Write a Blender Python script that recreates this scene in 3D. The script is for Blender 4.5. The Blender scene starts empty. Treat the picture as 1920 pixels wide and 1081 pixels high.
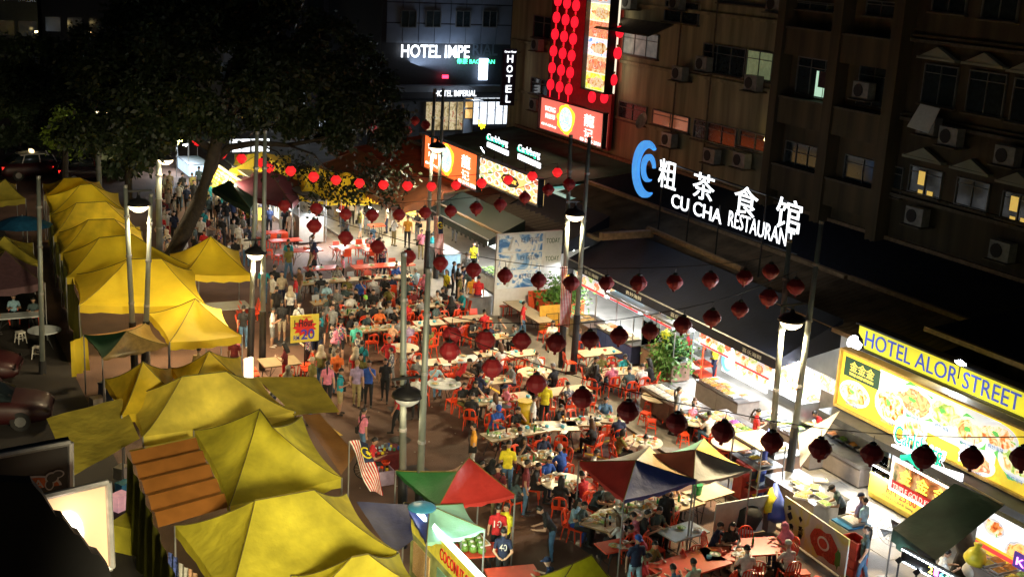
import bpy, bmesh, math, random
from mathutils import Vector, Matrix, noise, Quaternion
random.seed(7)
R=math.radians; PI=math.pi
sc=bpy.context.scene
col=sc.collection
# ---------------------------------------------------------------- camera
F_PX,PITCH,ROLL,CAM_H,YAW=2364.,.2643,.0563,16.0,.4828
_fw=Vector((math.sin(YAW)*math.cos(PITCH),math.cos(YAW)*math.cos(PITCH),-math.sin(PITCH)))
_rt=Vector((math.cos(YAW),-math.sin(YAW),0)); _up=_rt.cross(_fw)
RT=_rt*math.cos(ROLL)+_up*math.sin(ROLL); UP=-_rt*math.sin(ROLL)+_up*math.cos(ROLL)
cd=bpy.data.cameras.new('camera'); cam=bpy.data.objects.new('camera',cd); col.objects.link(cam)
cam.matrix_world=Matrix(((RT.x,UP.x,-_fw.x,0),(RT.y,UP.y,-_fw.y,0),(RT.z,UP.z,-_fw.z,CAM_H),(0,0,0,1)))
cd.sensor_width=36; cd.lens=F_PX/1920*36; cd.clip_start=.5; cd.clip_end=2000
sc.camera=cam
# ---------------------------------------------------------------- night sky, moonlight, exposure
w=bpy.data.worlds.new('World'); sc.world=w; w.use_nodes=True
nt=w.node_tree; bg=nt.nodes['Background']; sky=nt.nodes.new('ShaderNodeTexSky')
sky.sky_type='NISHITA'; sky.sun_disc=False; sky.sun_elevation=R(25); sky.sun_rotation=R(200)
nt.links.new(sky.outputs[0],bg.inputs[0]); bg.inputs[1].default_value=.0011
sd=bpy.data.lights.new('moon_light','SUN'); sd.energy=.012; sd.angle=R(.5); sd.color=(.9,.92,1)
so=bpy.data.objects.new('moon_light',sd); col.objects.link(so)
so.rotation_euler=Vector((math.sin(R(200))*math.cos(R(25)),math.cos(R(200))*math.cos(R(25)),math.sin(R(25)))).to_track_quat('Z','Y').to_euler()
sc.view_settings.view_transform='Standard'; sc.view_settings.look='None'
sc.view_settings.exposure=.52; sc.view_settings.gamma=1.0; sc.view_settings.use_curve_mapping=False
sc.render.engine='CYCLES'; sc.cycles.use_denoising=True; sc.cycles.max_bounces=5
sc.cycles.diffuse_bounces=3; sc.cycles.glossy_bounces=2; sc.cycles.transmission_bounces=3; sc.cycles.transparent_max_bounces=6
sc.cycles.sample_clamp_indirect=3.0; sc.cycles.caustics_reflective=False; sc.cycles.caustics_refractive=False
def light(name,kind,loc,energy,color=(1,1,1),size=.1,size_y=None,to=None,spot=150,blend=.6):
    l=bpy.data.lights.new(name,kind); l.energy=energy; l.color=color
    if kind=='AREA':
        l.size=size
        if size_y: l.shape='RECTANGLE'; l.size_y=size_y
    else: l.shadow_soft_size=size
    if kind=='SPOT': l.spot_size=R(spot); l.spot_blend=blend
    o=bpy.data.objects.new(name,l); col.objects.link(o); o.location=loc
    d=Vector(to)-Vector(loc) if to is not None else Vector((0,0,-1))
    o.rotation_euler=d.to_track_quat('-Z','Y').to_euler(); return o
# ---------------------------------------------------------------- from survey of the photograph to places in the street
# X runs across the street, Y along it, Z up; camera stands at (0,0,16)
CO=Vector((0,0,CAM_H))
def ray(px,py): return _fw+RT*((px-960)/F_PX)-UP*((py-540.5)/F_PX)
def PX(px,py,x): d=ray(px,py); return CO+d*(x/d.x)
def PY(px,py,y): d=ray(px,py); return CO+d*(y/d.y)
def PZ(px,py,z=0): d=ray(px,py); return CO+d*((z-CAM_H)/d.z)
def PV(px,py,a,b):
    d=ray(px,py); n=Vector((-(b[1]-a[1]),b[0]-a[0],0)); t=n.dot(Vector((a[0],a[1],0))-CO)/n.dot(d); return CO+d*t
# ---------------------------------------------------------------- materials
MATS={}
def M(name,c,rough=.6,metal=0.,em=None,es=0.,var=.18,ns=6.,bump=0.,bs=40.,trans=0.,coat=0.,tl=0.,st=0):
    if name in MATS: return MATS[name]
    m=bpy.data.materials.new(name); m.use_nodes=True; t=m.node_tree; b=t.nodes['Principled BSDF']
    b.inputs['Roughness'].default_value=rough; b.inputs['Metallic'].default_value=metal
    c=tuple(c)+(1,)
    tc=t.nodes.new('ShaderNodeTexCoord'); nz=t.nodes.new('ShaderNodeTexNoise'); nz.inputs['Scale'].default_value=ns; nz.inputs['Detail'].default_value=5
    if st:
        mp=t.nodes.new('ShaderNodeMapping'); mp.inputs['Scale'].default_value=(st,st,.10*st); t.links.new(tc.outputs['Object'],mp.inputs[0]); t.links.new(mp.outputs[0],nz.inputs['Vector'])
    else: t.links.new(tc.outputs['Object'],nz.inputs['Vector'])
    mx=t.nodes.new('ShaderNodeMix'); mx.data_type='RGBA'
    mx.inputs[6].default_value=tuple(max(0,v*(1-var)) for v in c[:3])+(1,); mx.inputs[7].default_value=tuple(min(1,v*(1+var)) for v in c[:3])+(1,)
    rp=t.nodes.new('ShaderNodeMapRange'); rp.inputs[1].default_value=.3; rp.inputs[2].default_value=.7
    t.links.new(nz.outputs[0],rp.inputs[0]); t.links.new(rp.outputs[0],mx.inputs[0]); t.links.new(mx.outputs[2],b.inputs['Base Color'])
    if es:
        b.inputs['Emission Color'].default_value=tuple(em or c[:3])+(1,); b.inputs['Emission Strength'].default_value=es
    if bump:
        n2=t.nodes.new('ShaderNodeTexNoise'); n2.inputs['Scale'].default_value=bs; n2.inputs['Detail'].default_value=4
        bp=t.nodes.new('ShaderNodeBump'); bp.inputs['Strength'].default_value=bump; bp.inputs['Distance'].default_value=.05
        t.links.new(tc.outputs['Object'],n2.inputs['Vector']); t.links.new(n2.outputs[0],bp.inputs['Height']); t.links.new(bp.outputs[0],b.inputs['Normal'])
    if trans:
        b.inputs['Transmission Weight'].default_value=trans; b.inputs['IOR'].default_value=1.1
    if coat: b.inputs['Coat Weight'].default_value=coat
    if tl:
        tr=t.nodes.new('ShaderNodeBsdfTranslucent'); ms=t.nodes.new('ShaderNodeMixShader'); ms.inputs[0].default_value=tl
        t.links.new(mx.outputs[2],tr.inputs[0]); t.links.new(b.outputs[0],ms.inputs[1]); t.links.new(tr.outputs[0],ms.inputs[2]); t.links.new(ms.outputs[0],t.nodes['Material Output'].inputs[0])
    MATS[name]=m; return m
def ramp_print(name,cols,scale=3.,es=0.,rough=.5,kind='noise',detail=6.,bump=0.):
    """printed or edible mixture: a colour ramp driven by noise / voronoi; es>0: backlit print"""
    if name in MATS: return MATS[name]
    m=bpy.data.materials.new(name); m.use_nodes=True; t=m.node_tree; b=t.nodes['Principled BSDF']
    b.inputs['Roughness'].default_value=rough
    tc=t.nodes.new('ShaderNodeTexCoord')
    if kind=='voronoi':
        n=t.nodes.new('ShaderNodeTexVoronoi'); n.inputs['Scale'].default_value=scale
        sx=t.nodes.new('ShaderNodeSeparateColor'); t.links.new(n.outputs['Color'],sx.inputs[0]); out=sx.outputs[0]
        src=n
    else:
        n=t.nodes.new('ShaderNodeTexNoise'); n.inputs['Scale'].default_value=scale; n.inputs['Detail'].default_value=detail; n.inputs['Distortion'].default_value=1.2
        out=n.outputs[0]; src=n
    t.links.new(tc.outputs['Object'],src.inputs['Vector'])
    cr=t.nodes.new('ShaderNodeValToRGB'); e=cr.color_ramp.elements
    lo,hi=(.02,.98) if kind=='voronoi' else (.34,.66)
    while len(e)<len(cols): e.new(.5)
    for i,c in enumerate(cols): e[i].position=lo+(hi-lo)*i/(len(cols)-1); e[i].color=tuple(c)+(1,)
    if kind=='voronoi': cr.color_ramp.interpolation='CONSTANT'
    t.links.new(out,cr.inputs[0]); t.links.new(cr.outputs[0],b.inputs['Base Color'])
    if es:
        t.links.new(cr.outputs[0],b.inputs['Emission Color']); b.inputs['Emission Strength'].default_value=es
    if bump:
        bp=t.nodes.new('ShaderNodeBump'); bp.inputs['Strength'].default_value=bump; bp.inputs['Distance'].default_value=.03
        t.links.new(out,bp.inputs['Height']); t.links.new(bp.outputs[0],b.inputs['Normal'])
    MATS[name]=m; return m
# ---------------------------------------------------------------- mesh builder
class MB:
    def __init__(s): s.v=[]; s.f=[]; s.m=[]
    def add(s,vs,fs,mi=0):
        b=len(s.v); s.v+= [tuple(v) for v in vs]; s.f+=[tuple(i+b for i in f) for f in fs]; s.m+=[mi]*len(fs); return s
    def box(s,c,d,mi=0,rz=0,M3=None,taper=1.):
        x,y,z=[q/2 for q in d]; vs=[]
        for k in (-1,1):
            tp=taper if k>0 else 1
            vs+=[Vector((i*x*tp,j*y*tp,k*z)) for i,j in((-1,-1),(1,-1),(1,1),(-1,1))]
        if rz: q=Matrix.Rotation(rz,3,'Z'); vs=[q@v for v in vs]
        if M3 is not None: vs=[M3@v for v in vs]
        c=Vector(c); return s.add([v+c for v in vs],[(0,3,2,1),(4,5,6,7),(0,1,5,4),(1,2,6,5),(2,3,7,6),(3,0,4,7)],mi)
    def tube(s,pts,r,n=6,mi=0,cap=True):
        pts=[Vector(p) for p in pts]; rs=r if isinstance(r,(list,tuple)) else [r]*len(pts); vs=[]; fs=[]
        for i,p in enumerate(pts):
            d=(pts[min(i+1,len(pts)-1)]-pts[max(i-1,0)]).normalized()
            a=d.cross(Vector((0,0,1))) if abs(d.z)<.95 else d.cross(Vector((0,1,0))); a.normalize(); b=d.cross(a)
            vs+=[p+(a*math.cos(2*PI*k/n)+b*math.sin(2*PI*k/n))*rs[i] for k in range(n)]
        for i in range(len(pts)-1):
            for k in range(n): fs.append((i*n+k,i*n+(k+1)%n,(i+1)*n+(k+1)%n,(i+1)*n+k))
        if cap: fs.append(tuple(range(n-1,-1,-1))); fs.append(tuple((len(pts)-1)*n+k for k in range(n)))
        return s.add(vs,fs,mi)
    def lathe(s,prof,n=16,c=(0,0,0),mi=0,sx=1,sy=1):
        vs=[];fs=[];c=Vector(c)
        for r,z in prof: vs+=[c+Vector((r*sx*math.cos(2*PI*k/n),r*sy*math.sin(2*PI*k/n),z)) for k in range(n)]
        for i in range(len(prof)-1):
            for k in range(n): fs.append((i*n+k,i*n+(k+1)%n,(i+1)*n+(k+1)%n,(i+1)*n+k))
        if prof[0][0]>1e-4: fs.append(tuple(range(n-1,-1,-1)))
        if prof[-1][0]>1e-4: fs.append(tuple((len(prof)-1)*n+k for k in range(n)))
        return s.add(vs,fs,mi)
    def ball(s,c,r,n=10,m=6,mi=0):
        r=r if isinstance(r,(tuple,list)) else (r,r,r)
        pr=[(math.sin(PI*i/m),-math.cos(PI*i/m)) for i in range(m+1)]
        vs=[];fs=[]; c=Vector(c)
        for a,z in pr: vs+=[c+Vector((a*r[0]*math.cos(2*PI*k/n),a*r[1]*math.sin(2*PI*k/n),z*r[2])) for k in range(n)]
        for i in range(m):
            for k in range(n): fs.append((i*n+k,i*n+(k+1)%n,(i+1)*n+(k+1)%n,(i+1)*n+k))
        return s.add(vs,fs,mi)
    def quad(s,a,b,c,d,mi=0): return s.add([a,b,c,d],[(0,1,2,3)],mi)
    def slab(s,pts,th,nrm,mi=0):
        n=Vector(nrm).normalized()*th; k=len(pts); pts=[Vector(p) for p in pts]
        return s.add(pts+[p-n for p in pts],[tuple(range(k)),tuple(range(2*k-1,k-1,-1))]+[(i,i+k,(i+1)%k+k,(i+1)%k) for i in range(k)],mi)
    def mesh(s,name,mats,smooth=False):
        me=bpy.data.meshes.new(name); me.from_pydata(s.v,[],s.f)
        for m in (mats if isinstance(mats,(list,tuple)) else [mats]): me.materials.append(m)
        me.polygons.foreach_set('material_index',s.m)
        if smooth: me.polygons.foreach_set('use_smooth',[True]*len(s.f))
        me.update(); return me
def link(name,data,parent=None,loc=None,rz=0,M4=None):
    o=bpy.data.objects.new(name,data); col.objects.link(o)
    if parent: o.parent=parent
    if loc is not None: o.location=loc
    if rz: o.rotation_euler[2]=rz
    if M4 is not None: o.matrix_local=M4
    return o
def tag(o,label=None,cat=None,group=None,kind=None):
    if label: o['label']=label
    if cat: o['category']=cat
    if group: o['group']=group
    if kind: o['kind']=kind
    return o
def thing(name,label,cat,loc=(0,0,0),rz=0,group=None): return tag(link(name,None,None,loc,rz),label,cat,group)
def part(name,mb,mat,parent,smooth=False,**k): return link(name,mb.mesh(name,mat,smooth),parent,**k)
def solo(name,mb,mat,label,cat,group=None,smooth=False,**k): return tag(link(name,mb.mesh(name,mat,smooth),**k),label,cat,group)
def struct(name,mb,mat,smooth=False,kind='structure'): return tag(link(name,mb.mesh(name,mat,smooth)),kind=kind)
KIDS={}
def tree(o):
    """the children of a thing, read once"""
    if o.name not in KIDS: KIDS[o.name]=[(c,[g for g in c.children]) for c in o.children]
    return KIDS[o.name]
def dup(root,loc,rz=0,label=None,group=None,scale=None):
    r=root.copy(); col.objects.link(r); r.location=loc; r.rotation_euler=(0,0,rz)
    if scale: r.scale=scale if isinstance(scale,(tuple,list)) else (scale,)*3
    if label: r['label']=label
    if group: r['group']=group
    for c,gs in tree(root):
        k=c.copy(); col.objects.link(k); k.parent=r
        for g in gs: q=g.copy(); col.objects.link(q); q.parent=k
    return r
# lettering: built as a mesh and fitted to a width and height; right/up give its plane
def text(name,s,mat,origin,right,up,w=None,h=None,ex=.02,off=0.,parent=None,align='L',size=1.,shear=0.):
    cu=bpy.data.curves.new(name,'FONT'); cu.body=s; cu.extrude=.5; cu.offset=.016 if (abs(right[0])>.5 and off>=.03) else (min(off*.35,.010)-.004 if off<.08 else .02); cu.resolution_u=3; cu.shear=shear
    o=bpy.data.objects.new(name,cu); me=bpy.data.meshes.new_from_object(o)
    bpy.data.objects.remove(o)
    me=me.copy(); me.name=name; xs=[v.co.x for v in me.vertices]; ys=[v.co.y for v in me.vertices]
    if not xs: return None
    x0,x1,y0,y1=min(xs),max(xs),min(ys),max(ys)
    sx=(w/(x1-x0)) if w else None; sy=(h/(y1-y0)) if h else None
    sx=sx or sy or size; sy=sy or sx
    right=Vector(right).normalized(); up=Vector(up).normalized(); n=right.cross(up); origin=Vector(origin)
    dx=-(x1-x0)*sx/2 if align=='C' else 0; ex=min(ex,.010)
    for v in me.vertices:
        c=v.co; v.co=right*((c.x-x0)*sx+dx)+up*((c.y-y0)*sy)+n*(c.z*2*ex)
    me.materials.clear(); me.materials.append(mat)
    for p in me.polygons: p.material_index=0
    return link(name,me,parent,loc=origin)
# ---------------------------------------------------------------- palette
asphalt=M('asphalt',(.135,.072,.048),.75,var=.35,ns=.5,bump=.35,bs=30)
paving=M('paving',(.23,.215,.19),.7,var=.25,ns=.9,bump=.25,bs=18)
kerbstone=M('kerb_stone',(.30,.28,.24),.7,var=.3,ns=2)
roadpaint=M('road_paint',(.62,.40,.03),.6,var=.4,ns=3)
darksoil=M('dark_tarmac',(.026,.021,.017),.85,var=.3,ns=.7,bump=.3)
steel=M('brushed_steel',(.42,.43,.44),.32,metal=.85,var=.2,ns=3)
steel_dull=M('dull_steel',(.30,.30,.30),.45,metal=.6,var=.25,ns=3)
pole_grey=M('galvanised_pole',(.24,.27,.25),.5,metal=.3,var=.18,ns=2)
black_paint=M('black_paint',(.012,.012,.014),.5,var=.3)
black_rubber=M('black_rubber',(.015,.015,.015),.8)
white_paint=M('white_paint',(.78,.78,.75),.5,var=.08)
wire=M('black_wire',(.01,.01,.01),.7)
glass=M('stall_glass',(.75,.82,.82),.05,trans=1.,var=.02)
wood=M('worn_wood',(.22,.13,.06),.6,var=.35,ns=5)
red_plastic=M('red_orange_plastic',(.82,.075,.022),.38,var=.14,ns=2,coat=.15)
pink_red=M('pink_red_plastic',(.62,.05,.10),.4,var=.1)
grey_plastic=M('grey_plastic',(.35,.37,.40),.45,var=.1)
white_plastic=M('white_plastic',(.68,.66,.60),.45,var=.08)
yellow_plastic=M('yellow_plastic',(.72,.52,.03),.4,var=.1)
blue_plastic=M('blue_plastic',(.05,.28,.50),.4,var=.1)
green_plastic=M('green_plastic',(.03,.30,.10),.4,var=.1)
top_cream=M('cream_table_laminate',(.66,.55,.38),.35,var=.09,ns=3)
top_red=M('red_table_laminate',(.70,.085,.045),.3,var=.1,ns=3)
top_white=M('pale_blue_white_table',(.62,.68,.70),.3,var=.07,ns=3)
top_brown=M('brown_table_laminate',(.25,.19,.11),.35,var=.15,ns=3)
top_grey=M('grey_table_laminate',(.30,.31,.30),.4,var=.12,ns=3)
melamine=M('white_melamine',(.80,.80,.76),.25,var=.05)
mel_green=M('green_melamine',(.45,.60,.40),.3,var=.1)
foodA=ramp_print('stir_fried_food',[(.30,.09,.02),(.55,.25,.06),(.75,.55,.25),(.16,.30,.05),(.70,.45,.12)],28,bump=.5)
foodB=ramp_print('noodles',[(.55,.33,.10),(.75,.60,.32),(.45,.20,.05),(.80,.72,.5)],35,bump=.5)
foodC=ramp_print('greens',[(.05,.16,.03),(.16,.36,.06),(.30,.50,.10),(.70,.70,.4)],26,bump=.5)
foodD=ramp_print('prawns_and_chilli',[(.60,.07,.02),(.75,.25,.06),(.80,.55,.35),(.45,.03,.01)],26,bump=.5)
foodE=ramp_print('shellfish_on_ice',[(.80,.80,.80),(.55,.50,.45),(.85,.85,.83),(.35,.28,.22)],22,bump=.5)
foods=[foodA,foodB,foodC,foodD,foodE]
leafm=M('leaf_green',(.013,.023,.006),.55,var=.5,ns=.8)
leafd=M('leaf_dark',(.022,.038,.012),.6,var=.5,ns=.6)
leafb=M('potted_leaf',(.10,.24,.045),.5,var=.4,ns=4)
bark=M('bark',(.035,.026,.018),.85,var=.4,ns=4,bump=.6,bs=12)
skinA=M('skin_light',(.55,.33,.22),.55,var=.06)
skinB=M('skin_tan',(.38,.21,.13),.55,var=.06)
hair_black=M('black_hair',(.012,.010,.009),.5,var=.3,ns=20)
hair_brown=M('brown_hair',(.10,.05,.025),.5,var=.3,ns=20)
hair_blond=M('fair_hair',(.30,.19,.08),.5,var=.3,ns=20)
hair_grey=M('grey_hair',(.35,.34,.33),.6,var=.2,ns=20)
shoe_dark=M('dark_shoe',(.03,.025,.022),.6)
shoe_light=M('white_shoe',(.65,.62,.58),.6)
eye_m=M('eye_dark',(.02,.012,.01),.3)
CLO={}
for n,c in dict(black=(.016,.016,.018),white=(.72,.71,.68),grey=(.22,.23,.24),navy=(.018,.028,.075),blue=(.025,.09,.42),red=(.52,.02,.025),maroon=(.16,.02,.025),orange=(.78,.17,.035),amber=(.72,.32,.03),yellow=(.78,.66,.03),teal=(.02,.30,.36),turquoise=(.10,.62,.52),pink=(.72,.22,.33),beige=(.50,.42,.30),olive=(.18,.16,.04),khaki=(.33,.26,.12),denim=(.08,.17,.30),skyblue=(.35,.58,.72),slate=(.07,.11,.12),lilac=(.34,.26,.42),brown=(.17,.09,.05),mint=(.50,.72,.62),green=(.05,.20,.08),neon=(.35,.80,.12),peach=(.70,.42,.26)).items():
    CLO[n]=M('cloth_'+n,c,.85,var=.22,ns=9,bump=.3,bs=25)
CLO['floral']=ramp_print('cloth_floral',[(.10,.05,.25),(.55,.45,.40),(.45,.08,.10),(.08,.20,.15),(.6,.5,.2)],22,rough=.85,kind='voronoi')
CLO['checked']=ramp_print('cloth_checked',[(.08,.09,.12),(.45,.43,.38),(.12,.12,.16),(.30,.20,.16)],16,rough=.85,kind='voronoi')
CLO['mottled grey']=ramp_print('cloth_mottled',[(.10,.11,.11),(.22,.22,.21),(.32,.31,.30)],9,rough=.85)
# ---------------------------------------------------------------- figures: one continuous voxel-fused surface per pose
def capsule(mb,a,b,ra,rb,n=10):
    a=Vector(a);b=Vector(b); mb.tube([a,b],[ra,rb],n); mb.ball(a,ra,n,6); mb.ball(b,rb,n,6)
def ell(mb,c,r): mb.ball(c,r,14,9)
def body_mesh(name,J,female=False):
    """J: joints. returns a mesh with slots skin, shirt, sleeve, trousers, shin, shoe, eye"""
    mb=MB(); V=Vector; bones=[]
    def bone(a,b,ra,rb,kind): capsule(mb,a,b,ra,rb); bones.append((V(a),V(b),kind,(ra+rb)/2))
    pel,che,nk,hd=V(J['pel']),V(J['che']),V(J['nk']),V(J['hd'])
    sw=.165 if not female else .145
    f=(hd-nk).normalized()
    fd=V(J.get('face',(0,-1,0))).normalized(); side=fd.cross(V((0,0,1))).normalized(); upv=side.cross(fd)
    # trunk
    for t,rx,ry in((0,.155,.115),(.3,.145,.108),(.6,.155,.112),(.85,.165,.112),(1,.13,.095)):
        p=pel.lerp(che,t); ell(mb,p,(rx,ry,.12))
    bones.append((pel+V((0,0,-.04)),che,'shirt',.15)); bones.append((pel+V((0,0,-.09)),pel+V((0,0,-.06)),'pants',.15))
    if female:
        for sx in(-.07,.07): ell(mb,che+V((sx,-.075,-.06)),(.065,.06,.065))
    bone(che+V((0,0,.08)),nk,.075,.055,'shirt'); bone(nk+f*.02,hd-f*.06,.052,.05,'skin')
    ell(mb,hd,(.076,.092,.108)); ell(mb,hd+fd*.035-upv*.055,(.052,.05,.05)); bones.append((hd-f*.05,hd+f*.05,'skin',.09))
    capsule(mb,hd+fd*.088+upv*.005,hd+fd*.108-upv*.022,.010,.016,6)
    for s in(-1,1): ell(mb,hd+side*s*.078-upv*.012,(.014,.022,.03))
    for s,k in((-1,'L'),(1,'R')):
        sh=che+V((s*sw,0,.065)) ; el,wr,pa=V(J['el'+k]),V(J['wr'+k]),V(J['pa'+k])
        bone(che+V((s*.07,0,.07)),sh,.07,.062,'shirt'); bone(sh,sh.lerp(el,.62),.060,.050,'shirt'); bone(sh.lerp(el,.62),el,.045,.040,'sleeve'); bone(el,wr,.040,.027,'sleeve')
        ell(mb,wr.lerp(pa,.55),(.036,.036,.036)); bones.append((wr,pa,'skin',.03))
        d=(pa-wr).normalized(); sd_=d.cross(V((0,0,1))) if abs(d.z)<.8 else V((0,1,0)); sd_.normalize(); cu=d.cross(sd_)
        for i,(o,L) in enumerate(((-1.5,.062),(-.5,.072),(.5,.068),(1.5,.052))):
            b0=pa+sd_*o*.018; b1=b0+d*L*.55; b2=b1+d*L*.4+cu*.02*s
            capsule(mb,wr.lerp(pa,.5)+sd_*o*.014,b0,.012,.0105,6); capsule(mb,b0,b1,.0105,.0095,6); capsule(mb,b1,b2,.0095,.008,6)
            bones.append((b0,b2,'skin',.01))
        th=wr.lerp(pa,.35); capsule(mb,th,th+sd_*-.045+d*.03,.013,.010,6); capsule(mb,th+sd_*-.045+d*.03,th+sd_*-.05+d*.06,.010,.009,6); bones.append((th,th+sd_*-.05+d*.06,'skin',.01))
        hp=pel+V((s*.085,0,-.05)); kn,an,to=V(J['kn'+k]),V(J['an'+k]),V(J['to'+k])
        bone(hp,kn,.092,.064,'pants'); bone(kn,an,.060,.040,'shin'); m=kn.lerp(an,.35); ell(mb,m+V((0,.015,0)),(.055,.058,.09))
        bone(an+V((0,.03,-.03)),to,.040,.034,'shoe'); ell(mb,an,(.042,.045,.045))
    me=mb.mesh('fuse',skinA); o=bpy.data.objects.new('fuse',me); col.objects.link(o)
    r=o.modifiers.new('r','REMESH'); r.mode='VOXEL'; r.voxel_size=.0125; r.use_smooth_shade=True
    s=o.modifiers.new('s','SMOOTH'); s.factor=.5; s.iterations=3
    dcm=o.modifiers.new('d','DECIMATE'); dcm.ratio=.16
    ev=o.evaluated_get(bpy.context.evaluated_depsgraph_get()); out=bpy.data.meshes.new_from_object(ev)
    bpy.data.objects.remove(o); out.name=name
    out.materials.clear(); kinds=['skin','shirt','sleeve','pants','shin','shoe','eye']
    for _ in kinds: out.materials.append(skinA)
    def seg(p,a,b):
        ab=b-a; t=max(0,min(1,(p-a).dot(ab)/max(ab.length_squared,1e-9))); return (p-a-ab*t).length
    for pg in out.polygons:
        c=pg.center; best=min(bones,key=lambda q:seg(c,q[0],q[1])-q[3]*.9); pg.material_index=kinds.index(best[2]); pg.use_smooth=True
    bm=bmesh.new(); bm.from_mesh(out)
    for s in(-1,1):
        g=bmesh.ops.create_icosphere(bm,subdivisions=1,radius=.011,matrix=Matrix.Translation(hd+fd*.083+side*s*.032+upv*.012))
        for v in g['verts']:
            for q in v.link_faces: q.material_index=6
    g=bmesh.ops.create_icosphere(bm,subdivisions=1,radius=.012,matrix=Matrix.Translation(hd+fd*.082-upv*.048)@Matrix.Diagonal((1.6,.6,.45,1)))
    for v in g['verts']:
        for q in v.link_faces: q.material_index=6
    bm.to_mesh(out); bm.free(); out['hd']=list(hd); out['fd']=list(fd)
    return out
def stand(dx=0,step=0,armL=None,armR=None,lean=0,face=(0,-1,0),bend=0):
    J=dict(pel=(0,0,.93),che=(0,-bend*.35-lean,1.27-bend*.12),nk=(0,-bend*.5-lean-.01,1.46-bend*.2),hd=(0,-bend*.62-lean-.03,1.60-bend*.28),face=face)
    c=Vector(J['che'])
    for s,k,arm in((-1,'L',armL),(1,'R',armR)):
        if arm=='phone': e=(s*.24,c.y-.06,1.08); w_=(s*.10,c.y-.27,1.16); p_=(s*.06,c.y-.32,1.20)
        elif arm=='front': e=(s*.24,c.y-.02,1.04-bend*.1); w_=(s*.14,c.y-.26,.98-bend*.1); p_=(s*.10,c.y-.33,.98-bend*.1)
        elif arm=='chin': e=(s*.22,c.y-.14,1.12); w_=(s*.07,c.y-.14,1.36); p_=(s*.04,c.y-.13,1.44)
        elif arm=='hip': e=(s*.32,c.y+.06,1.10); w_=(s*.19,c.y-.03,.98); p_=(s*.15,c.y-.05,.95)
        elif arm=='back': e=(s*.24,c.y+.10,1.08); w_=(s*.10,c.y+.17,.93); p_=(s*.04,c.y+.18,.90)
        else: e=(s*.225,c.y+.02-s*step*.2,1.07); w_=(s*.235,c.y-.04-s*step*.5,.84); p_=(s*.235,c.y-.06-s*step*.55,.77)
        J['el'+k]=e;J['wr'+k]=w_;J['pa'+k]=p_
        q=s*step; J['kn'+k]=(s*.10,-.02-q*.5,.50); J['an'+k]=(s*.105,.02-q*(1.0),.085+max(0,-q)*.25); J['to'+k]=(s*.12,-.13-q*(1.0),.045+max(0,-q)*.08)
    return J
def sit(lean=.05,arms='table',face=(0,-1,-.25),legs=0):
    J=dict(pel=(0,.04,.53),che=(0,.02-lean,.86),nk=(0,-lean-.02,1.05),hd=(0,-lean-.06,1.18),face=face)
    c=Vector(J['che'])
    for s,k in((-1,'L'),(1,'R')):
        a=arms if isinstance(arms,str) else arms[0 if s<0 else 1]
        if a=='table': e=(s*.25,c.y-.12,.70); w_=(s*.15,c.y-.34,.78); p_=(s*.11,c.y-.41,.80)
        elif a=='mouth': e=(s*.24,c.y-.20,.80); w_=(s*.09,c.y-.22,1.00); p_=(s*.05,c.y-.20,1.07)
        elif a=='lap': e=(s*.23,c.y,.66); w_=(s*.13,c.y-.22,.63); p_=(s*.08,c.y-.29,.64)
        elif a=='reach': e=(s*.24,c.y-.24,.80); w_=(s*.16,c.y-.48,.84); p_=(s*.14,c.y-.55,.84)
        J['el'+k]=e;J['wr'+k]=w_;J['pa'+k]=p_
        J['kn'+k]=(s*.13,-.38,.52); J['an'+k]=(s*.12,-.36+legs*s*.1,.085); J['to'+k]=(s*.13,-.50+legs*s*.1,.045)
    return J
POSE={ 's':stand(),'w':stand(step=.17),'w2':stand(step=-.15,armR='front'),'p':stand(armL='phone',armR='phone',face=(0,-1,-.5)),'f':stand(armL='front',armR='front',face=(0,-1,-.5)),
 'h':stand(armL='hip'),'c':stand(armR='chin',step=.06),'k':stand(armL='back',armR='back'),'n':stand(armL='front',armR='front',bend=.55,face=(0,-1,-.9)),
 't':sit(),'m':sit(.08,('table','mouth'),(0,-1,-.4)),'l':sit(-.02,'lap',(0.3,-1,0)),'r':sit(.16,('reach','table'),(-.4,-1,-.4)),'q':sit(.12,('mouth','reach'),(.5,-1,-.3),.3)}
FEM={'F'+k:POSE[k] for k in('s','w','t','m','p','f','l','q')}
BODY={}
for k,j in POSE.items(): BODY[k]=body_mesh('body_'+k,j)
for k,j in FEM.items(): BODY[k]=body_mesh('body_'+k,j,True)
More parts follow.
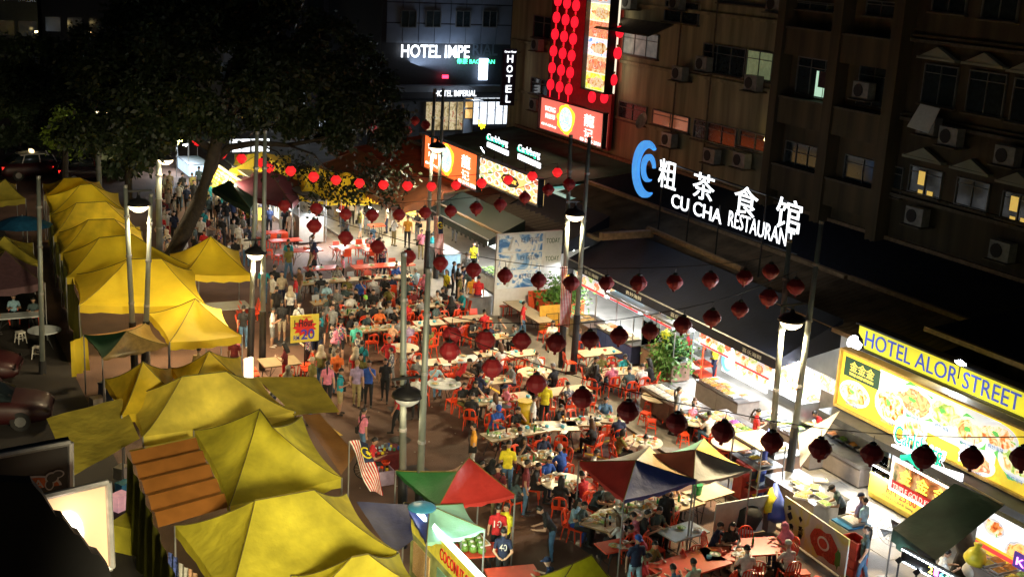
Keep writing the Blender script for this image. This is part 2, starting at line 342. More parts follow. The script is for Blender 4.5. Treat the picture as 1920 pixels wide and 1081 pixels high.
# hair and headwear, built round the origin = centre of the head, facing -Y
def hair_short():
    b=MB(); vs=[];fs=[];n=16;m=8
    for i in range(m+1):
        t=i/m*PI*.56
        for k in range(n):
            a=2*PI*k/n; y=math.sin(a); cut=1.0 if y>-.2 else .66
            tt=t*cut; rr=1.0+.05*math.sin(a*5+i)
            vs.append((.086*math.sin(tt)*math.cos(a)*rr,.102*math.sin(tt)*y*rr+.006,.118*math.cos(tt)+.008))
    for i in range(m):
        for k in range(n): fs.append((i*n+k,(i+1)*n+k,(i+1)*n+(k+1)%n,i*n+(k+1)%n))
    b.add(vs,fs); b.add([(v[0]*.97,v[1]*.97,v[2]*.95) for v in vs],[tuple(reversed(f)) for f in fs]); return b
def hair_long(L=.30):
    b=hair_short(); vs=[];fs=[]; n=9; m=6
    for i in range(m+1):
        z=.03-(L+.03)*i/m
        for k in range(n):
            a=PI*(-.12+1.24*k/(n-1)); r=1.0+.14*math.sin(PI*i/m)-.10*(i/m)
            vs.append((.090*r*math.cos(a),.104*r*math.sin(a)+.012,z+.012*math.sin(k*2.3)))
    for i in range(m):
        for k in range(n-1): fs.append((i*n+k,i*n+k+1,(i+1)*n+k+1,(i+1)*n+k))
    b.add(vs,fs); b.add([(v[0]*.88,v[1]*.8,v[2]) for v in vs],[tuple(reversed(f)) for f in fs]); return b
def hair_tail():
    b=hair_short(); b.tube([(0,.09,.04),(0,.14,.0),(0,.15,-.12),(0,.13,-.30),(0,.12,-.42)],[.02,.035,.032,.026,.006],7); return b
def hijab():
    b=MB(); b.lathe([(.0,.125),(.06,.115),(.098,.06),(.106,0),(.10,-.06),(.10,-.12),(.16,-.20),(.20,-.28),(.205,-.34)],16,(0,.022,0),sy=1.0); return b
def cap_hat():
    b=MB(); b.lathe([(.094,.02),(.094,.05),(.08,.095),(.045,.12),(0,.126)],14,(0,.005,0),sy=1.12)
    b.add([(-.075,-.07,.03),(.075,-.07,.03),(.055,-.17,.02),(-.055,-.17,.02),(-.075,-.07,.042),(.075,-.07,.042),(.055,-.17,.03),(-.055,-.17,.03)],[(0,3,2,1),(4,5,6,7),(0,1,5,4),(2,3,7,6),(1,2,6,5),(0,4,7,3)]); return b
def skull_cap():
    b=MB(); b.lathe([(.094,.015),(.094,.08),(.07,.115),(0,.125)],14,(0,.008,0),sy=1.12); return b
HAIR={'s':('hair',hair_short()),'l':('hair',hair_long()),'b':('hair',hair_long(.12)),'t':('hair',hair_tail()),'j':('headscarf',hijab()),'c':('cap',cap_hat()),'u':('cap',skull_cap())}
HM={k:v[1].mesh(v[0]+'_'+k,hair_black,True) for k,v in HAIR.items()}
FN={'f':(-1,0),'b':(1,0),'l':(0,-1),'r':(0,1),'fl':(-1,-1),'fr':(-1,1),'bl':(1,-1),'br':(1,1),'fll':(-.4,-1),'frr':(-.4,1),'ffl':(-1,-.4),'ffr':(-1,.4),'bbl':(1,-.4),'bbr':(1,.4)}
def face_angle(code):
    if not isinstance(code,str): return R(code)
    a,b=FN[code]; d=Vector((math.sin(YAW),math.cos(YAW)))*a+Vector((math.cos(YAW),-math.sin(YAW)))*b
    return math.atan2(d.x,-d.y)
PEOPLE=[]
def person(x,y,z,pose,face,shirt,pants,hair='s',hm=None,shorts=False,long=False,skin=0,shoe=0,scale=1.,label=None,group=None):
    t=link('person',BODY[pose],loc=(x,y,z)); a=face_angle(face)+random.uniform(-.12,.12); t.rotation_euler[2]=a; t.scale=(scale,)*3
    sk=skinA if skin==0 else skinB
    ms=[sk,CLO[shirt],CLO[shirt] if long else sk,CLO[pants],sk if shorts else CLO[pants],shoe_light if shoe else shoe_dark,eye_m]
    for i,m in enumerate(ms): t.material_slots[i].link='OBJECT'; t.material_slots[i].material=m
    nm=HAIR[hair][0]; h=link(nm,HM[hair],t); hd=Vector(BODY[pose]['hd']); fd=Vector(BODY[pose]['fd'])
    q=Vector((0,-1,0)).rotation_difference(fd); h.matrix_local=Matrix.Translation(hd)@q.to_matrix().to_4x4()
    h.material_slots[0].link='OBJECT'; h.material_slots[0].material=hm or hair_black
    tag(t,label,'person',group); PEOPLE.append(t); return t
# ---------------------------------------------------------------- chairs, stools, tables
def leg_mb(x,y,z,sx,sy,w=.035):
    b=MB(); b.add([(x-w/2,y-w/2,z),(x+w/2,y-w/2,z),(x+w/2,y+w/2,z),(x-w/2,y+w/2,z),(x+sx-w*.35,y+sy-w*.35,0),(x+sx+w*.35,y+sy-w*.35,0),(x+sx+w*.35,y+sy+w*.35,0),(x+sx-w*.35,y+sy+w*.35,0)],[(0,1,2,3),(7,6,5,4),(0,4,5,1),(1,5,6,2),(2,6,7,3),(3,7,4,0)]); return b
def chair_proto(mat,slats=False):
    t=thing('chair','chair','chair',(0,0,-50))
    s=MB(); n=4; s.slab([(-.20,-.21,.44),(.20,-.21,.44),(.22,-.17,.44),(.21,.19,.43),(-.21,.19,.43),(-.22,-.17,.44)],.03,(0,0,1)); part('seat',s,mat,t)
    b=MB(); W=.21
    # back frame: curved band with openings
    arch=[(-W,.20,.44),(-W*.98,.25,.62),(-W*.86,.28,.76),(-W*.5,.295,.83),(0,.30,.85),(W*.5,.295,.83),(W*.86,.28,.76),(W*.98,.25,.62),(W,.20,.44)]
    b.tube(arch,.022,6)
    if slats:
        for k in(-.12,-.04,.04,.12): b.box((k,.255,.63),(.03,.015,.36),M3=Matrix.Rotation(-.2,3,'X'))
    else:
        b.slab([(-.17,.283,.78),(.17,.283,.78),(.13,.30,.84),(-.13,.30,.84)],.02,(0,-1,.2)); b.slab([(-.035,.215,.47),(.035,.215,.47),(.04,.29,.80),(-.04,.29,.80)],.02,(0,-1,.2))
        b.slab([(-.20,.21,.44),(.20,.21,.44),(.20,.23,.53),(-.20,.23,.53)],.018,(0,-1,.2))
    part('backrest',b,mat,t)
    for x,y,sx,sy in((-.185,-.175,-.03,-.04),(.185,-.175,.03,-.04),(-.185,.17,-.035,.07),(.185,.17,.035,.07)): part('leg',leg_mb(x,y,.43,sx,sy),mat,t)
    return t
def far_chair_mesh(mat):
    b=MB(); b.box((0,0,.43),(.42,.40,.03)); b.slab([(-.20,.21,.46),(.20,.21,.46),(.17,.30,.84),(-.17,.30,.84)],.02,(0,-1,.2))
    for x,y in((-.19,-.19),(.19,-.19),(-.2,.2),(.2,.2)): b.box((x,y,.21),(.035,.035,.42))
    return b.mesh('chair',mat)
def stool_proto(mat):
    t=thing('stool','stool','stool',(0,0,-50)); s=MB(); s.box((0,0,.45),(.30,.30,.03)); s.box((0,0,.42),(.27,.27,.05),taper=.95); part('seat',s,mat,t)
    for x in(-1,1):
        for y in(-1,1): part('leg',leg_mb(x*.12,y*.12,.41,x*.05,y*.05,.04),mat,t)
    r=MB()
    for x,y,dx,dy in((0,-.145,.28,.02),(0,.145,.28,.02),(-.145,0,.02,.28),(.145,0,.02,.28)): r.box((x,y,.22),(dx,dy,.03))
    part('rung',r,mat,t); return t
CH={'a':chair_proto(red_plastic),'b':chair_proto(red_plastic,True),'g':chair_proto(grey_plastic)}
FAR={'a':far_chair_mesh(red_plastic),'b':far_chair_mesh(red_plastic),'g':far_chair_mesh(grey_plastic)}
ST={'r':stool_proto(red_plastic),'w':stool_proto(white_plastic)}
# ---------------------------------------------------------------- ground
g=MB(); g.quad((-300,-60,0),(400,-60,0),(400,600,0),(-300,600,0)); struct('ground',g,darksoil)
g=MB(); g.quad((6.2,-10,.004),(23,-10,.004),(23,120,.004),(6.2,120,.004)); struct('road',g,asphalt)
g=MB(); g.box((33,40,.03),(20,160,.06)); struct('pavement',g,paving)
pav=bpy.data.objects['pavement']
g=MB(); g.box((0,0,0),(1.18,1.18,.012)); fl=g.mesh('paving_slab',paving); k=0
for i in range(14):
    for j in range(3):
        link('paving_slab',fl,pav,loc=(25.2+j*1.2,24+i*1.2,.062+random.uniform(0,.004))); k+=1
g=MB()
for i in range(70): g.box((23.0,-5+i*1.5,.05),(.16,1.47,.1))
struct('kerb',g,kerbstone)
g=MB(); g.quad((22.35,-10,.008),(22.8,-10,.008),(22.8,110,.008),(22.35,110,.008)); struct('drain_strip',g,M('drain_concrete',(.16,.13,.09),.8,var=.4,ns=2))
g=MB(); 
for a,b in(((19.9,33.9),(21.6,31.4)),((20.2,33.5),(22.2,33.9)),((13.1,39.2),(13.4,37.2)),((20.0,42.5),(20.4,38.2))):
    a=Vector((a[0],a[1],.012)); b=Vector((b[0],b[1],.012)); n=(b-a).cross(Vector((0,0,1))).normalized()*.06; g.quad(a-n,b-n,b+n,a+n)
struct('road_line',g,roadpaint)
rnd=random.Random(3)
g=MB()
for i in range(160):
    x,y=rnd.uniform(12.5,27),rnd.uniform(27,56); a=rnd.uniform(0,3); s=rnd.uniform(.02,.07)
    g.box((x,y,.018),(s,s*.7,.008),rz=a)
struct('litter',g,M('paper_litter',(.55,.52,.45),.8),kind='stuff')
patch=M('tar_patch',(.05,.045,.042),.45,var=.3,ns=3); g=MB()
for x,y,w_,l_,a in((14.5,33,1.2,2.2,.1),(16.2,38.5,.9,1.4,-.1),(13.6,42.5,1.6,1.1,.05),(20.5,36.8,.8,3.0,0),(15.2,47.5,2.0,1.2,.1),(17.5,27.5,1.3,2.0,.15),(21.2,44,.9,2.4,0)): g.box((x,y,.0085),(w_,l_,.004),rz=a)
struct('tar_patches',g,patch,kind='stuff')
for x,y,l_ in((15.1,36.2,'in the open walkway'),(21.9,38.2,'beside the dining kerb')):
    b=MB(); b.lathe([(.36,0),(.36,.012),(.31,.012),(.31,.006),(0,.006)],22); solo('manhole_cover',b,M('cast_iron',(.06,.06,.06),.4,metal=.6),'round iron manhole cover '+l_,'manhole',loc=(x,y,.005))
# ---------------------------------------------------------------- apartment blocks
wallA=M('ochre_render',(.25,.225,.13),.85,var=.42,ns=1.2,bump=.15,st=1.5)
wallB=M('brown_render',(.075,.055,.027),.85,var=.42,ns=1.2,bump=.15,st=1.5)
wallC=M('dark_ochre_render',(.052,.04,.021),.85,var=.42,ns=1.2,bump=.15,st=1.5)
wallG=M('grey_green_render',(.26,.27,.20),.85,var=.3,ns=.4)
ledge=M('weathered_ledge',(.10,.08,.055),.85,var=.3)
winglass=M('dark_window',(.02,.028,.032),.12,var=.3)
frame_m=M('window_frame',(.13,.13,.12),.5)
ac_m=M('ac_casing',(.20,.20,.18),.5,var=.2)
lit_green=M('lit_room',(.55,.75,.6),.6,em=(.55,.85,.62),es=.55,var=.05)
lit_warm=M('lit_warm_room',(.7,.5,.15),.6,em=(.9,.58,.12),es=.45,var=.1)
pale_reflection=M('painted_pale_reflection',(.3,.33,.3),.6,em=(.38,.42,.40),es=.10,var=.5,ns=2)  # glowing pane colour stands for a bright reflection in the glass
curtain=M('curtain',(.35,.40,.22),.8,em=(.5,.6,.3),es=.12,var=.4,ns=3)
def building(name,label,x,y0,y1,h,depth,mat,group=None):
    t=thing(name,label,'building',(x+depth/2,(y0+y1)/2,0),group=group)
    b=MB(); b.box((0,0,h/2),(depth,abs(y1-y0),h)); part('wall',b,mat,t); return t
def local(t,v): return Vector(v)-t.location
def window(t,x,y0,y1,z0,z1,pane=winglass,nx=2,nz=1,label=None,trans=.3):
    """window in the wall plane X=x of thing t; frame (> pane, sill)"""
    yc,zc=(y0+y1)/2,(z0+z1)/2; W,H=abs(y1-y0),abs(z1-z0); b=MB(); th=.05
    for s in(-1,1):
        b.box((0,s*(W/2-th/2),0),(.10,th,H)); b.box((0,0,s*(H/2-th/2)),(.096,W-2*th,th))
    for i in range(1,nx): b.box((0,-W/2+W*i/nx,0),(.07,.035,H-2*th))
    for i in range(1,nz+1):
        if nz>1 or trans: b.box((0,0,H*(.5-trans*i)),(.06,W-2*th,.035)) if i<=1 else None
    f=part('window',b,frame_m,t,loc=local(t,(x-.05,yc,zc)))
    p=MB(); p.box((.02,0,0),(.02,W-.06,H-.06)); part('pane',p,pane,f)
    s=MB(); s.box((-.06,0,-H/2-.04),(.22,W+.2,.07)); part('sill',s,ledge,f)
    if label: f['label']=label
    return f
def wpx(t,x,a,b,c,d,**k):
    p=PX(a,b,x); q=PX(c,d,x); return window(t,x,p.y,q.y,q.z,p.z,**k)
AX=38.0
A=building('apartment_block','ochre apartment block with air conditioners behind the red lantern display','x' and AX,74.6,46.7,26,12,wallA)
for z in(3.9,7.0,10.15,13.3,16.4):
    b=MB(); b.box((-6.06,0,z),(.1,27.6,.16)); part('ledge',b,wallA,A)
for q in((1172,56,1234,112,pale_reflection,3),(1322,80,1396,147,winglass,3),(1404,92,1471,158,curtain,3),(1163,188,1212,236,winglass,2),(1226,204,1292,250,M('painted_orange_reflection',(.25,.08,.04),.2,em=(.8,.25,.12),es=.12,var=.5,ns=2),2),(1304,222,1380,280,winglass,3),(1390,242,1446,290,winglass,2),(1003,28,1040,76,winglass,2),(998,144,1034,184,winglass,2),(1250,0,1310,48,winglass,2),(1350,0,1440,14,winglass,3)):  # the orange pane glows to imitate a reflection
    wpx(A,AX,*q[:4],pane=q[4],nx=q[5])
b=MB(); b.ball((0,0,0),.16); lp=part('wall_lamp',b,M('lamp_glow',(1,.8,.4),em=(1,.75,.3),es=8),A,loc=local(A,PX(1439,262,AX-.3)))
# pipes
for px in(1270,1335,1467): 
    b=MB(); p=PX(px,120,AX-.12); b.tube([(p.x,p.y,3.5),(p.x,p.y,20)],.05); part('drainpipe',b,ledge,A,loc=-A.location)
b=MB(); p,q=PX(1158,40,AX),PX(1262,60,AX); b.slab([(AX,p.y,p.z+.25),(AX,q.y,p.z+.25),(AX-1.5,q.y,p.z-.35),(AX-1.5,p.y,p.z-.35)],.06,(0,0,1)); part('sunshade',b,ledge,A,loc=-A.location)
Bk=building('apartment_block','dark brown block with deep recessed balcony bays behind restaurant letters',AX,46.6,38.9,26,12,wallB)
y0,y1=46.6,38.9
for y,wd in((46.45,.5),(42.7,.6),(39.1,.6)):
    b=MB(); b.box((-6.35,0,13),(.7,wd,26)); part('pilaster',b,wallB,Bk,loc=(0,y-Bk.location.y,0))
for z in(3.2,6.35,9.45,12.55,15.7):
    for yy in(44.6,40.9):
        b=MB(); b.box((-6.28,0,0),(.55,3.1,1.15)); part('balcony_wall',b,wallB,Bk,loc=(0,yy-Bk.location.y,z))
        b=MB(); b.box((-6.30,0,.62),(.66,3.1,.09)); part('balcony_ledge',b,ledge,Bk,loc=(0,yy-Bk.location.y,z))
f=wpx(Bk,AX,1500,105,1570,190,pane=winglass,nx=3,trans=.25)
b=MB(); b.box((0,0,0),(.03,1.0,1.25)); part('lit_doorway',b,lit_green,Bk,loc=local(Bk,PX(1543,162,AX-.06)))
b=MB(); b.box((0,0,0),(.05,.62,.7)); part('hanging_cloth',b,M('dark_red_cloth',(.05,.02,.025),.9),Bk,loc=local(Bk,PX(1544,150,AX-.14)))
for q in((1616,120,1695,212),(1490,0,1586,26),(1628,0,1712,38),(1476,262,1532,350),(1588,288,1690,372)): wpx(Bk,AX,*q,nx=3,trans=.25)
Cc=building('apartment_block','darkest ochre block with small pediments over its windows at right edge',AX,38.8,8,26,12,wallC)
for z in(6.95,10.1,13.25,16.4):
    b=MB(); b.box((-6.1,0,z),(.2,30.8,.14)); part('ledge',b,ledge,Cc); b=MB(); b.box((-6.06,0,z+.2),(.12,30.8,.1)); part('ledge',b,wallC,Cc)
def pediment(t,x,yc,z,W):
    b=MB(); b.add([(x-.02,yc+W/2,z),(x-.02,yc-W/2,z),(x-.02,yc,z+.42),(x-.28,yc+W/2,z),(x-.28,yc-W/2,z),(x-.28,yc,z+.42)],[(0,1,2),(5,4,3),(0,3,4,1),(1,4,5,2),(2,5,3,0)])
    b.box((x-.16,yc,z-.05),(.32,W*1.12,.1)); part('pediment',b,wallG,t,loc=-t.location)
for q,pn in(((1738,118,1790,204),winglass),((1822,130,1880,222),winglass),((1906,145,1964,240),winglass),((1710,308,1764,374),lit_warm),((1798,330,1852,398),winglass),((1884,356,1940,424),lit_warm),((1755,-30,1812,28),winglass),((1850,-28,1908,42),winglass)):
    f=wpx(Cc,AX,*q,pane=pn if pn is winglass else winglass,nx=2,trans=.22)
    p=PX(q[0],q[1],AX); r=PX(q[2],q[1],AX); pediment(Cc,AX,(p.y+r.y)/2,max(p.z,r.z)+.12,abs(p.y-r.y)*1.25)
    if pn is lit_warm:
        for du,dv,w_,h_ in((-.22,.1,.35,.55),(.2,-.45,.3,.22),(-.2,-.5,.25,.25)):
            b=MB(); b.box((0,0,0),(.02,w_,h_)); m=PX((q[0]+q[2])/2,(q[1]+q[3])/2,AX-.075); part('lit_curtain_gap',b,lit_warm,Cc,loc=local(Cc,m+Vector((0,-du*1.3,dv))))
# air conditioning units
acs=[(1275,138),(1320,120),(1413,156),(1335,292),(1391,300),(1008,84),(1004,196),(1455,8),(1270,5),(1784,256),(1890,292),(1742,236),(1720,405),(1880,470),(1620,170),(1255,262),(1180,4)]
lab=['between the pipe and the cloth drying rack','under the wide dark window of the ochre block','below the curtained window','left of the pair over the restaurant letters','right of the pair over the restaurant letters','upper one beside the lantern display','lower one beside the lantern display','on the top ledge near the block corner','under the top left windows','under the left pediment window','near the right picture edge','beside the tilted awning board','in the dark below the pediment windows','lowest in the dark at far right','inside the recessed bay','beside the window with a painted orange reflection','at the top near the photo billboard']
def ac_unit(i,px,py):
    p=PX(px,py,AX-.45); t=thing('air_conditioner','boxy outdoor air conditioner '+lab[i],'air conditioner',p,group='air conditioners on the apartment walls')
    b=MB(); b.box((0,0,0),(.42,.95,.72)); part('casing',b,ac_m,t)
    b=MB(); b.lathe([(.27,0),(.27,.03),(.0,.03)],14); part('fan_grille',b,black_rubber,t,M4=Matrix.Translation((-.21,.12,0))@Matrix.Rotation(-PI/2,4,'Y'))
    b=MB(); b.box((.02,0,-.40),(.8,1.1,.05)); part('bracket',b,ledge,t)
for i,(a,b_) in enumerate(acs): ac_unit(i,a,b_)
# satellite dish, drying rack
b=MB(); b.lathe([(0,0),(.25,.03),(.45,.12),(.46,.14),(.25,.05),(0,.02)],16)
solo('satellite_dish',b,ac_m,'dark round satellite dish on the wall under the small lit lamp','dish',M4=Matrix.Translation(PX(1206,228,AX-.9))@Matrix.Rotation(-1.2,4,'Y'))
b=MB(); p=PX(1745,222,AX-.7); b.slab([(-.1,.55,.5),(-.1,-.5,.45),(-.6,-.55,-.5),(-.6,.6,-.4)],.03,(-1,0,0))
solo('awning_board',b,white_paint,'tilted pale grimy sheet propped under the pediment windows','board',loc=p)
# ---------------------------------------------------------------- hotel closing the street
HY=92.
tile=M('blue_grey_tile',(.16,.19,.24),.5,var=.25,ns=.6); slate_m=M('slate_band',(.03,.035,.045),.6)
neon_w=M('white_neon',(1,1,1),em=(.92,.96,1),es=1.8); neon_w2=M('white_neon_soft',(1,1,1),em=(.9,.95,1),es=1.4)
H=thing('hotel','blue grey tiled hotel closing the street with white neon name','building',(41.5,HY+6,0))
b=MB(); b.box((0,0,15),(11.6,12,30)); part('wall',b,slate_m,H)
pb=MB(); pb.box((0,0,0),(1.28,.08,1.46)); pm=pb.mesh('tile_panel',tile)
for i in range(8):
    for j in range(8): link('tile_panel',pm,H,loc=(-4.75+i*1.34,-6.04,9.1+j*1.55))
for i,px in enumerate((766,812,868,918)):
    for k,z in enumerate((12.2,15.4)):
        p=PY(px,36,HY-.08); b=MB()
        for s in(-1,1): b.box((s*.62,0,0),(.06,.1,1.25)); b.box((0,0,s*.62),(1.2,.1,.06))
        b.box((0,0,0),(.04,.08,1.2)); f=part('window',b,frame_m,H,loc=local(H,(p.x,HY-.14,p.z if k==0 else p.z+3.1)))
        q=MB(); q.box((0,.03,0),(1.2,.03,1.2)); part('pane',q,winglass,f)
b=MB(); b.box((0,-6.3,4.9),(11.4,.8,.5)); part('canopy_band',b,tile,H)
b=MB(); b.box((0,-6.5,4.0),(11.2,1.4,.12)); part('canopy',b,slate_m,H)
p=PY(752,108,HY-.4); q=PY(880,106,HY-.4)
text('sign_lettering','HOTEL IMPE',neon_w,p,(1,0,0),(0,0,1),w=q.x-p.x,h=1.0,ex=.1,off=.03,parent=None,shear=0)
tl=bpy.data.objects['sign_lettering']; tl.parent=H; tl.location=tl.location-H.location
q2=PY(886,104,HY-.4); o=text('sign_lettering','RIAL',M('unlit_letters',(.10,.13,.16),.4),q2-H.location,(1,0,0),(0,0,1),w=2.2,h=.95,ex=.1,off=.03,parent=H)
p=PY(857,120,HY-.5); text('green_lettering','帝豪 BAO WAN',M('green_neon',(.1,1,.4),em=(.05,.9,.35),es=3),p-H.location,(1,0,0),(0,0,1),w=3.3,h=.42,ex=.06,off=.02,parent=H)
p=PY(815,181,HY-1.3); q=PY(893,181,HY-1.3); text('canopy_lettering','HOTEL IMPERIAL',neon_w2,p-H.location,(1,0,0),(0,0,1),w=q.x-p.x,h=.48,ex=.08,off=.03,parent=H)
p=PY(906,130,HY-.4); b=MB(); b.box((0,0,0),(.75,.12,1.7)); part('light_panel',b,M('cool_panel',(.8,.9,1),em=(.6,.75,1),es=3.5),H,loc=p-H.location)
p=PY(835,144,HY-.4); b=MB(); b.box((0,0,0),(.5,.1,.25)); part('red_led',b,M('red_led',(1,.02,.05),em=(1,.03,.08),es=4),H,loc=p-H.location)
# shopfronts under the hotel
shopwarm=ramp_print('warm_shop_interior',[(.20,.14,.06),(.45,.33,.15),(.60,.50,.30),(.35,.12,.05)],2.2,es=.55)
shopcool=ramp_print('bright_shop_interior',[(.35,.42,.50),(.85,.9,1),(.65,.75,.85),(.95,.97,1),(.3,.35,.5)],5,es=1.1)
for a,c,m,lb in(((800,190),(868,243),shopwarm,'warm lit shopfront glazing'),((884,184),(956,232),shopcool,'glaring white shop interior')):
    p=PY(*a,HY-.1); q=PY(*c,HY-.1); b=MB(); b.box((0,0,0),(q.x-p.x,.1,p.z-q.z)); s=part('shopfront',b,m,H,loc=(p+q)/2-H.location); s['label']=lb
    for i in range(1,5):
        b=MB(); b.box((0,-.08,0),(.06,.06,p.z-q.z)); part('mullion',b,slate_m,s,loc=((q.x-p.x)*(i/5-.5),0,0))
p=PY(877,215,HY-.2); b=MB(); b.box((0,0,0),(.85,.3,3.2)); part('poster_column',b,tile,H,loc=p-H.location)
for z in(.95,.1): b=MB(); b.box((0,-.18,0),(.62,.03,.72)); part('poster',b,M('food_poster_small',(.6,.35,.1),em=(.9,.5,.15),es=.5,var=.5,ns=4),H,loc=p-H.location+Vector((0,0,z)))
light('hotel_shop_light','AREA',PY(920,200,HY-1.5),350,(.8,.9,1),3,1.5,to=PY(880,260,HY-8))
light('hotel_sign_glow','AREA',PY(830,118,HY-1.0),90,(.6,.75,1),5,1,to=PY(830,60,HY+1))
# vertical HOTEL blade sign
BY=72.6; p=PY(953,145,BY); t=thing('hotel_blade_sign','tall navy vertical sign with white letters beside the hotel','sign',p)
zt=PY(953,91,BY).z; zb=PY(953,197,BY).z; HH=zt-zb
b=MB(); b.box((0,0,0),(.95,.22,HH)); part('board',b,M('navy_sign',(.012,.015,.04),.4),t)
for i,ch in enumerate('HOTEL'):
    text('letter',ch,neon_w2,(0,-.14,HH/2-.30-(i+1)*(HH-.42)/5+.08),(1,0,0),(0,0,1),w=.42 if ch!='L' else .34,h=(HH-.42)/5*.74,ex=.03,off=.045,parent=t,align='C')
text('small_lettering','Gree-Hour',neon_w2,(-.42,-.14,HH/2-.24),(1,0,0),(0,0,1),w=.84,h=.14,ex=.03,off=.02,parent=t)
for z in(HH*.42,-HH*.42): b=MB(); b.tube([(.4,0,z),(1.6,1.2,z)],.04); part('bracket',b,steel_dull,t)
# far blocks seen through and beside the tree
def farblock(label,a,c,y,mat,d=10,wins=None):
    p=PY(*a,y); q=PY(*c,y); t=thing('building',label,'building',((p.x+q.x)/2,y+d/2,0)); b=MB(); b.box((0,0,p.z/2),(q.x-p.x,d,p.z)); part('wall',b,mat,t)
    if wins:
        nx,nz,ww,wh=wins; W=q.x-p.x
        wb=MB(); wb.box((0,0,0),(ww,.08,wh)); wm=wb.mesh('window',winglass)
        for i in range(nx):
            for j in range(nz): link('window',wm,t,loc=(-W/2+W*(i+.5)/nx,-d/2-.05,p.z-2.2-j*3.2))
    return t
pale=M('pale_concrete',(.30,.30,.33),.8,var=.15); darkb=M('dark_concrete',(.035,.037,.05),.85); bluedark=M('blue_dark_concrete',(.02,.024,.04),.85)
farblock('pale grey tower showing behind the big tree crown',(418,-120),(570,62),115,pale,wins=(5,7,2.2,1.5))
farblock('dim grey block in the top left corner',(-60,-60),(72,60),130,M('dim_grey_concrete',(.09,.10,.08),.8),wins=(3,6,1.6,1.4))
farblock('near black block between the tree and the hotel',(572,-120),(731,60),105,darkb,wins=(4,6,1.4,1.4))
farblock('dark blue block behind the left trees',(74,-60),(240,60),135,bluedark,wins=(4,6,1.4,1.4))
farblock('unlit block filling the gap beyond the road',(238,-100),(420,60),138,bluedark,wins=(4,6,1.6,1.4))
# dots of lit windows far left
for (px,py,s) in((166,64,.35),(181,83,.25),(216,63,.22),(218,115,.3),(68,60,.18)):
    p=PY(px,py,128); b=MB(); b.box((0,0,0),(s*1.4,.1,s)); solo('distant_lamp',b,M('lamp_glow',(1,.8,.4)),'small warm lamp seen '+{166:'highest left of the tree',181:'just under the highest left lamp',216:'against the left edge of the crown',218:'low among the left branches',68:'faint at far left'}[px],'lamp',loc=p)

# lit shopfronts glimpsed through the crown
for i,(a,c,y,cl,es,lab) in enumerate((((520,158),(570,200),101,(.8,.9,1),2.2,'bright white shopfront glimpsed through the crown near the hotel'),((248,166),(296,202),104,(.75,.85,1),1.6,'bluish white shopfront glimpsed through the left branches'),((432,262),(505,283),84,(.9,.96,1),2.4,'white lit fascia under the crown right of the trunk'),((352,205),(392,232),92,(.25,.5,.4),.8,'small teal lit sign left of the trunk'),((455,205),(480,222),96,(.9,.5,.1),.9,'small amber window light among the leaves'),((600,225),(640,250),94,(.7,.8,1),.9,'pale lit shutter behind the right crown'))):
    p=PY(*a,y); q=PY(*c,y); b=MB(); b.box((0,0,0),(q.x-p.x,.3,p.z-q.z)); t=thing('lit_shopfront',lab,'shopfront',(p+q)/2); part('panel',b,ramp_print('shop_glow_%d'%i,[tuple(v*.15 for v in cl),cl,tuple(v*.4 for v in cl),cl],1.3,es=es),t)
    b=MB()
    for k in(-.5,0,.5): b.box((k*(q.x-p.x),-.2,0),(.1,.1,(p.z-q.z)*1.05))
    part('frame',b,slate_m,t)
# ---------------------------------------------------------------- street-parallel signs: boards in a plane X = const facing the street
RV=Vector((0,-1,0)); UPV=Vector((0,0,1))
def board(name,label,x,tl,br,mat,cat='sign',th=.18,frame=None,label_parts=True,px=True):
    """board with its top left at photo point tl, bottom right at br (in the plane X=x); returns thing, width, height; local origin = top left corner"""
    p=PX(*tl,x) if px else Vector(tl); q=PX(*br,x) if px else Vector(br); W=p.y-q.y; Hh=p.z-q.z
    t=thing(name,label,cat,p); b=MB(); b.box((th/2+.01,-W/2,-Hh/2),(th,W,Hh)); part('panel',b,mat,t)
    if frame:
        b=MB(); f=.07
        for z in(0,-Hh): b.box((-.0,-W/2,z),(th+.14,W+f*2,f))
        for y in(0,-W): b.box((-.0,y,-Hh/2),(th+.13,f,Hh-f))
        part('frame',b,frame,t)
    return t,W,Hh
def oval(t,y,z,ry,rz,mat,off=.012,name='printed_shape',n=22,wob=0,seed=0):
    rr=random.Random(seed); b=MB(); ks=[1+(rr.uniform(-wob,wob) if wob else 0) for _ in range(n)]
    vs=[(-off,y+ry*ks[k]*math.cos(2*PI*k/n),z+rz*ks[k]*math.sin(2*PI*k/n)) for k in range(n)]
    b.add(vs,[tuple(range(n-1,-1,-1))]); return part(name,b,mat,t)
def rect(t,y0,y1,z0,z1,mat,off=.012,name='printed_shape'):
    b=MB(); b.add([(-off,y0,z0),(-off,y0,z1),(-off,y1,z1),(-off,y1,z0)],[(0,3,2,1)]); return part(name,b,mat,t)
def E_(name,c,s,var=.05): return M(name,c,em=c,es=s,var=var)
def lit_food(n,es): return ramp_print('lit_food_print_%s'%n,{'a':[(.45,.06,.01),(.85,.25,.05),(1,.6,.3),(1,.85,.65),(.25,.5,.08)],'b':[(.5,.15,.03),(.9,.55,.2),(1,.85,.6),(.7,.25,.08)],'c':[(.15,.35,.05),(.5,.6,.15),(.95,.9,.6),(.9,.4,.12)],'d':[(.9,.25,.08),(1,.5,.25),(.8,.12,.05),(1,.8,.6)]}[n],3.2,es=es,detail=8)
white_lit=E_('lit_white_print',(.88,.92,.96),.42); white_soft=E_('soft_white_print',(.85,.88,.9),.9)
fm=[lit_food(k,.66) for k in 'abcd']; green_lit=E_('lit_green_leaf_print',(.10,.42,.08),.9)
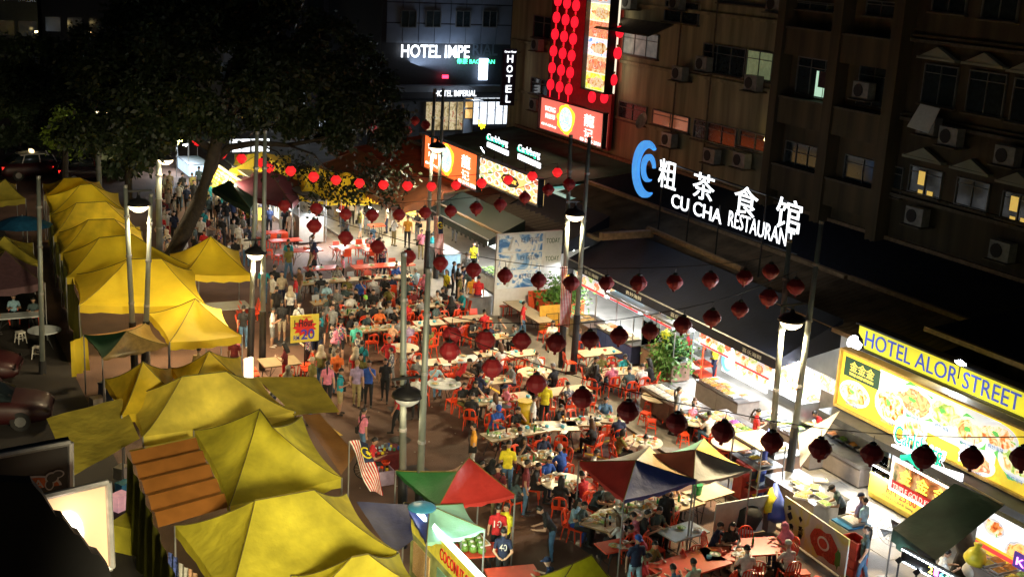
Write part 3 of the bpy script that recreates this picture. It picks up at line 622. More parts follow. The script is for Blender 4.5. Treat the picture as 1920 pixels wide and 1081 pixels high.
# two red seafood signs (near: orange, far: salmon)
def seafood_sign(label,x,tl,br,c,es):
    t,W,Hh=board('restaurant_sign',label,x,tl,br,E_('lit_'+label.split()[0]+'_panel',c,es,.12),frame=black_paint)
    oval(t,-W*.42,-Hh*.5,W*.135,Hh*.44,E_('halo_yellow',(1,.62,.03),1.6),.012,wob=.10,n=36,seed=2)
    oval(t,-W*.42,-Hh*.5,W*.10,Hh*.36,ramp_print('lit_seafood_plate',[(.1,.55,.6),(.85,.95,.85),(.5,.8,.3),(.3,.6,.8),(.9,.9,.6)],3,es=1.2),.02)
    wn=E_('sign_white',(1,.95,.88),1.5)
    text('lettering','龍',wn,(-.03,-W*.70,-Hh*.52),RV,UPV,w=W*.15,h=Hh*.36,ex=.01,off=.02,parent=t); text('lettering','记',wn,(-.03,-W*.71,-Hh*.83),RV,UPV,w=W*.13,h=Hh*.25,ex=.01,off=.02,parent=t)
    text('lettering','WONG',wn,(-.03,-W*.08,-Hh*.40),RV,UPV,w=W*.17,h=Hh*.15,ex=.01,off=.01,parent=t); text('lettering','黃亚華',wn,(-.03,-W*.09,-Hh*.62),RV,UPV,w=W*.16,h=Hh*.15,ex=.01,off=.01,parent=t)
    text('lettering','03-9-60-boy',wn,(-.03,-W*.04,-Hh*.88),RV,UPV,w=W*.24,h=Hh*.10,ex=.01,parent=t); text('lettering','03-2144-2001',wn,(-.03,-W*.66,-Hh*.97),RV,UPV,w=W*.30,h=Hh*.10,ex=.01,parent=t)
    return t
seafood_sign('orange backlit seafood sign standing on the low brown roof',28,(797,250),(897,359),(.95,.16,.035),1.0)
seafood_sign('salmon backlit seafood sign under the tall photo billboard',36,(1015,180),(1131,278),(.80,.17,.12),.75)
light('sign_glow','AREA',PX(1070,250,34.5),40,(1,.4,.25),3,1.5,to=PX(1070,330,31))
# photo board of dishes on the low roof
t,W,Hh=board('dish_photo_board','lit ochre photo board of plated dishes beside orange sign',28,(900,291),(1012,387),E_('lit_ochre',(.80,.52,.18),.9),frame=black_paint)
k=0
for i in range(8):
    for j in range(3):
        y=-W*(i+.5)/8; z=-Hh*(j+.5)/3.3-.05
        if 2<i<6 and j==1: continue
        oval(t,y,z,W*.056,Hh*.135,white_soft,.012,n=14); oval(t,y,z,W*.040,Hh*.10,fm[(i+j)%4],.02,n=12,wob=.15,seed=i*3+j)
oval(t,-W*.53,-Hh*.52,W*.15,Hh*.24,E_('lit_black_plaque',(.02,.015,.01),.2),.03,n=8); text('lettering','金记面家',E_('lit_gold',(.95,.6,.1),1.2),(-.05,-W*.42,-Hh*.58),RV,UPV,w=W*.22,h=Hh*.16,ex=.01,off=.01,parent=t)
# two white neon beer signs above it
def beer_neon(label,tl,br,x=28):
    p=PX(*tl,x); q=PX(*br,x); W=p.y-q.y; Hh=p.z-q.z; t=thing('beer_neon_sign',label,'sign',p,group='white beer neons on the roof')
    tn=E_('teal_neon',(.0,.55,.30),2.0)
    o=text('lettering','Carlsberg',neon_w,(0,0,-Hh*.55),RV,UPV,w=W,h=Hh*.5,ex=.06,off=.07,parent=t); text('lettering','Carlsberg',tn,(-.1,-.1,-Hh*.52),RV,UPV,w=W*.86,h=Hh*.36,ex=.02,off=-.005,parent=t)
    b=MB(); b.slab([(0,0,-Hh*.62),(0,-W,-Hh*.72),(0,-W,-Hh*1.0),(0,0,-Hh*.9)],.08,(-1,0,0)); part('neon_bar',b,neon_w,t)
    b=MB(); b.tube([(.1,-W*.3,-Hh),(.1,-W*.3,-Hh-.7)],.03,); b.tube([(.1,-W*.7,-Hh),(.1,-W*.7,-Hh-.7)],.03); part('post',b,black_paint,t)
beer_neon('left of two small white beer neons over the dish photo board',(914,248),(951,292)); beer_neon('right of two small white beer neons over the dish photo board',(972,268),(1011,316))
p=PX(896,240,29); t=thing('tiger_neon','small yellow beer neon above the first white neon','sign',p); text('lettering','Tiger',E_('yellow_neon',(1,.75,.02),3),(0,0,0),RV,UPV,w=.9,h=.42,ex=.04,off=.02,parent=t)
def floodlight(label,p,to,e,color=(.85,.93,1),s=.32,es=30,cone=130):
    t=thing('floodlight',label,'floodlight',p); d=(Vector(to)-p).normalized(); q=Vector((0,0,-1)).rotation_difference(d).to_matrix().to_4x4()
    b=MB(); b.box((0,0,.08),(s,s*.8,.14)); part('housing',b,black_paint,t,M4=q)
    b=MB(); b.box((0,0,0),(s*.9,s*.7,.03)); part('lamp_face',b,E_('flood_%d'%es,color,es),t,M4=q)
    if es>=60: b=MB(); b.ball((0,0,0),s*.6,12,8); part('glare_ball',b,E_('flood_glass',color,9),t,M4=Matrix.Translation(d*.08))  # glowing ball added to make the lamp's glare visible
    b=MB(); b.tube([(0,0,.1),(0,0,-.5)],.025); part('bracket',b,black_paint,t)
    light('floodlight_beam','SPOT',p+d*(.1+(s if es>=60 else 0)),e,color,max(.15,s*1.3 if e>9000 else .15),to=to,spot=cone)
floodlight('small white floodlight left of the first white beer neon',PX(905,281,27.7),Vector((20,60,0)),700,es=25)
# ---------------------------------------------------------------- vertical photo billboard and its red lantern grid
gx=37.2
t,W,Hh=board('photo_billboard','tall narrow lit billboard of food photos among red lanterns',gx-.5,(1112,-60),(1140,176),E_('lit_cream',(.9,.8,.6),.9),frame=black_paint,th=.4)
cc=[fm[0],white_lit,ramp_print('lit_noodle_print',[(.9,.6,.15),(1,.85,.4),(.95,.5,.1),(1,.95,.8)],2.5,es=1.3),fm[3],ramp_print('lit_blue_fish_print',[(.12,.3,.75),(.75,.85,1),(.95,.5,.4),(.3,.5,.9),(.9,.8,.8)],2.5,es=1.1),fm[1],ramp_print('lit_yellow_dish_print',[(.85,.75,.05),(.5,.6,.05),(1,.9,.4)],2.5,es=1.0)]
n=7
for i in range(n):
    rect(t,-.08,-W+.08,-Hh*i/n,-Hh*(i+1)/n+.06,cc[i],.012,'photo_tile'); oval(t,-W*.5,-Hh*(i+.5)/n,W*.38,Hh/n*.3,fm[(i*2+1)%4],.03,wob=.2,seed=i)
bk=MB(); p=PX(1040,0,gx+.4); q=PX(1165,0,gx+.4); z0=PX(1150,285,gx+.4).z
bk.box((gx+.35,(p.y+q.y)/2,(z0+25)/2),(.2,p.y-q.y,25-z0)); solo('lantern_backboard',bk,M('dark_red_cladding',(.16,.008,.01),.5,var=.3),'dark red cladding behind the lantern grid','cladding')
lan_hot=M('glowing_red_lantern',(1,.03,.05),em=(1,.012,.03),es=.85,var=.1); gold=M('gold_trim',(.6,.35,.08),.4,metal=.4)
hot_core=E_('lantern_hot_core',(1,.35,.3),3)
def lantern_grid():
    ln=MB(); ln.lathe([(.07,-.32),(.15,-.27),(.21,-.14),(.23,0),(.21,.14),(.15,.27),(.07,.32)],14); me=ln.mesh('lantern_body',lan_hot,True)
    cp=MB(); cp.tube([(0,0,-.8),(0,0,-.36)],[.03,.06],6); cm=cp.mesh('tassel',lan_hot)
    tpm=MB(); tpm.tube([(0,0,.34),(0,0,.46)],.09,8); tm=tpm.mesh('cap',gold)
    rows=7; cols=[(1046,1064,1081)]
    names=['left','middle','right']
    for r in range(rows):
        for c in range(3):
            px=1046+c*17-(r*2.2)+ (0); py=-30+r*31.5+c*4.5-(0)
            p=PX(px+ (5-r)*.6,py,gx-.35)
            t=thing('grid_lantern','glowing red lantern, %s column, %s row of the lit lantern grid'%(names[c],['top','second','third','fourth','fifth','sixth','lowest'][r]),'lantern',p,group='red lanterns of the billboard grid')
            link('lantern_body',me,t); link('tassel',cm,t); link('cap',tm,t)
    for i,(px,py) in enumerate(((1133,183),(1150,150),(1158,100),(1162,60),(1110,182))):
        p=PX(px,py,gx-.2); t=thing('grid_lantern','glowing red lantern %s the tall photo billboard'%['just below','lower right of','mid right of','upper right of','lower left of'][i],'lantern',p,group='red lanterns of the billboard grid')
        link('lantern_body',me,t); link('cap',tm,t)
lantern_grid()
light('red_lantern_glow','AREA',PX(1075,80,gx-1.6),35,(1,.05,.06),6,4,to=PX(1075,80,gx+1))
# ---------------------------------------------------------------- low shop roofs, from the awnings back to the flats
roofm=M('rusty_corrugated_roof',(.13,.09,.055),.6,metal=.2,var=.45,ns=1.2); roofg=M('green_roof_sheet',(.03,.10,.07),.6,var=.4,ns=1); roofb=M('brick_red_roof',(.28,.075,.025),.7,var=.4,ns=1.5); dark_roof=M('black_roof_sheet',(.010,.013,.026),.7,var=.4)
rib_m=M('roof_beam',(.20,.13,.07),.7,var=.3)
def corr_roof(label,x0,z0,x1,z1,ya,yb,mat,beams=True,pitch=.30):
    t=thing('shop_roof',label,'roof',((x0+x1)/2,(ya+yb)/2,(z0+z1)/2)); b=MB(); n=int((ya-yb)/pitch*2); vs=[];fs=[]
    for i in range(n+1):
        y=yb+(ya-yb)*i/n; h=.035*(1 if i%2 else -1); vs+=[(x0,y,z0+h),(x1,y,z1+h)]
    fs=[(2*i,2*i+1,2*i+3,2*i+2) for i in range(n)]; b.add(vs,fs); part('roof_sheet',b,mat,t,loc=-t.location)
    if beams:
        b=MB(); b.box((0,0,0),(.18,abs(ya-yb),.16)); part('front_beam',b,rib_m,t,loc=Vector((x0,(ya+yb)/2,z0-.02))-t.location); part('back_beam',b,rib_m,t,loc=Vector((x1,(ya+yb)/2,z1+.08))-t.location)
    return t
corr_roof('long brown corrugated roof behind the middle awning',29.5,3.35,33.4,4.3,56,36,roofm)
corr_roof('upper dark corrugated roof under the white restaurant letters',33.6,4.35,37.9,5.0,56,30,dark_roof)
corr_roof('near dark roof behind the long black awning',29.8,3.7,33.4,4.35,35.8,28.6,roofm)
corr_roof('pale ribbed roof beside the green awning under red lanterns',26.2,2.95,31,3.6,60,50.2,M('pale_ribbed_sheet',(.03,.027,.022),.6,var=.2),pitch=.5)
corr_roof('brick red roof under the orange seafood sign',25.8,3.0,32,3.9,75,60.2,roofb)
corr_roof('dark green roof at the foot of the flats near photo billboard',30.5,3.9,37.8,4.7,73,57,roofg)
corr_roof('dark roof between the right edge sign and the flats',30,4.9,37.8,5.6,28.4,10,dark_roof)
# beams and light-coloured scraps on roofs
b=MB(); b.box((0,0,0),(.3,2.6,.3)); solo('roof_beam',b,rib_m,'short rusty beam lying across the brown roof','beam',loc=PZ(1175,440,4.2),rz=PI/2)
b=MB(); a=PZ(1215,428,4.35); c=PZ(1392,505,4.2); b.tube([a,c],.12,6); solo('roof_beam',b,rib_m,'long ochre ridge beam running down the dark roof','beam')
b=MB(); a=PZ(1130,345,3.9); c=PZ(1060,365,3.9); b.slab([PZ(1020,352,3.9),PZ(1112,343,3.9),PZ(1150,372,3.9),PZ(1045,372,3.9)],.15,(0,0,1)); solo('skylight',b,M('teal_lit_sheet',(.2,.5,.45),.5,em=(.25,.7,.6),es=.35,var=.4,ns=2),'pale teal lit skylight beside the dish photo board','skylight')
# roof floor walls so that shops have a back
shopwall=M('shop_wall',(.45,.44,.40),.7,var=.25,ns=1)
b=MB(); b.box((31.4,42,1.75),(.2,56,3.5)); solo('shop_back_wall',b,shopwall,'pale back wall of the shops under the awnings','wall')
# ---------------------------------------------------------------- CU CHA sign
sx=31.; t=thing('restaurant_letters','large white neon restaurant letters with a blue swirl over the dark roof','sign',PX(1258,387,sx))
def onX(s,px,py,px2,hpx,x,mat,par,ex=.12,off=.02,name='letter_group',sc_=1.):
    p=PX(px,py,x); q=PX(px2,py,x); k=PX(px,py-hpx,x); text(name,s,mat,p-par.location,RV,UPV,w=(p.y-PX(px2,py+ (px2-px)*.35,x).y),h=k.z-p.z,ex=ex,off=off,parent=par)
onX('CU CHA',1258,387,1352,26,sx,neon_w,t,off=.03); onX('RESTAURANT',1365,423,1487,30,sx,neon_w,t,off=.0)
for ch,px,py,px2,h in(('粗',1233,348,1266,54),('茶',1297,368,1337,50),('食',1374,396,1418,54),('馆',1452,424,1499,60)): onX(ch,px,py,px2,h,sx,E_('neon_cjk',(.92,.98,1),1.6),t,off=.025)
# blue swirl: two crescents
def crescent(par,c,R0,w0,a0,a1,mat,n=20,ex=.15,inner=.0):
    b=MB(); vs=[];c=Vector(c)
    for i in range(n+1):
        s=i/n; a=a0+(a1-a0)*s; wd=w0*math.sin(PI*min(1,s*.95+.03))**.7
        for rr in(R0-wd/2,R0+wd/2): vs.append(c+Vector((0,-math.cos(a)*rr*.95,math.sin(a)*rr*1.15)))
    fs=[(2*i,2*i+1,2*i+3,2*i+2) for i in range(n)]; m=len(vs)
    vs2=[v+Vector((-ex,0,0)) for v in vs]; b.add(vs+vs2,fs+[(f[3]+m,f[2]+m,f[1]+m,f[0]+m) for f in fs]+[(2*i,2*i+2,2*i+2+m,2*i+m) for i in range(n)]+[(2*i+1,2*i+1+m,2*i+3+m,2*i+3) for i in range(n)])
    return part('swirl',b,mat,par)
bl=M('blue_neon',(.1,.35,.8),em=(.06,.30,.75),es=.75,var=.5,ns=1.2)
c=PX(1216,318,sx)-t.location
crescent(t,c,.98,.46,R(60),R(300),bl); crescent(t,c+Vector((0,-.12,.06)),.46,.24,R(10),R(300),bl)
b=MB()
for px,py in((1290,440),(1345,455),(1432,440),(1478,470),(1240,380)):
    p=PX(px,py,sx+.2); b.tube([(sx+.15,p.y,3.9),(sx+.15,p.y,p.z+1.6)],.04)
a=PX(1245,392,sx+.2); c2=PX(1495,478,sx+.2); b.tube([a,c2],.04); a=PX(1235,300,sx+.2); c2=PX(1490,382,sx+.2); b.tube([a,c2],.04)
part('support_frame',b,black_paint,t,loc=-t.location)
# ---------------------------------------------------------------- awnings
navy_cloth=M('dark_navy_awning',(.004,.006,.016),.6,var=.35,ns=1.5,bump=.2,bs=6); green_cloth=M('dark_green_awning',(.005,.013,.008),.6,var=.3,ns=1.5); strip_w=M('awning_print',(.5,.5,.45),.6)
def awning(label,x0,z0,x1,z1,ya,yb,mat,scallop=False,letters=()):
    t=thing('awning',label,'awning',(x0,(ya+yb)/2,z0)); L=ya-yb; n=max(6,int(L*1.5)); b=MB(); vs=[];m=4
    for j in range(m+1):
        for i in range(n+1):
            s=j/m; y=-L/2+L*i/n; vs.append((s*(x1-x0),y,s*(z1-z0)-.10*math.sin(PI*s)-.025*math.cos(2*PI*i/3)*math.sin(PI*s)))
    fs=[(j*(n+1)+i,j*(n+1)+i+1,(j+1)*(n+1)+i+1,(j+1)*(n+1)+i) for j in range(m) for i in range(n)]
    b.add(vs,[f[::-1] for f in fs]); b.add([(x_,y_,z_-.035) for x_,y_,z_ in vs],fs); part('canopy_cloth',b,mat,t,smooth=True)
    v=MB(); k=int(L/.25)
    for i in range(k):
        y0=-L/2+L*i/k; y1=-L/2+L*(i+1)/k; d=.34 if not scallop else .30+.12*(i%2)
        v.quad((-.02,y0,.02),(-.02,y1,.02),(-.03,y1,-d),(-.03,y0,-d))
    part('valance',v,mat,t)
    r=MB(); r.tube([(0,-L/2,.02),(0,L/2,.02)],.035); part('front_rail',r,steel_dull,t)
    e=MB(); e.add([(0,L/2,0),(x1-x0,L/2,z1-z0),(x1-x0,L/2,-.3),(0,L/2,-.3)],[(0,1,2,3)]); part('side_cloth',e,mat,t); e=MB(); e.add([(0,-L/2,0),(x1-x0,-L/2,z1-z0),(x1-x0,-L/2,.2),(0,-L/2,-.3)],[(3,2,1,0)]); part('side_cloth',e,mat,t)
    for yy,s,ww in letters: text('valance_lettering',s,strip_w,(-.05,yy-t.location.y,-.26),RV,UPV,w=ww,h=.17,ex=.005,parent=t)
    return t
awning('shorter navy awning with small white valance characters over the posters',27.9,2.75,30.6,4.15,56.2,49.0,navy_cloth,letters=((54.6,'E 6 A 5 6',1.2),(51.6,'喜乐海鲜',1.3)))
awning('very long navy awning over the glass food carts',27.45,2.75,30.2,4.0,47.2,32.4,navy_cloth,letters=((45.6,'喜乐海鲜',1.2),(38.9,'喜乐海鲜',1.2),(34.3,'喜乐海鲜',1.1),(42.2,'煮炒海鲜',1.2)))
awning('dark green scalloped awning behind the first red lanterns',25.5,2.75,27.4,3.6,58.4,51.3,green_cloth,scallop=True)
awning('rust red far awning with scalloped edge below the red roof',24.2,2.7,26.6,3.6,72,59.0,M('rust_awning',(.22,.07,.02),.6,var=.4,ns=1),scallop=True)
# tube lights below the awnings, with their light
tube_m=E_('tube_light_white',(.95,.98,1),14)
def tubelight(label,p,L,e,along='Y',color=(.93,.97,1),w=.5,m=None):
    t=thing('tube_light',label,'tube light',p,group='white tube lights under the awnings'); b=MB(); b.box((0,0,0),(.05,L,.05) if along=='Y' else (L,.05,.05)); part('tube',b,m or tube_m,t)
    c=MB(); c.box((0,0,.05),(.09,L+.05,.04) if along=='Y' else (L+.05,.09,.04)); part('fitting',c,steel_dull,t)
    light('tube_light_spill','AREA',Vector(p)+Vector((0,0,-.06)),e,color,L if along=='Y' else w,.25 if along=='Y' else L,to=Vector(p)+Vector((-.45,0,-1)))
for i,y in enumerate((46,43.4,40.8,38.2,35.6,33.2)): tubelight('white tube light %s of six under the very long awning'%['farthest','second farthest','third farthest','third nearest','second nearest','nearest'][i],(28.4,y,2.62),1.9,230)
for i,y in enumerate((55,52.2,49.8)): tubelight('white tube light %s of three under the shorter awning'%['farthest','middle','nearest'][i],(28.8,y,2.62),1.6,150)
for i,y in enumerate((57,54)): tubelight('white tube light %s of two under the scalloped green awning'%['farther','nearer'][i],(26.3,y,2.6),1.5,90,color=(1,.93,.8))
for i,y in enumerate((70,66.5,63)): tubelight('warm tube light %s of three under the rust awning'%['farthest','middle','nearest'][i],(25.6,y,2.85),1.8,130,color=(1,.85,.55),m=E_('tube_light_warm',(1,.85,.5),12))
# lit poster strip under the long awning
for i,(ya,yb,z0,z1) in enumerate(((47.0,44.3,2.1,2.95),(44.1,41.6,2.15,2.9),(41.4,39.2,2.2,2.88),(37.4,35.4,2.2,2.88),(35.2,33.0,2.15,2.9))):
    t,W,Hh=board('menu_poster','bright lit menu poster %s hung below the long awning edge'%['farthest','second farthest','middle','second nearest','nearest'][i],30.0,(0,0),(0,0),[white_lit,E_('lit_aqua',(.55,.85,1),1.0),white_lit,E_('lit_pale_pink',(1,.8,.75),1.0),white_lit][i],px=False) if 0 else (None,0,0)
    t=thing('menu_poster','bright lit menu poster %s hung below the long awning edge'%['farthest','second farthest','middle','second nearest','nearest'][i],'poster',(27.78,ya,z1-.42),group='lit menu posters under the long awning'); W=ya-yb; Hh=z1-z0
    b=MB(); b.box((.06,-W/2,-Hh/2),(.1,W,Hh)); part('panel',b,[white_lit,E_('lit_aqua',(.55,.85,1),1.0),white_lit,E_('lit_pale_pink',(1,.8,.75),1.0),white_lit][i],t)
    for k in range(5):
        y=-W*(k+.5)/5; z=-Hh*(.35+.3*(k%2)); oval(t,y,z,.24,.18,fm[(k+i)%4],.012,wob=.2,seed=k+i)
    rect(t,-W*.05,-W*.95,-Hh*.97,-Hh*.86,E_('lit_red_strip',(.8,.05,.05),.9),.014)
# ---------------------------------------------------------------- right edge: hotel name sign, big dish billboard, neon
ybs=PX(1612,605,29.2); t,W,Hh=board('hotel_name_sign','long yellow lit sign with blue hotel street name at right edge',29.2,(1612,605),(1985,797),E_('lit_yellow_sign',(.72,.70,.05),.55,.1),th=.3,frame=black_paint)
h1=PX(1612,605,29.2).z-PX(1612,651,29.2).z; tl=PX(1612,605,29.2)
print('hotel sign',tl,W,Hh,h1)
for o in list(t.children): bpy.data.objects.remove(o)
W=9.6; Hh=h1
b=MB(); b.box((.16,-W/2,-Hh/2),(.3,W,Hh)); part('panel',b,E_('lit_yellow_sign',(.72,.70,.05),.55,.1),t)
b=MB(); 
for z in(0,-Hh): b.box((.1,-W/2,z),(.44,W+.1,.06))
part('frame',b,black_paint,t)
e=PX(1912,768,29.2); s0=PX(1622,645,29.2)
text('lettering','HOTEL ALOR STREET',E_('lit_blue_letters',(.03,.07,.55),.5),(-.02,s0.y-tl.y,-Hh*.83),RV,UPV,w=s0.y-e.y,h=Hh*.64,ex=.01,off=.008,parent=t)
b=MB()
for k in range(4): b.tube([(.3,-1-k*2.4,-.2),(.9,-1-k*2.4,-1.8)],.04)
part('strut',b,steel_dull,t)
# big billboard of dishes
bx=27.5; tl=PX(1582,655,bx); bl_=PX(1572,757,bx); W=11.5; Hh=tl.z-bl_.z
t=thing('dish_billboard','huge yellow billboard of crab and prawn dishes with a green logo plaque','billboard',tl)
yel=E_('lit_yellow_print',(.80,.60,.05),.56,.15)
b=MB(); b.box((.16,-W/2,-Hh/2),(.3,W,Hh)); part('panel',b,yel,t)
rect(t,-1.7,-6.5,-.1,-Hh+.5,white_lit,.008); 
b=MB()
for z in(0.03,-Hh-.03): b.box((.1,-W/2,z),(.42,W+.1,.07))
b.box((.1,.03,-Hh/2),(.42,.07,Hh)); part('frame',b,M('gold_frame',(.55,.38,.12),.5),t)
dg=E_('lit_dark_green',(.015,.05,.035),.6); goldl=E_('lit_gold_letters',(.85,.70,.12),1.0)
rect(t,-.15,-1.75,-.15,-.78,dg,.016,'logo_plaque'); text('lettering','金金金',goldl,(-.022,-.40,-.55),RV,UPV,w=1.1,h=.32,ex=.004,off=.015,parent=t); text('lettering','TRIPLE GOLD KITCHEN',goldl,(-.022,-.40,-.70),RV,UPV,w=1.1,h=.09,ex=.004,parent=t)
dishes=[(-.75,-1.25,.62,.36,0),(-2.35,-1.05,.62,.5,0),(-3.3,-.62,.72,.42,3),(-4.5,-.55,.62,.40,2),(-3.4,-1.45,.5,.30,1),(-5.5,-.75,.55,.38,1),(-6.5,-.5,.62,.34,0),(-5.9,-1.5,.6,.32,3),(-7.3,-1.0,.66,.42,2),(-8.6,-.6,.62,.36,0),(-8.9,-1.4,.6,.34,1),(-10.2,-.9,.75,.5,3)]
for i,(y,z,a,c,m_) in enumerate(dishes):
    if i%3==2: oval(t,y,z,a*1.35,c*1.4,green_lit,.014,n=5)
    oval(t,y,z,a*1.12,c*1.15,white_lit,.018+i*.0006,'plate_print'); oval(t,y,z,a*.9,c*.86,fm[m_],.030+i*.0006,'dish_print',wob=.16,seed=i); oval(t,y+.1,z+.05,a*.2,c*.2,green_lit,.040,'garnish_print',wob=.3,n=9,seed=i)
    text('caption','鲜炒海味',E_('caption_blue',(.1,.2,.35),.5),(-.045,y+.3,z-c*1.25),RV,UPV,w=.55,h=.14,ex=.003,parent=t)
# beer neon on billboard
pz=PX(1675,850,26.9); pe=PX(1812,868,26.9); t=thing('large_beer_neon','large teal script beer neon with white halo on the dish billboard','sign',PX(1675,800,26.9))
tn=E_('teal_neon_bright',(.0,.42,.27),1.0)
p0=PX(1678,835,26.9); p1=PX(1770,880,26.9); w_=p0.y-p1.y; h_=PX(1700,790,26.9).z-PX(1700,850,26.9).z
L0=Vector((0,0,0)); base=p0-t.location
text('lettering','Carlsberg',neon_w2,base+Vector((0,.12,-.12)),RV,UPV,w=w_*1.06,h=h_*.98,ex=.03,off=.085,parent=t,shear=.0)
text('lettering','Carlsberg',tn,base+Vector((-.07,0,0)),RV,UPV,w=w_*.96,h=h_*.74,ex=.02,off=.005,parent=t)
b=MB(); b.tube([base+Vector((-.1,-.45,-.18)),base+Vector((-.1,-.75,-.05)),base+Vector((-.1,-1.2,-.28))],[.10,.12,.03],8); part('leaf_stroke',b,tn,t)
q=PX(1795,862,26.85)-t.location; text('lettering','香港',neon_w,q,RV,UPV,w=.42,h=.55,ex=.03,off=.06,parent=t)
for a,c in(((1672,832),(1708,856)),((1740,868),(1802,902))):
    p=PX(*a,26.8)-t.location; q=PX(*c,26.8)-t.location; b=MB(); b.slab([p,(q.x,q.y,q.z+.22),(q.x,q.y,q.z),(p.x,p.y,p.z-.25)],.06,(-1,0,0)); part('neon_bar',b,neon_w,t)
# under-billboard ledge with gutter
b=MB(); b.box((27.2,tl.y-W/2,bl_.z-.22),(.9,W,.22))
solo('shop_fascia',b,M('dark_slate_fascia',(.04,.045,.055),.6,var=.3,ns=3),'dark gutter ledge running below the dish billboard','ledge')
# glaring floodlight + second on the sign
floodlight('glaring white floodlight at the left end of the yellow hotel street sign',PX(1607,641,28.6),Vector((19,34,0)),1500,es=120,s=.42,cone=140)
floodlight('small floodlight halfway along the yellow hotel street sign',PX(1801,680,28.9),Vector((26,24,1)),220,es=40)
# lit white food poster beyond the pole pair
t,W,Hh=board('dumpling_poster','large glowing white poster of chicken and seafood behind the pole pair',29.4,(1432,652),(1580,800),white_lit,cat='poster',px=True,frame=None)
W0=W; tlp=PX(1432,652,29.4)
print('poster',tlp,W,Hh)
for i,(fy,fz,a,c,m_) in enumerate(((.12,.16,.55,.34,1),(.34,.22,.45,.34,1),(.2,.40,.5,.22,2),(.75,.14,.62,.30,1),(.42,.50,.6,.28,0),(.86,.56,.5,.34,3),(.66,.72,.4,.24,3),(.12,.62,.4,.16,0))):
    oval(t,-W*fy,-Hh*fz,a,c,fm[m_],.012+i*.001,'dish_print',wob=.2,seed=i+20)
light('poster_spill','AREA',PX(1500,700,28.6),80,(.95,.97,1),2.5,1.2,to=PX(1420,800,25))
# ---------------------------------------------------------------- pole pairs and street lamps
lampglow=E_('warm_lamp_glass',(1,.80,.48),4.5)
def pole(label,base,top,r=.10,dark=2.3):
    base=Vector(base); t=thing('pole',label,'pole',base,group='tall grey poles standing in pairs'); d=Vector(top)-base
    b=MB(); k=dark/d.z; b.tube([d*0,d*k],[r*1.35,r*1.3],12); part('dark_base',b,black_paint,t,smooth=False)
    b=MB(); b.tube([d*k,d],[r,r*.72],12); part('shaft',b,pole_grey,t,smooth=True)
    for s in(.42,.66,.86): b=MB(); b.tube([d*s-Vector((0,0,.04)),d*s+Vector((0,0,.04))],r*1.08,12); part('band',b,steel_dull,t)
    b=MB(); b.tube([d,d+Vector((0,0,.1))],r*.8,10); part('top_cap',b,steel_dull,t)
    return t
def lamp(label,p,e,wide=165,off=False):
    t=thing('street_lamp',label,'street lamp',p,group='warm dome lamps hung between the poles'); b=MB(); b.lathe([(.42,0),(.40,.08),(.28,.18),(.08,.25),(.05,.36)],18); b.lathe([(.40,.01),(.37,.08),(.26,.17),(.0,.22)],18); part('dome_shade',b,black_paint,t,smooth=True)
    b=MB(); b.lathe([(.0,-.26),(.16,-.24),(.30,-.14),(.36,-.01),(0,.02)],16); part('lamp_glass',b,M('dim_lamp_glass',(.5,.5,.45),.3,em=(.8,.8,.7),es=.12) if off else lampglow,t,smooth=True)
    b=MB(); b.tube([(0,0,.33),(.0,0,.50)],.04); b.box((0,0,.5),(.9,.06,.06)); part('arm',b,black_paint,t)
    light('street_lamp_beam','SPOT',Vector(p)+Vector((0,0,-.30)),e,(1,.78,.45),.45,spot=wide,blend=.5)
    return t
def P3(px,py,y): return PY(px,py,y)
pairs=[('left front',(12.25,28.95),(757,480),(12.4,28.25),(803,510),(764,742),28.6,200),('left middle',(12.45,44.9),(482,252),(12.75,44.3),(497,250),(480,474),44.6,2400),
 ('right middle',(23.9,41.0),(1070,258),(24.15,40.5),(1105,262),(1078,402),40.8,3400),('right front',(24.35,28.5),(1480,455),(24.6,27.9),(1540,420),(1484,601),28.2,3400),
 ('right far',(24.2,55.4),(815,170),(24.5,54.9),(831,170),(820,276),55.1,1800)]
for nm,b1,t1,b2,t2,lp,yl,e in pairs:
    pole('left pole of the %s pair'%nm+', black at its foot',(b1[0],b1[1],.06),PY(*t1,b1[1])); pole('right pole of the %s pair'%nm+', black at its foot',(b2[0],b2[1],.06),PY(*t2,b2[1]))
    lamp(('unlit' if nm=='left front' else 'warm')+' dome lamp between the %s poles'%nm,PY(*lp,yl-.1),e,off=nm=='left front')
b0=PZ(262,716); yb=b0.y
pole('left pole of the V shaped pair rising between yellow tents',(b0.x-.15,yb,0),PY(235,352,yb)); pole('right pole of the V shaped pair rising between yellow tents',(b0.x+.15,yb,0),PY(283,368,yb))
lamp('warm dome lamp on the V shaped poles above the yellow tents',PY(260,384,yb),1000,wide=140)
for (bx_,by),(tx,ty),lab,e in(((300,520),(297,296),'short far lamp post right of the yellow tents',500),((188,395),(181,205),'farthest lamp post left, beside the lit bush',350)):
    g=PZ(bx_,by); t=pole(lab,(g.x,g.y,0),PY(tx,ty,g.y),r=.16,dark=1.0); lamp('warm lamp on the '+lab,PY(tx,ty+2,g.y)+Vector((.3,-.1,.0)),e,wide=140)
b=Vector((12.35,12.4,0)); pole('added unseen lamp post continuing the left pole row toward the viewer',b,b+Vector((0,0,5.2))); lamp('added unseen warm dome lamp nearest the viewer over the left tents',b+Vector((-.45,0,5.0)),1500)  # post and lamp out of view, added to light the near tents
# thin dark pole far left, wires
g=PZ(80,700); pole('dark lean pole at far left beside the olive curtain',(g.x,g.y,0),PY(72,335,g.y),r=.10,dark=.5)
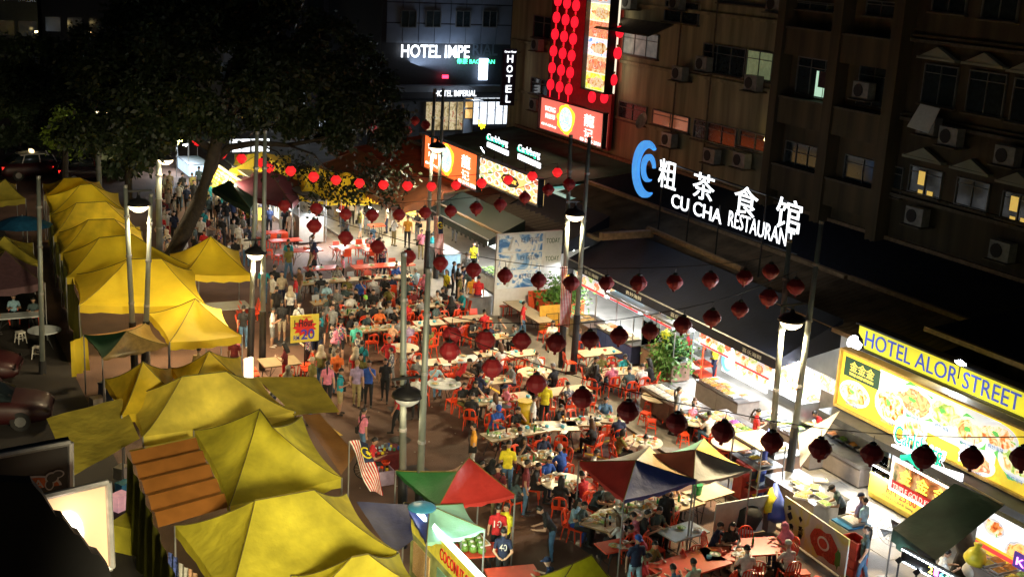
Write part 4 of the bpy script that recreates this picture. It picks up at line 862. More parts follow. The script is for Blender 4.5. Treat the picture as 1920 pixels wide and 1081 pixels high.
# ---------------------------------------------------------------- red lanterns on their strings
LP=[(12.4,28.6),(12.6,44.6),(12.5,60.5)]; RP=[(24.5,28.2),(24.1,40.8),(24.4,55.1)]
lan_dark=M('red_lantern_cloth',(.26,.012,.018),.6,var=.15,ns=3); lan_lit=M('lit_red_lantern',(.9,.03,.03),.6,em=(1,.02,.025),es=.55,var=.1)
lb=MB(); lb.lathe([(.03,-.30),(.16,-.235),(.285,-.07),(.30,0),(.285,.07),(.16,.22),(.06,.27)],12)
for k in range(12): a=2*PI*k/12; lb.tube([(.165*math.cos(a),.165*math.sin(a),-.24),(.30*math.cos(a),.30*math.sin(a),-.02),(.165*math.cos(a),.165*math.sin(a),.225)],.006,3,cap=False)
LMD=lb.mesh('lantern_body',lan_dark,False); LML=lb.mesh('lantern_body',lan_lit,False)
cp=MB(); cp.lathe([(.09,.24),(.09,.30),(.04,.33)],8); cp.tube([(0,0,.3),(0,0,.5)],.01,4); CPM=cp.mesh('hook_cap',black_paint)
ts=MB(); ts.tube([(0,0,-.28),(0,0,-.36)],.05,6); TSM=ts.mesh('tassel',M('dark_tassel',(.2,.02,.02),.8))
strings=[('upper diagonal string',LP[1],RP[0],[(589,423),(648,445),(708,462),(766,480),(826,493),(888,505),(947,516),(1010,525),(1071,530),(1137,530),(1197,530),(1265,528),(1332,524),(1396,519),(1445,508)],LMD,1.0),
 ('front string above the dining tables',LP[0],RP[0],[(847,627),(910,637),(978,638),(1043,642),(1106,635),(1161,629),(1219,620),(1280,608),(1335,595),(1387,579),(1441,557),(1492,537)],LMD,1.0),
 ('nearest string running off to the right',LP[0],(25,14.5),[(843,657),(923,689),(1006,718),(1092,745),(1178,769),(1269,792),(1356,808),(1448,827),(1538,840),(1635,850),(1732,856),(1822,858),(1918,858)],LMD,1.04),
 ('far dark string level with the green awning',LP[1],RP[1],[(533,385),(593,391),(648,401),(698,403),(748,402),(797,398),(845,395),(893,390),(938,383),(984,370),(1028,355),(1067,345)],LMD,.9),
 ('glowing string below the brown roof',LP[1],RP[1],[(545,320),(588,331),(630,337),(674,343),(719,346),(764,348),(809,349),(855,347),(903,343),(953,337),(998,330),(1045,323)],LML,.72),
 ('far lit row under the tree',(8,66),(24,60),[(328,254),(370,264),(416,288),(453,297),(492,305),(505,314)],LML,1.0),
 ('dim far string near the hotel',(24,62),(34,70),[(700,238),(732,246),(764,244),(778,226),(798,234)],LMD,1.0)]
ordn=['first','second','third','fourth','fifth','sixth','seventh','eighth','ninth','tenth','eleventh','twelfth','thirteenth','fourteenth','fifteenth']
for nm,a,b_,pts,me,s in strings:
    P=[PV(x,y,a,b_) for x,y in pts]
    for i,p in enumerate(P):
        t=thing('lantern',('glowing' if me is LML else 'dark')+' red lantern, %s from the left on the %s'%(ordn[i],nm),'lantern',p,rz=random.uniform(0,3),group='red lanterns on the '+nm); t.scale=(s*random.uniform(.86,.95),)*3; t.rotation_euler[0]=random.uniform(-.08,.08)
        link('lantern_body',me,t); link('hook_cap',CPM,t); link('tassel',TSM,t)
    cord=[p+Vector((0,0,.48*s)) for p in P]; b=MB(); b.tube(cord,.012,4); solo('cable',b,wire,'thin black cord carrying the '+nm,'cable')
# pair of lanterns hanging low
for (x,y,n_) in((649,445,'dummy'),): pass
# ---------------------------------------------------------------- tents
tY=M('yellow_tent_cloth',(.74,.55,.03),.65,tl=.38,var=.26,ns=1.5,bump=.7,bs=4); tG=M('greenish_yellow_tent_cloth',(.64,.58,.05),.65,tl=.38,var=.26,ns=1.5,bump=.7,bs=4); tO=M('olive_tent_cloth',(.66,.55,.07),.7,tl=.38,var=.26,ns=1.5,bump=.7,bs=4)
tBr=M('brown_tarp',(.27,.13,.04),.5,var=.25,ns=1,bump=.3,bs=6); tDk=M('dark_olive_curtain',(.10,.105,.02),.75,tl=.38,var=.35,ns=1.5,bump=.4,bs=4); tPu=M('dull_purple_cloth',(.10,.05,.06),.7); tGn=M('green_tent_cloth',(.008,.085,.02),.6,var=.2,ns=1.5,bump=.25,bs=7)
tRd=M('red_tent_cloth',(.46,.035,.03),.55,var=.2,ns=1.5,bump=.3,bs=7); tBl=M('blue_tent_cloth',(.05,.09,.42),.5,var=.2,ns=1.5,bump=.3,bs=7); tWh=M('grey_white_tent_cloth',(.50,.50,.46),.6,var=.15,ns=1.5,bump=.3,bs=7); tCr=M('cream_yellow_tent_cloth',(.70,.50,.22),.6,var=.15,ns=1.5,bump=.3,bs=7)
tPk=M('pink_tent_cloth',(.58,.24,.24),.6,var=.15,ns=1.5,bump=.3,bs=7); tAq=M('aqua_tent_cloth',(.30,.62,.50),.6,var=.12,ns=1.5,bump=.3,bs=7); tNv=M('navy_tent_cloth',(.015,.025,.11),.6,var=.2,bump=.2,bs=7); tLm=M('lime_yellow_tent_cloth',(.58,.62,.03),.6,tl=.38,var=.12,bump=.25,bs=7); tYb=M('bright_yellow_tent_cloth',(.80,.60,.03),.6,tl=.38,var=.12,ns=1,bump=.25,bs=6)
seam_m=M('tent_seam',(.13,.11,.02),.8)
def tent(label,corners,apex,mats,ze=2.35,za=3.6,valance=.28,legs=True,expo=1.35,N=12,Tn=8,sag=.14,seams=True,wr=.035,name='tent_canopy',world=False,seed=0,bulb=0):
    """corners near-left, near-right, far-right, far-left and 1-2 peaks, all as survey points on the eave / peak height"""
    C=[Vector(c) if world else PZ(*c,ze) for c in corners]; A=[Vector(a) if world else PZ(*a,za) for a in apex]
    if len(A)==1: A=[A[0],A[0]]
    mats=mats if isinstance(mats,(list,tuple)) else [mats]*4
    cen=sum(C,Vector())/4; cen.z=0; t=thing(name,label,'tent',cen)
    faces=[(C[0],C[1],A[0],A[1]),(C[1],C[2],A[1],A[1]),(C[2],C[3],A[1],A[0]),(C[3],C[0],A[0],A[0])]
    hip=[A[0],A[1],A[1],A[0]]
    groups={}
    for fi,(a,b_,ta,tb) in enumerate(faces):
        vs=[];fs=[]; ea=b_-a; inw=(cen-(a+b_)/2); inw.z=0; inw.normalize()
        for j in range(Tn+1):
            v=j/Tn
            for i in range(N+1):
                u=i/N; e=a.lerp(b_,u); q=ta.lerp(tb,u); s=math.sin(PI*u)
                p=e.lerp(q,v); z0=e.z-.10*s*(1-v); p.z=z0+(q.z-e.z)*v**(expo+.28*s)+.10*s*(1-v)*0
                p+=inw*(sag*s*(1-v))
                if 0<u<1 and 0<v<1: p.z+=wr*s*noise.noise((p*.9)+Vector((seed,0,0)))*2+wr*.6*noise.noise(p*2.6); 
                vs.append(p-cen)
        for j in range(Tn):
            for i in range(N): fs.append((j*(N+1)+i,j*(N+1)+i+1,(j+1)*(N+1)+i+1,(j+1)*(N+1)+i))
        groups.setdefault(mats[fi].name,[mats[fi],MB()])[1].add(vs,fs)
        if valance:
            vv=[];k=N
            for i in range(k+1): vv+=[vs[i],vs[i]+Vector((0,0,-valance-.03*math.sin(i*2.1+fi)))]
            groups[mats[fi].name][1].add(vv,[(2*i,2*i+1,2*i+3,2*i+2) for i in range(k)])
    for nm,(m,b) in groups.items(): part('canopy',b,m,t,smooth=True)
    if bulb:  # assumed bulb, added to brighten the tent cloth from below
        q=(A[0]+A[1])/2; k=MB(); k.ball((0,0,0),.09); part('bulb',k,E_('tent_bulb',(1,.85,.5),10),t,loc=(q.x-cen.x,q.y-cen.y,ze-.25)); light('added_tent_light','POINT',(q.x,q.y,ze-.25),bulb,(1,.82,.48),.12)
    if seams:
        b=MB()
        for i in range(4):
            a=C[i]; q=hip[i]; pts=[]
            for j in range(9):
                v=j/8; p=a.lerp(q,v); p.z=a.z+(q.z-a.z)*v**expo+.012; pts.append(p-cen)
            b.tube(pts,.013,4)
        b.tube([A[0]-cen+Vector((0,0,.01)),A[1]-cen+Vector((0.001,0,.01))],.02,4)
        part('hip_seam',b,seam_m,t)
    if legs:
        for c in C:
            b=MB(); b.tube([c-cen,(c.x-cen.x,c.y-cen.y,0)],.025,6); part('leg',b,steel_dull,t)
    return t
TT=[
 ('biggest bright yellow tent with two V shaped poles in front',[(148,572),(386,570),(366,506),(137,514)],[(240,486),(303,485)],tYb),
 ('yellow tent peeking just behind the biggest bright one',[(124,520),(372,503),(292,468),(116,474)],[(186,446),(249,440)],tYb),
 ('third yellow tent back along the left row',[(112,476),(290,472),(262,425),(102,436)],[(166,412),(214,411)],tY),
 ('fourth yellow tent back along the left row',[(100,442),(266,434),(238,393),(94,402)],[(143,381),(199,378)],tY),
 ('fifth yellow tent back along the left row, with a tall ridge',[(92,404),(240,397),(222,362),(86,366)],[(150,347),(172,345)],tYb),
 ('farthest low yellow tent of the left row',[(82,366),(216,364),(186,340),(80,344)],[(120,334),(150,333)],tYb),
 ('single yellow tent beside the leaning tree trunk',[(346,513),(473,515),(448,470),(319,476)],[(395,443)],tYb),
 ('small pointed yellow tent with a tube light at its left corner',[(318,641),(454,629),(414,579),(279,587)],[(366,560)],tYb),
 ('small pale yellow tent tucked behind the ribbed olive one, left',[(228,778),(352,752),(322,688),(196,710)],[(268,678)],tY),
 ('small pale yellow tent tucked behind the ribbed olive one, right',[(345,745),(474,722),(452,668),(322,690)],[(392,658)],tY),
 ('large olive yellow tent with ribbed double ridge',[(268,818),(553,771),(486,706),(230,740)],[(341,706),(424,696)],tO),
 ('large greenish tent with two peaks above the brown pleats',[(430,948),(641,895),(566,779),(364,806)],[(487,767),(511,801)],tG),
 ('largest green yellow tent at the bottom with broad ridge',[(425,1135),(745,1033),(650,925),(328,985)],[(478,938),(589,918)],tG),
 ('dull green tent cut by the bottom edge',[(520,1165),(820,1110),(748,1036),(546,1078)],[(660,1044),(690,1038)],tG),
]
for i,(lab,c,a,m) in enumerate(TT): tent(lab,c,a,m,seed=i*7,za=3.45 if i not in(7,) else 3.2,bulb=[50,50,50,50,50,40,60,60,40,40,55,55,60,50][i])
tent('low green and bronze pyramid shelter in front of the V poles',[(192,672),(316,646),(278,601),(157,627)],[(237,621)],[M('bronze_sheet',(.30,.20,.06),.35,metal=.4,var=.25),M('bronze_sheet',(.3,.2,.06)),tBr,M('dark_green_tarp',(.012,.05,.02),.6)],ze=2.2,za=2.9,valance=.06)
tent('dull yellow canopy at the far left edge',[(-60,505),(78,492),(62,455),(-70,462)],[(8,443)],tO,za=3.2); tent('dull purple canopy below the far left yellow one',[(-60,548),(84,530),(70,500),(-70,505)],[(10,470)],tPu,za=3.2)
tent('dark olive canopy at far left by the parked taxi',[(-60,378),(48,372),(30,345),(-60,350)],[(10,336)],tO,za=3.2)
# right of the walkway
tent('green, red and white striped hip canopy in the near walkway',[(822,949),(966,927),(900,872),(742,882)],[(857,884),(879,857)],[tRd,tWh,M('brown_pink_cloth',(.35,.20,.14),.6),tGn],ze=2.35,za=2.95,valance=.10,sag=.08,expo=1.1)
tent('red, blue and cream umbrella canopy over the long crowded table',[(1086,864),(1170,936),(1306,899),(1218,836)],[(1192,863)],[tRd,tBl,tCr,tWh],ze=2.4,za=2.95,valance=.10,sag=.06,expo=1.1)
tent('second canopy with pink, grey and yellow gores behind the blue one',[(1214,852),(1300,902),(1409,880),(1320,821)],[(1304,843)],[tPk,tWh,tYb,tAq],ze=2.35,za=2.8,valance=.08,sag=.06,expo=1.1)
tent('pale aqua and green canopy beside the near left poles',[(800,1016),(909,991),(868,944),(758,942)],[(806,947)],[tAq,tAq,tGn,tBl],ze=2.3,za=2.55,valance=.08,sag=.05,expo=1.1)
tent('lime yellow tent with twin peaks cut by the bottom edge',[(1010,1150),(1190,1130),(1152,1083),(972,1086)],[(1075,1056),(1109,1040)],tLm,ze=2.4,za=3.1)
# stretched flat sheets
def sheet(name,label,pts,mat,zs,cat='tarp',th=.03,n=8,sag=.12):
    P=[PZ(*p,z) for p,z in zip(pts,zs)]; c=sum(P,Vector())/len(P); b=MB(); vs=[]
    for j in range(n+1):
        for i in range(n+1):
            u,v=i/n,j/n; p=P[0].lerp(P[1],u).lerp(P[3].lerp(P[2],u),v); p.z-=sag*math.sin(PI*u)*math.sin(PI*v)+.03*noise.noise(p*2); vs.append(p-c)
    b.add(vs,[(j*(n+1)+i,j*(n+1)+i+1,(j+1)*(n+1)+i+1,(j+1)*(n+1)+i) for j in range(n) for i in range(n)]); return solo(name,b,mat,label,cat,smooth=True,loc=c)
sheet('tarp','flat olive yellow sheet stretched right of the ribbed tent',[(552,778),(637,772),(592,706),(480,706)],tO,(2.3,2.3,2.5,2.5))
sheet('tarp','brown sheet strip right of the two peaked greenish tent',[(640,890),(668,850),(600,776),(566,778)],tBr,(2.2,2.1,2.3,2.3))
sheet('tarp','dark olive sheet stretched behind the black signboard',[(134,893),(262,822),(228,745),(87,783)],tO,(1.9,2.2,2.4,2.2))
sheet('tarp','navy sheet beside the near left poles',[(735,1040),(775,1010),(764,945),(668,940)],tNv,(2.2,2.3,2.4,2.4))
# brown pleated awning
P=[PZ(x,y,2.45) for x,y in((239,844),(362,818),(428,950),(297,988))]; c=sum(P,Vector())/4; b=MB(); vs=[];n=5
for i in range(n*2+1):
    v=i/(n*2); up_=.16*(i%2); a=P[0].lerp(P[3],v)+Vector((0,0,up_)); d=P[1].lerp(P[2],v)+Vector((0,0,up_)); vs+=[a-c,d-c]
b.add(vs,[(2*i,2*i+1,2*i+3,2*i+2) for i in range(n*2)]); solo('pleated_awning',b,M('brown_vinyl',(.34,.135,.03),.28,var=.2,ns=2,coat=.3),'shiny brown awning folded into five pleats beside the greenish tent','awning',loc=c)
# side drapes
def drape(label,a,b_,ztop,mat,fold=.12,n=26,zb=0.05,h0=None):
    A_,B_=PZ(*a,ztop),PZ(*b_,ztop); c=(A_+B_)/2; d=(B_-A_); nrm=Vector((d.y,-d.x,0)).normalized(); mb=MB(); vs=[];m=5
    for j in range(m+1):
        for i in range(n+1):
            u=i/n; v=j/m; p=A_.lerp(B_,u); p.z=ztop+(zb-ztop)*v; p+=nrm*(fold*(.3+v)*(math.sin(u*n*1.7)+.5*noise.noise(Vector((u*9,v*2,1)))) ) ; vs.append(p-c)
    mb.add(vs,[(j*(n+1)+i,j*(n+1)+i+1,(j+1)*(n+1)+i+1,(j+1)*(n+1)+i) for j in range(m) for i in range(n)]); return solo('curtain',mb,mat,label,'curtain',smooth=True,loc=c)
drape('long dark olive side curtain down the left of the far tent row',(92,372),(150,575),2.3,tDk)
drape('bright olive side curtain hanging under the brown pleats',(238,848),(330,1085),2.35,M('lime_olive_curtain',(.30,.30,.02),.7,var=.25,ns=1.5,bump=.3,bs=4))
drape('short bright yellow crumpled cloth at the corner of the pyramid shelter',(132,640),(162,628),1.9,tYb,fold=.1,n=8,zb=.6)
# blue umbrella far left
def umbrella(label,p,r,mat,h=2.3):
    t=thing('umbrella',label,'umbrella',p); b=MB(); n=10
    for k in range(n):
        a0,a1=2*PI*k/n,2*PI*(k+1)/n; vs=[(0,0,h+.45)]+[(r*.5*math.cos(a),r*.5*math.sin(a),h+.30) for a in(a0,a1)]+[(r*math.cos(a),r*math.sin(a),h) for a in(a0,a1)]; b.add(vs,[(0,1,2),(1,3,4,2)])
    part('canopy',b,mat,t); b=MB(); b.tube([(0,0,0),(0,0,h+.5)],.03); part('pole',b,steel_dull,t)
q=PZ(42,414,2.5); umbrella('blue market umbrella at far left behind the tents',(q.x,q.y,0),1.35,M('blue_umbrella',(.02,.14,.30),.6,var=.2))
# ---------------------------------------------------------------- flags of stripes on the poles
def flag(label,p,L=1.9,W=.95,lean=(0.35,-.1,-1),n=14):
    t=thing('flag',label,'flag',p,group='striped flags tied to the poles'); d=Vector(lean).normalized(); wd=Vector((.75,-.6,.05)).normalized()
    for k in range(n):
        b=MB(); vs=[]
        for i in range(9):
            v=i/8
            for e in(k/n,(k+1)/n): vs.append(wd*(e*W)*(1-.25*v)+d*(L*v)+Vector((.05,.08,0))*math.sin(v*7+e*4)*1.1)
        cut=3 if k>=7 else 0   # canton occupies the upper corner of these stripes
        fs=[(2*i,2*i+1,2*i+3,2*i+2) for i in range(8) if i>=cut]; b.add(vs,fs); part('red_stripe' if k%2 else 'white_stripe',b,CLO['red'] if k%2 else CLO['white'],t)
    b=MB(); vs=[]
    for i in range(4):
        v=i/8
        for e in(.5,1.): vs.append(wd*(e*W)*(1-.25*v)+d*(L*v)+Vector((.05,.08,0))*math.sin(v*7+e*4)*1.1)
    b.add(vs,[(2*i,2*i+1,2*i+3,2*i+2) for i in range(3)]); part('blue_canton',b,CLO['navy'],t)
    nn=wd.cross(d); mid=wd*(W*.72)+d*(L*.19)
    b=MB(); 
    for i in range(9):
        a0=R(40+i*31); b.tube([mid-nn*.06+wd*(.13*math.cos(a0))+d*(.15*math.sin(a0)),mid-nn*.06+wd*(.13*math.cos(a0+.54))+d*(.15*math.sin(a0+.54))],.022,4)
    for i in range(4): a0=i*PI/4; b.tube([mid-nn*.06+wd*(.07*math.cos(a0)+.06)+d*(.07*math.sin(a0)),mid-nn*.06+wd*(-.07*math.cos(a0)+.06)-d*(.07*math.sin(a0))],.014,4)
    part('crescent_and_star',b,CLO['yellow'],t)
flag('striped flag with blue corner leaning out beside the yellow tent',PZ(655,826,3.4),1.5,.52,(.34,-.25,-1)); flag('striped flag hanging on the right middle pole pair',PY(1052,500,40.7),2.4,.5,(.05,0,-1)); flag('striped flag hanging on the right far pole pair',PY(812,405,54.8),2.3,.5,(.1,0,-1)); 
b=MB(); a=PZ(655,826,3.4); b.tube([a,Vector((a.x,a.y,0))],.02); solo('flag_stick',b,steel_dull,'thin stick holding the leaning striped flag','pole')
# ---------------------------------------------------------------- trees
TY=58.
def leafcloud(blobs,nleaf,size,rng,dens_edge=.75):
    vs=[];fs=[];k=0; tot=sum(r[3]**2 for r in blobs)
    for (x,y,z,r) in blobs:
        n=int(nleaf*r*r/tot); subs=[]
        for _ in range(max(6,int(r*r*2.4))):
            d=Vector((rng.gauss(0,1),rng.gauss(0,1),rng.gauss(0,1))).normalized()*r*rng.uniform(.35,1.0)**.6; subs.append(Vector((x,y,z))+d)
        for i in range(n):
            c=rng.choice(subs); p=c+Vector((rng.gauss(0,.30),rng.gauss(0,.30),rng.gauss(-.05,.28)))
            s=size*rng.uniform(.6,1.3); a=Vector((rng.uniform(-1,1),rng.uniform(-1,1),rng.uniform(-1.2,.3))).normalized()*s; q=a.cross(Vector((rng.uniform(-1,1),rng.uniform(-1,1),rng.uniform(-1,1)))).normalized()*s*.26
            vs+=[p,p+a*.5+q,p+a,p+a*.5-q]; fs.append((k,k+1,k+2,k+3)); k+=4
    b=MB(); b.v=[tuple(v) for v in vs]; b.f=fs; b.m=[0]*len(fs); return b
rg=random.Random(11)
base=PZ(322,540); TY=base.y
t=thing('big_tree','huge dark spreading tree with leaning trunk over the left tents','tree',(base.x,base.y,0))
def tp(px,py,dy=0): return PY(px,py,TY+dy)-t.location
b=MB(); b.tube([tp(322,540),tp(318,488),tp(342,440),tp(372,380),tp(396,310),tp(408,262),tp(418,200),tp(432,120)],[.52,.42,.38,.35,.33,.28,.24,.12],12); part('trunk',b,bark,t,smooth=True)
for pts,r in(([(396,306),(430,276),(480,268),(540,272),(600,262),(660,238)],.2),([(404,285),(370,262),(330,232),(280,190),(230,150)],.2),([(412,240),(450,190),(500,140),(560,90)],.2),([(412,240),(390,170),(350,100)],.18),([(418,200),(450,150),(520,190),(590,190)],.14),([(540,272),(590,290),(620,330),(640,350)],.06),([(480,268),(520,285),(545,315)],.06)):
    b=MB(); n=len(pts); b.tube([tp(x,y,(i-1)*(.9 if i%2 else -.5)) for i,(x,y) in enumerate(pts)],[r*(1-.75*i/(n-1)) for i in range(n)],8); part('limb',b,bark,t,smooth=True)
bl_=[(250,85,75),(330,50,95),(430,40,95),(520,110,85),(590,160,80),(650,205,72),(700,215,40),(640,212,40),(560,200,46),(480,180,75),(400,160,75),(320,160,75),(255,180,60),(200,130,62),(300,220,40),(170,200,40),(480,95,80),(380,-30,100),(270,-20,90),(500,-30,70),(590,110,45),(120,240,35),(300,265,30),(240,250,34)]
blobs=[]
for x,y,r in bl_:
    p=tp(x,y); s=(Vector((0,TY,0)).length)/F_PX*1.05; blobs.append((p.x,p.y+rg.uniform(-2.2,2.2),p.z,r*s))
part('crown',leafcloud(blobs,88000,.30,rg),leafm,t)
# hanging sprays at the crown's lower right
sp=[(560,300,12),(590,318,13),(600,345,14),(632,352,14),(655,345,12),(700,335,14),(715,360,12),(690,312,15),(540,312,10),(575,370,12),(745,322,12),(520,300,12),(668,318,13)]
blobs=[]
for x,y,r in sp: p=tp(x,y); blobs.append((p.x,p.y-1,p.z,r*s))
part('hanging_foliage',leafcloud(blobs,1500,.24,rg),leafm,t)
def small_tree(label,px,pyb,blobs_px,yy,n,mat,size=.28):
    g=PY(px,pyb,yy); t=thing('tree',label,'tree',(g.x,yy,0)); b=MB(); top=PY(blobs_px[0][0],blobs_px[0][1],yy); b.tube([(0,0,0),((top.x-g.x)*.5,0,top.z*.5),(top.x-g.x,0,top.z)],[.26,.2,.1],8); part('trunk',b,bark,t)
    sc_=yy/F_PX*1.1; part('crown',leafcloud([(PY(x,y,yy).x-g.x,rg.uniform(-1,1),PY(x,y,yy).z,r*sc_) for x,y,r in blobs_px],n,size,rg),mat,t); return t
small_tree('small bush tree lit yellow green by the farthest lamp',118,330,[(124,240,20),(112,252,15),(138,262,14),(140,278,10)],78,5200,M('yellow_green_leaf',(.20,.30,.03),.6,var=.4,ns=1.5),.24)  # bush leaves are a stronger yellow green than the other trees
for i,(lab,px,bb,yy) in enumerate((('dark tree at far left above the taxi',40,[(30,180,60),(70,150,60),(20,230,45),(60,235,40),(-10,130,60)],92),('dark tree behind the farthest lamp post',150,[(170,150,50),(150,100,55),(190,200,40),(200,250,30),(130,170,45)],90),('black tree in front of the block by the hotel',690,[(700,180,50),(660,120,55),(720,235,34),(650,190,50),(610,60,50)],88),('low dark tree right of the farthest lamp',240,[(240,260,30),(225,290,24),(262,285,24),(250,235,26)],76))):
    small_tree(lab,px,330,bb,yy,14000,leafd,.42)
light('bush_lamp','SPOT',PY(181,214,79)+Vector((.2,-1.2,0)),110,(1,.85,.5),.2,to=PY(125,250,78),spot=90)
# ---------------------------------------------------------------- cars
def car(label,p,rz,m1,m2,sc_=1.):
    t=thing('parked_car',label,'car',p,rz); 
    def hull(sec,mat,name):
        b=MB(); vs=[];n=len(sec)
        for x,(w_,zb,zt) in sec:
            h=zt-zb; vs+=[(x,y*w_,zb+q*h) for y,q in((-.92,0),(-1,.25),(-1,.6),(-.90,.88),(-.6,1),(.6,1),(.90,.88),(1,.6),(1,.25),(.92,0))]
        fs=[(i*10+k,(i+1)*10+k,(i+1)*10+(k+1)%10,i*10+(k+1)%10) for i in range(n-1) for k in range(10)]+[tuple(range(9,-1,-1)),tuple((n-1)*10+k for k in range(10))]
        b.add(vs,fs); return part(name,b,mat,t,smooth=True)
    hull([(-2.2,(.66,.38,.74)),(-2.12,(.78,.28,.90)),(-1.9,(.84,.24,.98)),(-1.2,(.87,.22,1.0)),(0,(.88,.22,.98)),(.95,(.87,.22,.96)),(1.7,(.84,.24,.86)),(2.08,(.76,.28,.74)),(2.24,(.62,.36,.60))],m1,'body')
    hull([(-1.8,(.66,.9,.98)),(-1.25,(.70,.9,1.33)),(-.6,(.71,.9,1.43)),(.15,(.71,.9,1.42)),(.55,(.72,.9,1.26)),(1.1,(.74,.9,.98))],winglass,'windows'); hull([(-1.15,(.60,1.33,1.385)),(-.6,(.64,1.38,1.46)),(.1,(.63,1.38,1.45)),(.4,(.58,1.30,1.36))],m2,'roof')
    for y in(-1,1):
        for x in(-1.1,-.15,.75): b=MB(); b.tube([(x,y*.76,.96),(x*.8-.05,y*.66,1.38)],.03,5); part('pillar',b,m2,t)
    for x in(-1.35,1.35):
        for y in(-.8,.8):
            b=MB(); b.tube([(x,y-.1*(1 if y>0 else -1),.31),(x,y+.06*(1 if y>0 else -1),.31)],.31,14); wl=part('wheel',b,black_rubber,t); b=MB(); b.tube([(x,y,.31),(x,y+.075*(1 if y>0 else -1),.31)],.17,10); part('rim',b,steel,wl)
    for y in(-.62,.62):
        b=MB(); b.box((-2.1,y,.72),(.12,.26,.14)); part('tail_light',b,E_('tail_light',(1,.03,.02),1.2),t); b=MB(); b.box((2.12,y,.62),(.1,.3,.12)); part('headlight',b,glass,t)
    t.scale=(sc_,)*3; return t
wc=M('white_car_paint',(.6,.6,.58),.2,coat=.6,var=.05); rc=M('dark_red_car_paint',(.035,.004,.005),.5,coat=.15,var=.08); dc=M('dark_car_paint',(.035,.02,.022),.25,coat=.6,var=.1)
g=PZ(75,332); t=car('white roofed red taxi with a lit roof lamp at far left',(g.x,g.y,0),R(8),rc,wc,1.15); b=MB(); b.box((-.4,0,1.5),(.15,.5,.16)); part('roof_lamp',b,E_('taxi_lamp',(1,.75,.35),3),t)
g=PZ(165,338); car('dark car with a red tail light beside the farthest lamp post',(g.x+.4,g.y,0),R(5),dc,dc,1.1)
g=PZ(55,782); car('dark maroon parked car in the shade at the left edge',(g.x-1.6,g.y,0),R(-12),rc,rc,1.05); g=PZ(-10,728); car('second maroon car behind it at the left edge',(g.x-1.3,g.y+1.4,0),R(-14),rc,rc,1.05)
# ---------------------------------------------------------------- goods and small wares
rw=random.Random(5)
plm=MB(); plm.lathe([(0,0),(.06,.002),(.115,.022),(.12,.026),(.10,.014),(0,.010)],14); PLATE=plm.mesh('plate',melamine,True); PLATEG=plm.mesh('plate',mel_green,True)
FOODM=[]
for i,m in enumerate(foods):
    b=MB(); vs=[(0,0,.045)]; n=9
    for r,z in((.045,.038),(.085,.014)): vs+=[(r*(1+rw.uniform(-.2,.2))*math.cos(2*PI*k/n),r*(1+rw.uniform(-.2,.2))*math.sin(2*PI*k/n),z+rw.uniform(-.008,.008)) for k in range(n)]
    b.add(vs,[(0,1+k,1+(k+1)%n) for k in range(n)]+[(1+k,1+n+k,1+n+(k+1)%n,1+(k+1)%n) for k in range(n)]); FOODM.append(b.mesh('food',m,True))
bw=MB(); bw.lathe([(.03,0),(.055,.02),(.075,.055),(.068,.055),(.05,.025),(0,.018)],12); BOWL=bw.mesh('bowl',melamine,True)
gl=MB(); gl.lathe([(.028,0),(.034,.11),(.030,.11),(.025,.01)],8); CUPS=[gl.mesh('glass',m,True) for m in(glass,M('teal_drink',(.1,.5,.6),.2),M('orange_drink',(.8,.35,.05),.2),M('dark_drink',(.06,.02,.01),.2))]
bt=MB(); bt.lathe([(.032,0),(.034,.14),(.014,.20),(.014,.25),(0,.25)],8); BOT=[bt.mesh('bottle',m,True) for m in(M('green_bottle',(.03,.22,.06),.15),M('brown_bottle',(.12,.05,.02),.15),M('clear_bottle',(.6,.65,.65),.15))]
tb=MB(); tb.lathe([(.05,0),(.075,.03),(.07,.085),(.06,.09),(.06,.07)],10); TISS=[tb.mesh('holder',m,True) for m in(M('sky_blue_plastic',(.12,.50,.68),.4),M('coral_plastic',(.85,.16,.10),.4),M('lemon_plastic',(.85,.75,.05),.4))]
def ware(kind,x,y,z,where,rng):
    if kind=='p':
        t=tag(link('plate',rng.choice([PLATE,PLATE,PLATEG]),loc=(x,y,z),rz=rng.uniform(0,6)),'plate of food on '+where,'plate','plates on '+where); t.scale=(1.3,1.3,1.3); link('food',rng.choice(FOODM),t)
    elif kind=='b': tag(link('bowl',BOWL,loc=(x,y,z)),'small white bowl on '+where,'bowl','bowls on '+where).scale=(1.3,)*3
    elif kind=='c': tag(link('glass',rng.choice(CUPS),loc=(x,y,z)),'drinking glass on '+where,'glass','glasses on '+where)
    elif kind=='o': tag(link('bottle',rng.choice(BOT),loc=(x,y,z)),'bottle standing on '+where,'bottle','bottles on '+where)
    elif kind=='t': tag(link('tissue_holder',TISS[int(rng.random()*2)],loc=(x,y,z)),'round plastic tissue holder on '+where,'tissue holder','tissue holders on '+where)
TRAYF=[]
def heap(mat,w_,l_,h=.10,n=7,seed=0):
    r=random.Random(seed); b=MB(); vs=[]
    for j in range(n+1):
        for i in range(n+1):
            u,v=i/n*2-1,j/n*2-1; vs.append((u*w_/2,v*l_/2,h*(1-u*u)**.5*(1-v*v)**.5*(.7+.6*r.random())))
    b.add(vs,[(j*(n+1)+i,j*(n+1)+i+1,(j+1)*(n+1)+i+1,(j+1)*(n+1)+i) for j in range(n) for i in range(n)]); return b.mesh('food',mat,True)
HEAPS=[(heap(m,.34,.46,seed=i),n) for i,(m,n) in enumerate(((foodA,'fried food'),(foodB,'noodles'),(foodC,'greens'),(foodD,'red prawns'),(foodE,'pale shellfish'),(M('lemon_heap',(.75,.6,.05),.5,bump=.8,bs=20),'yellow fruit'),(M('purple_heap',(.25,.04,.22),.5,bump=.8,bs=20),'purple vegetables'),(M('orange_heap',(.8,.35,.06),.5,bump=.8,bs=20),'orange snacks')))]
trm=MB()
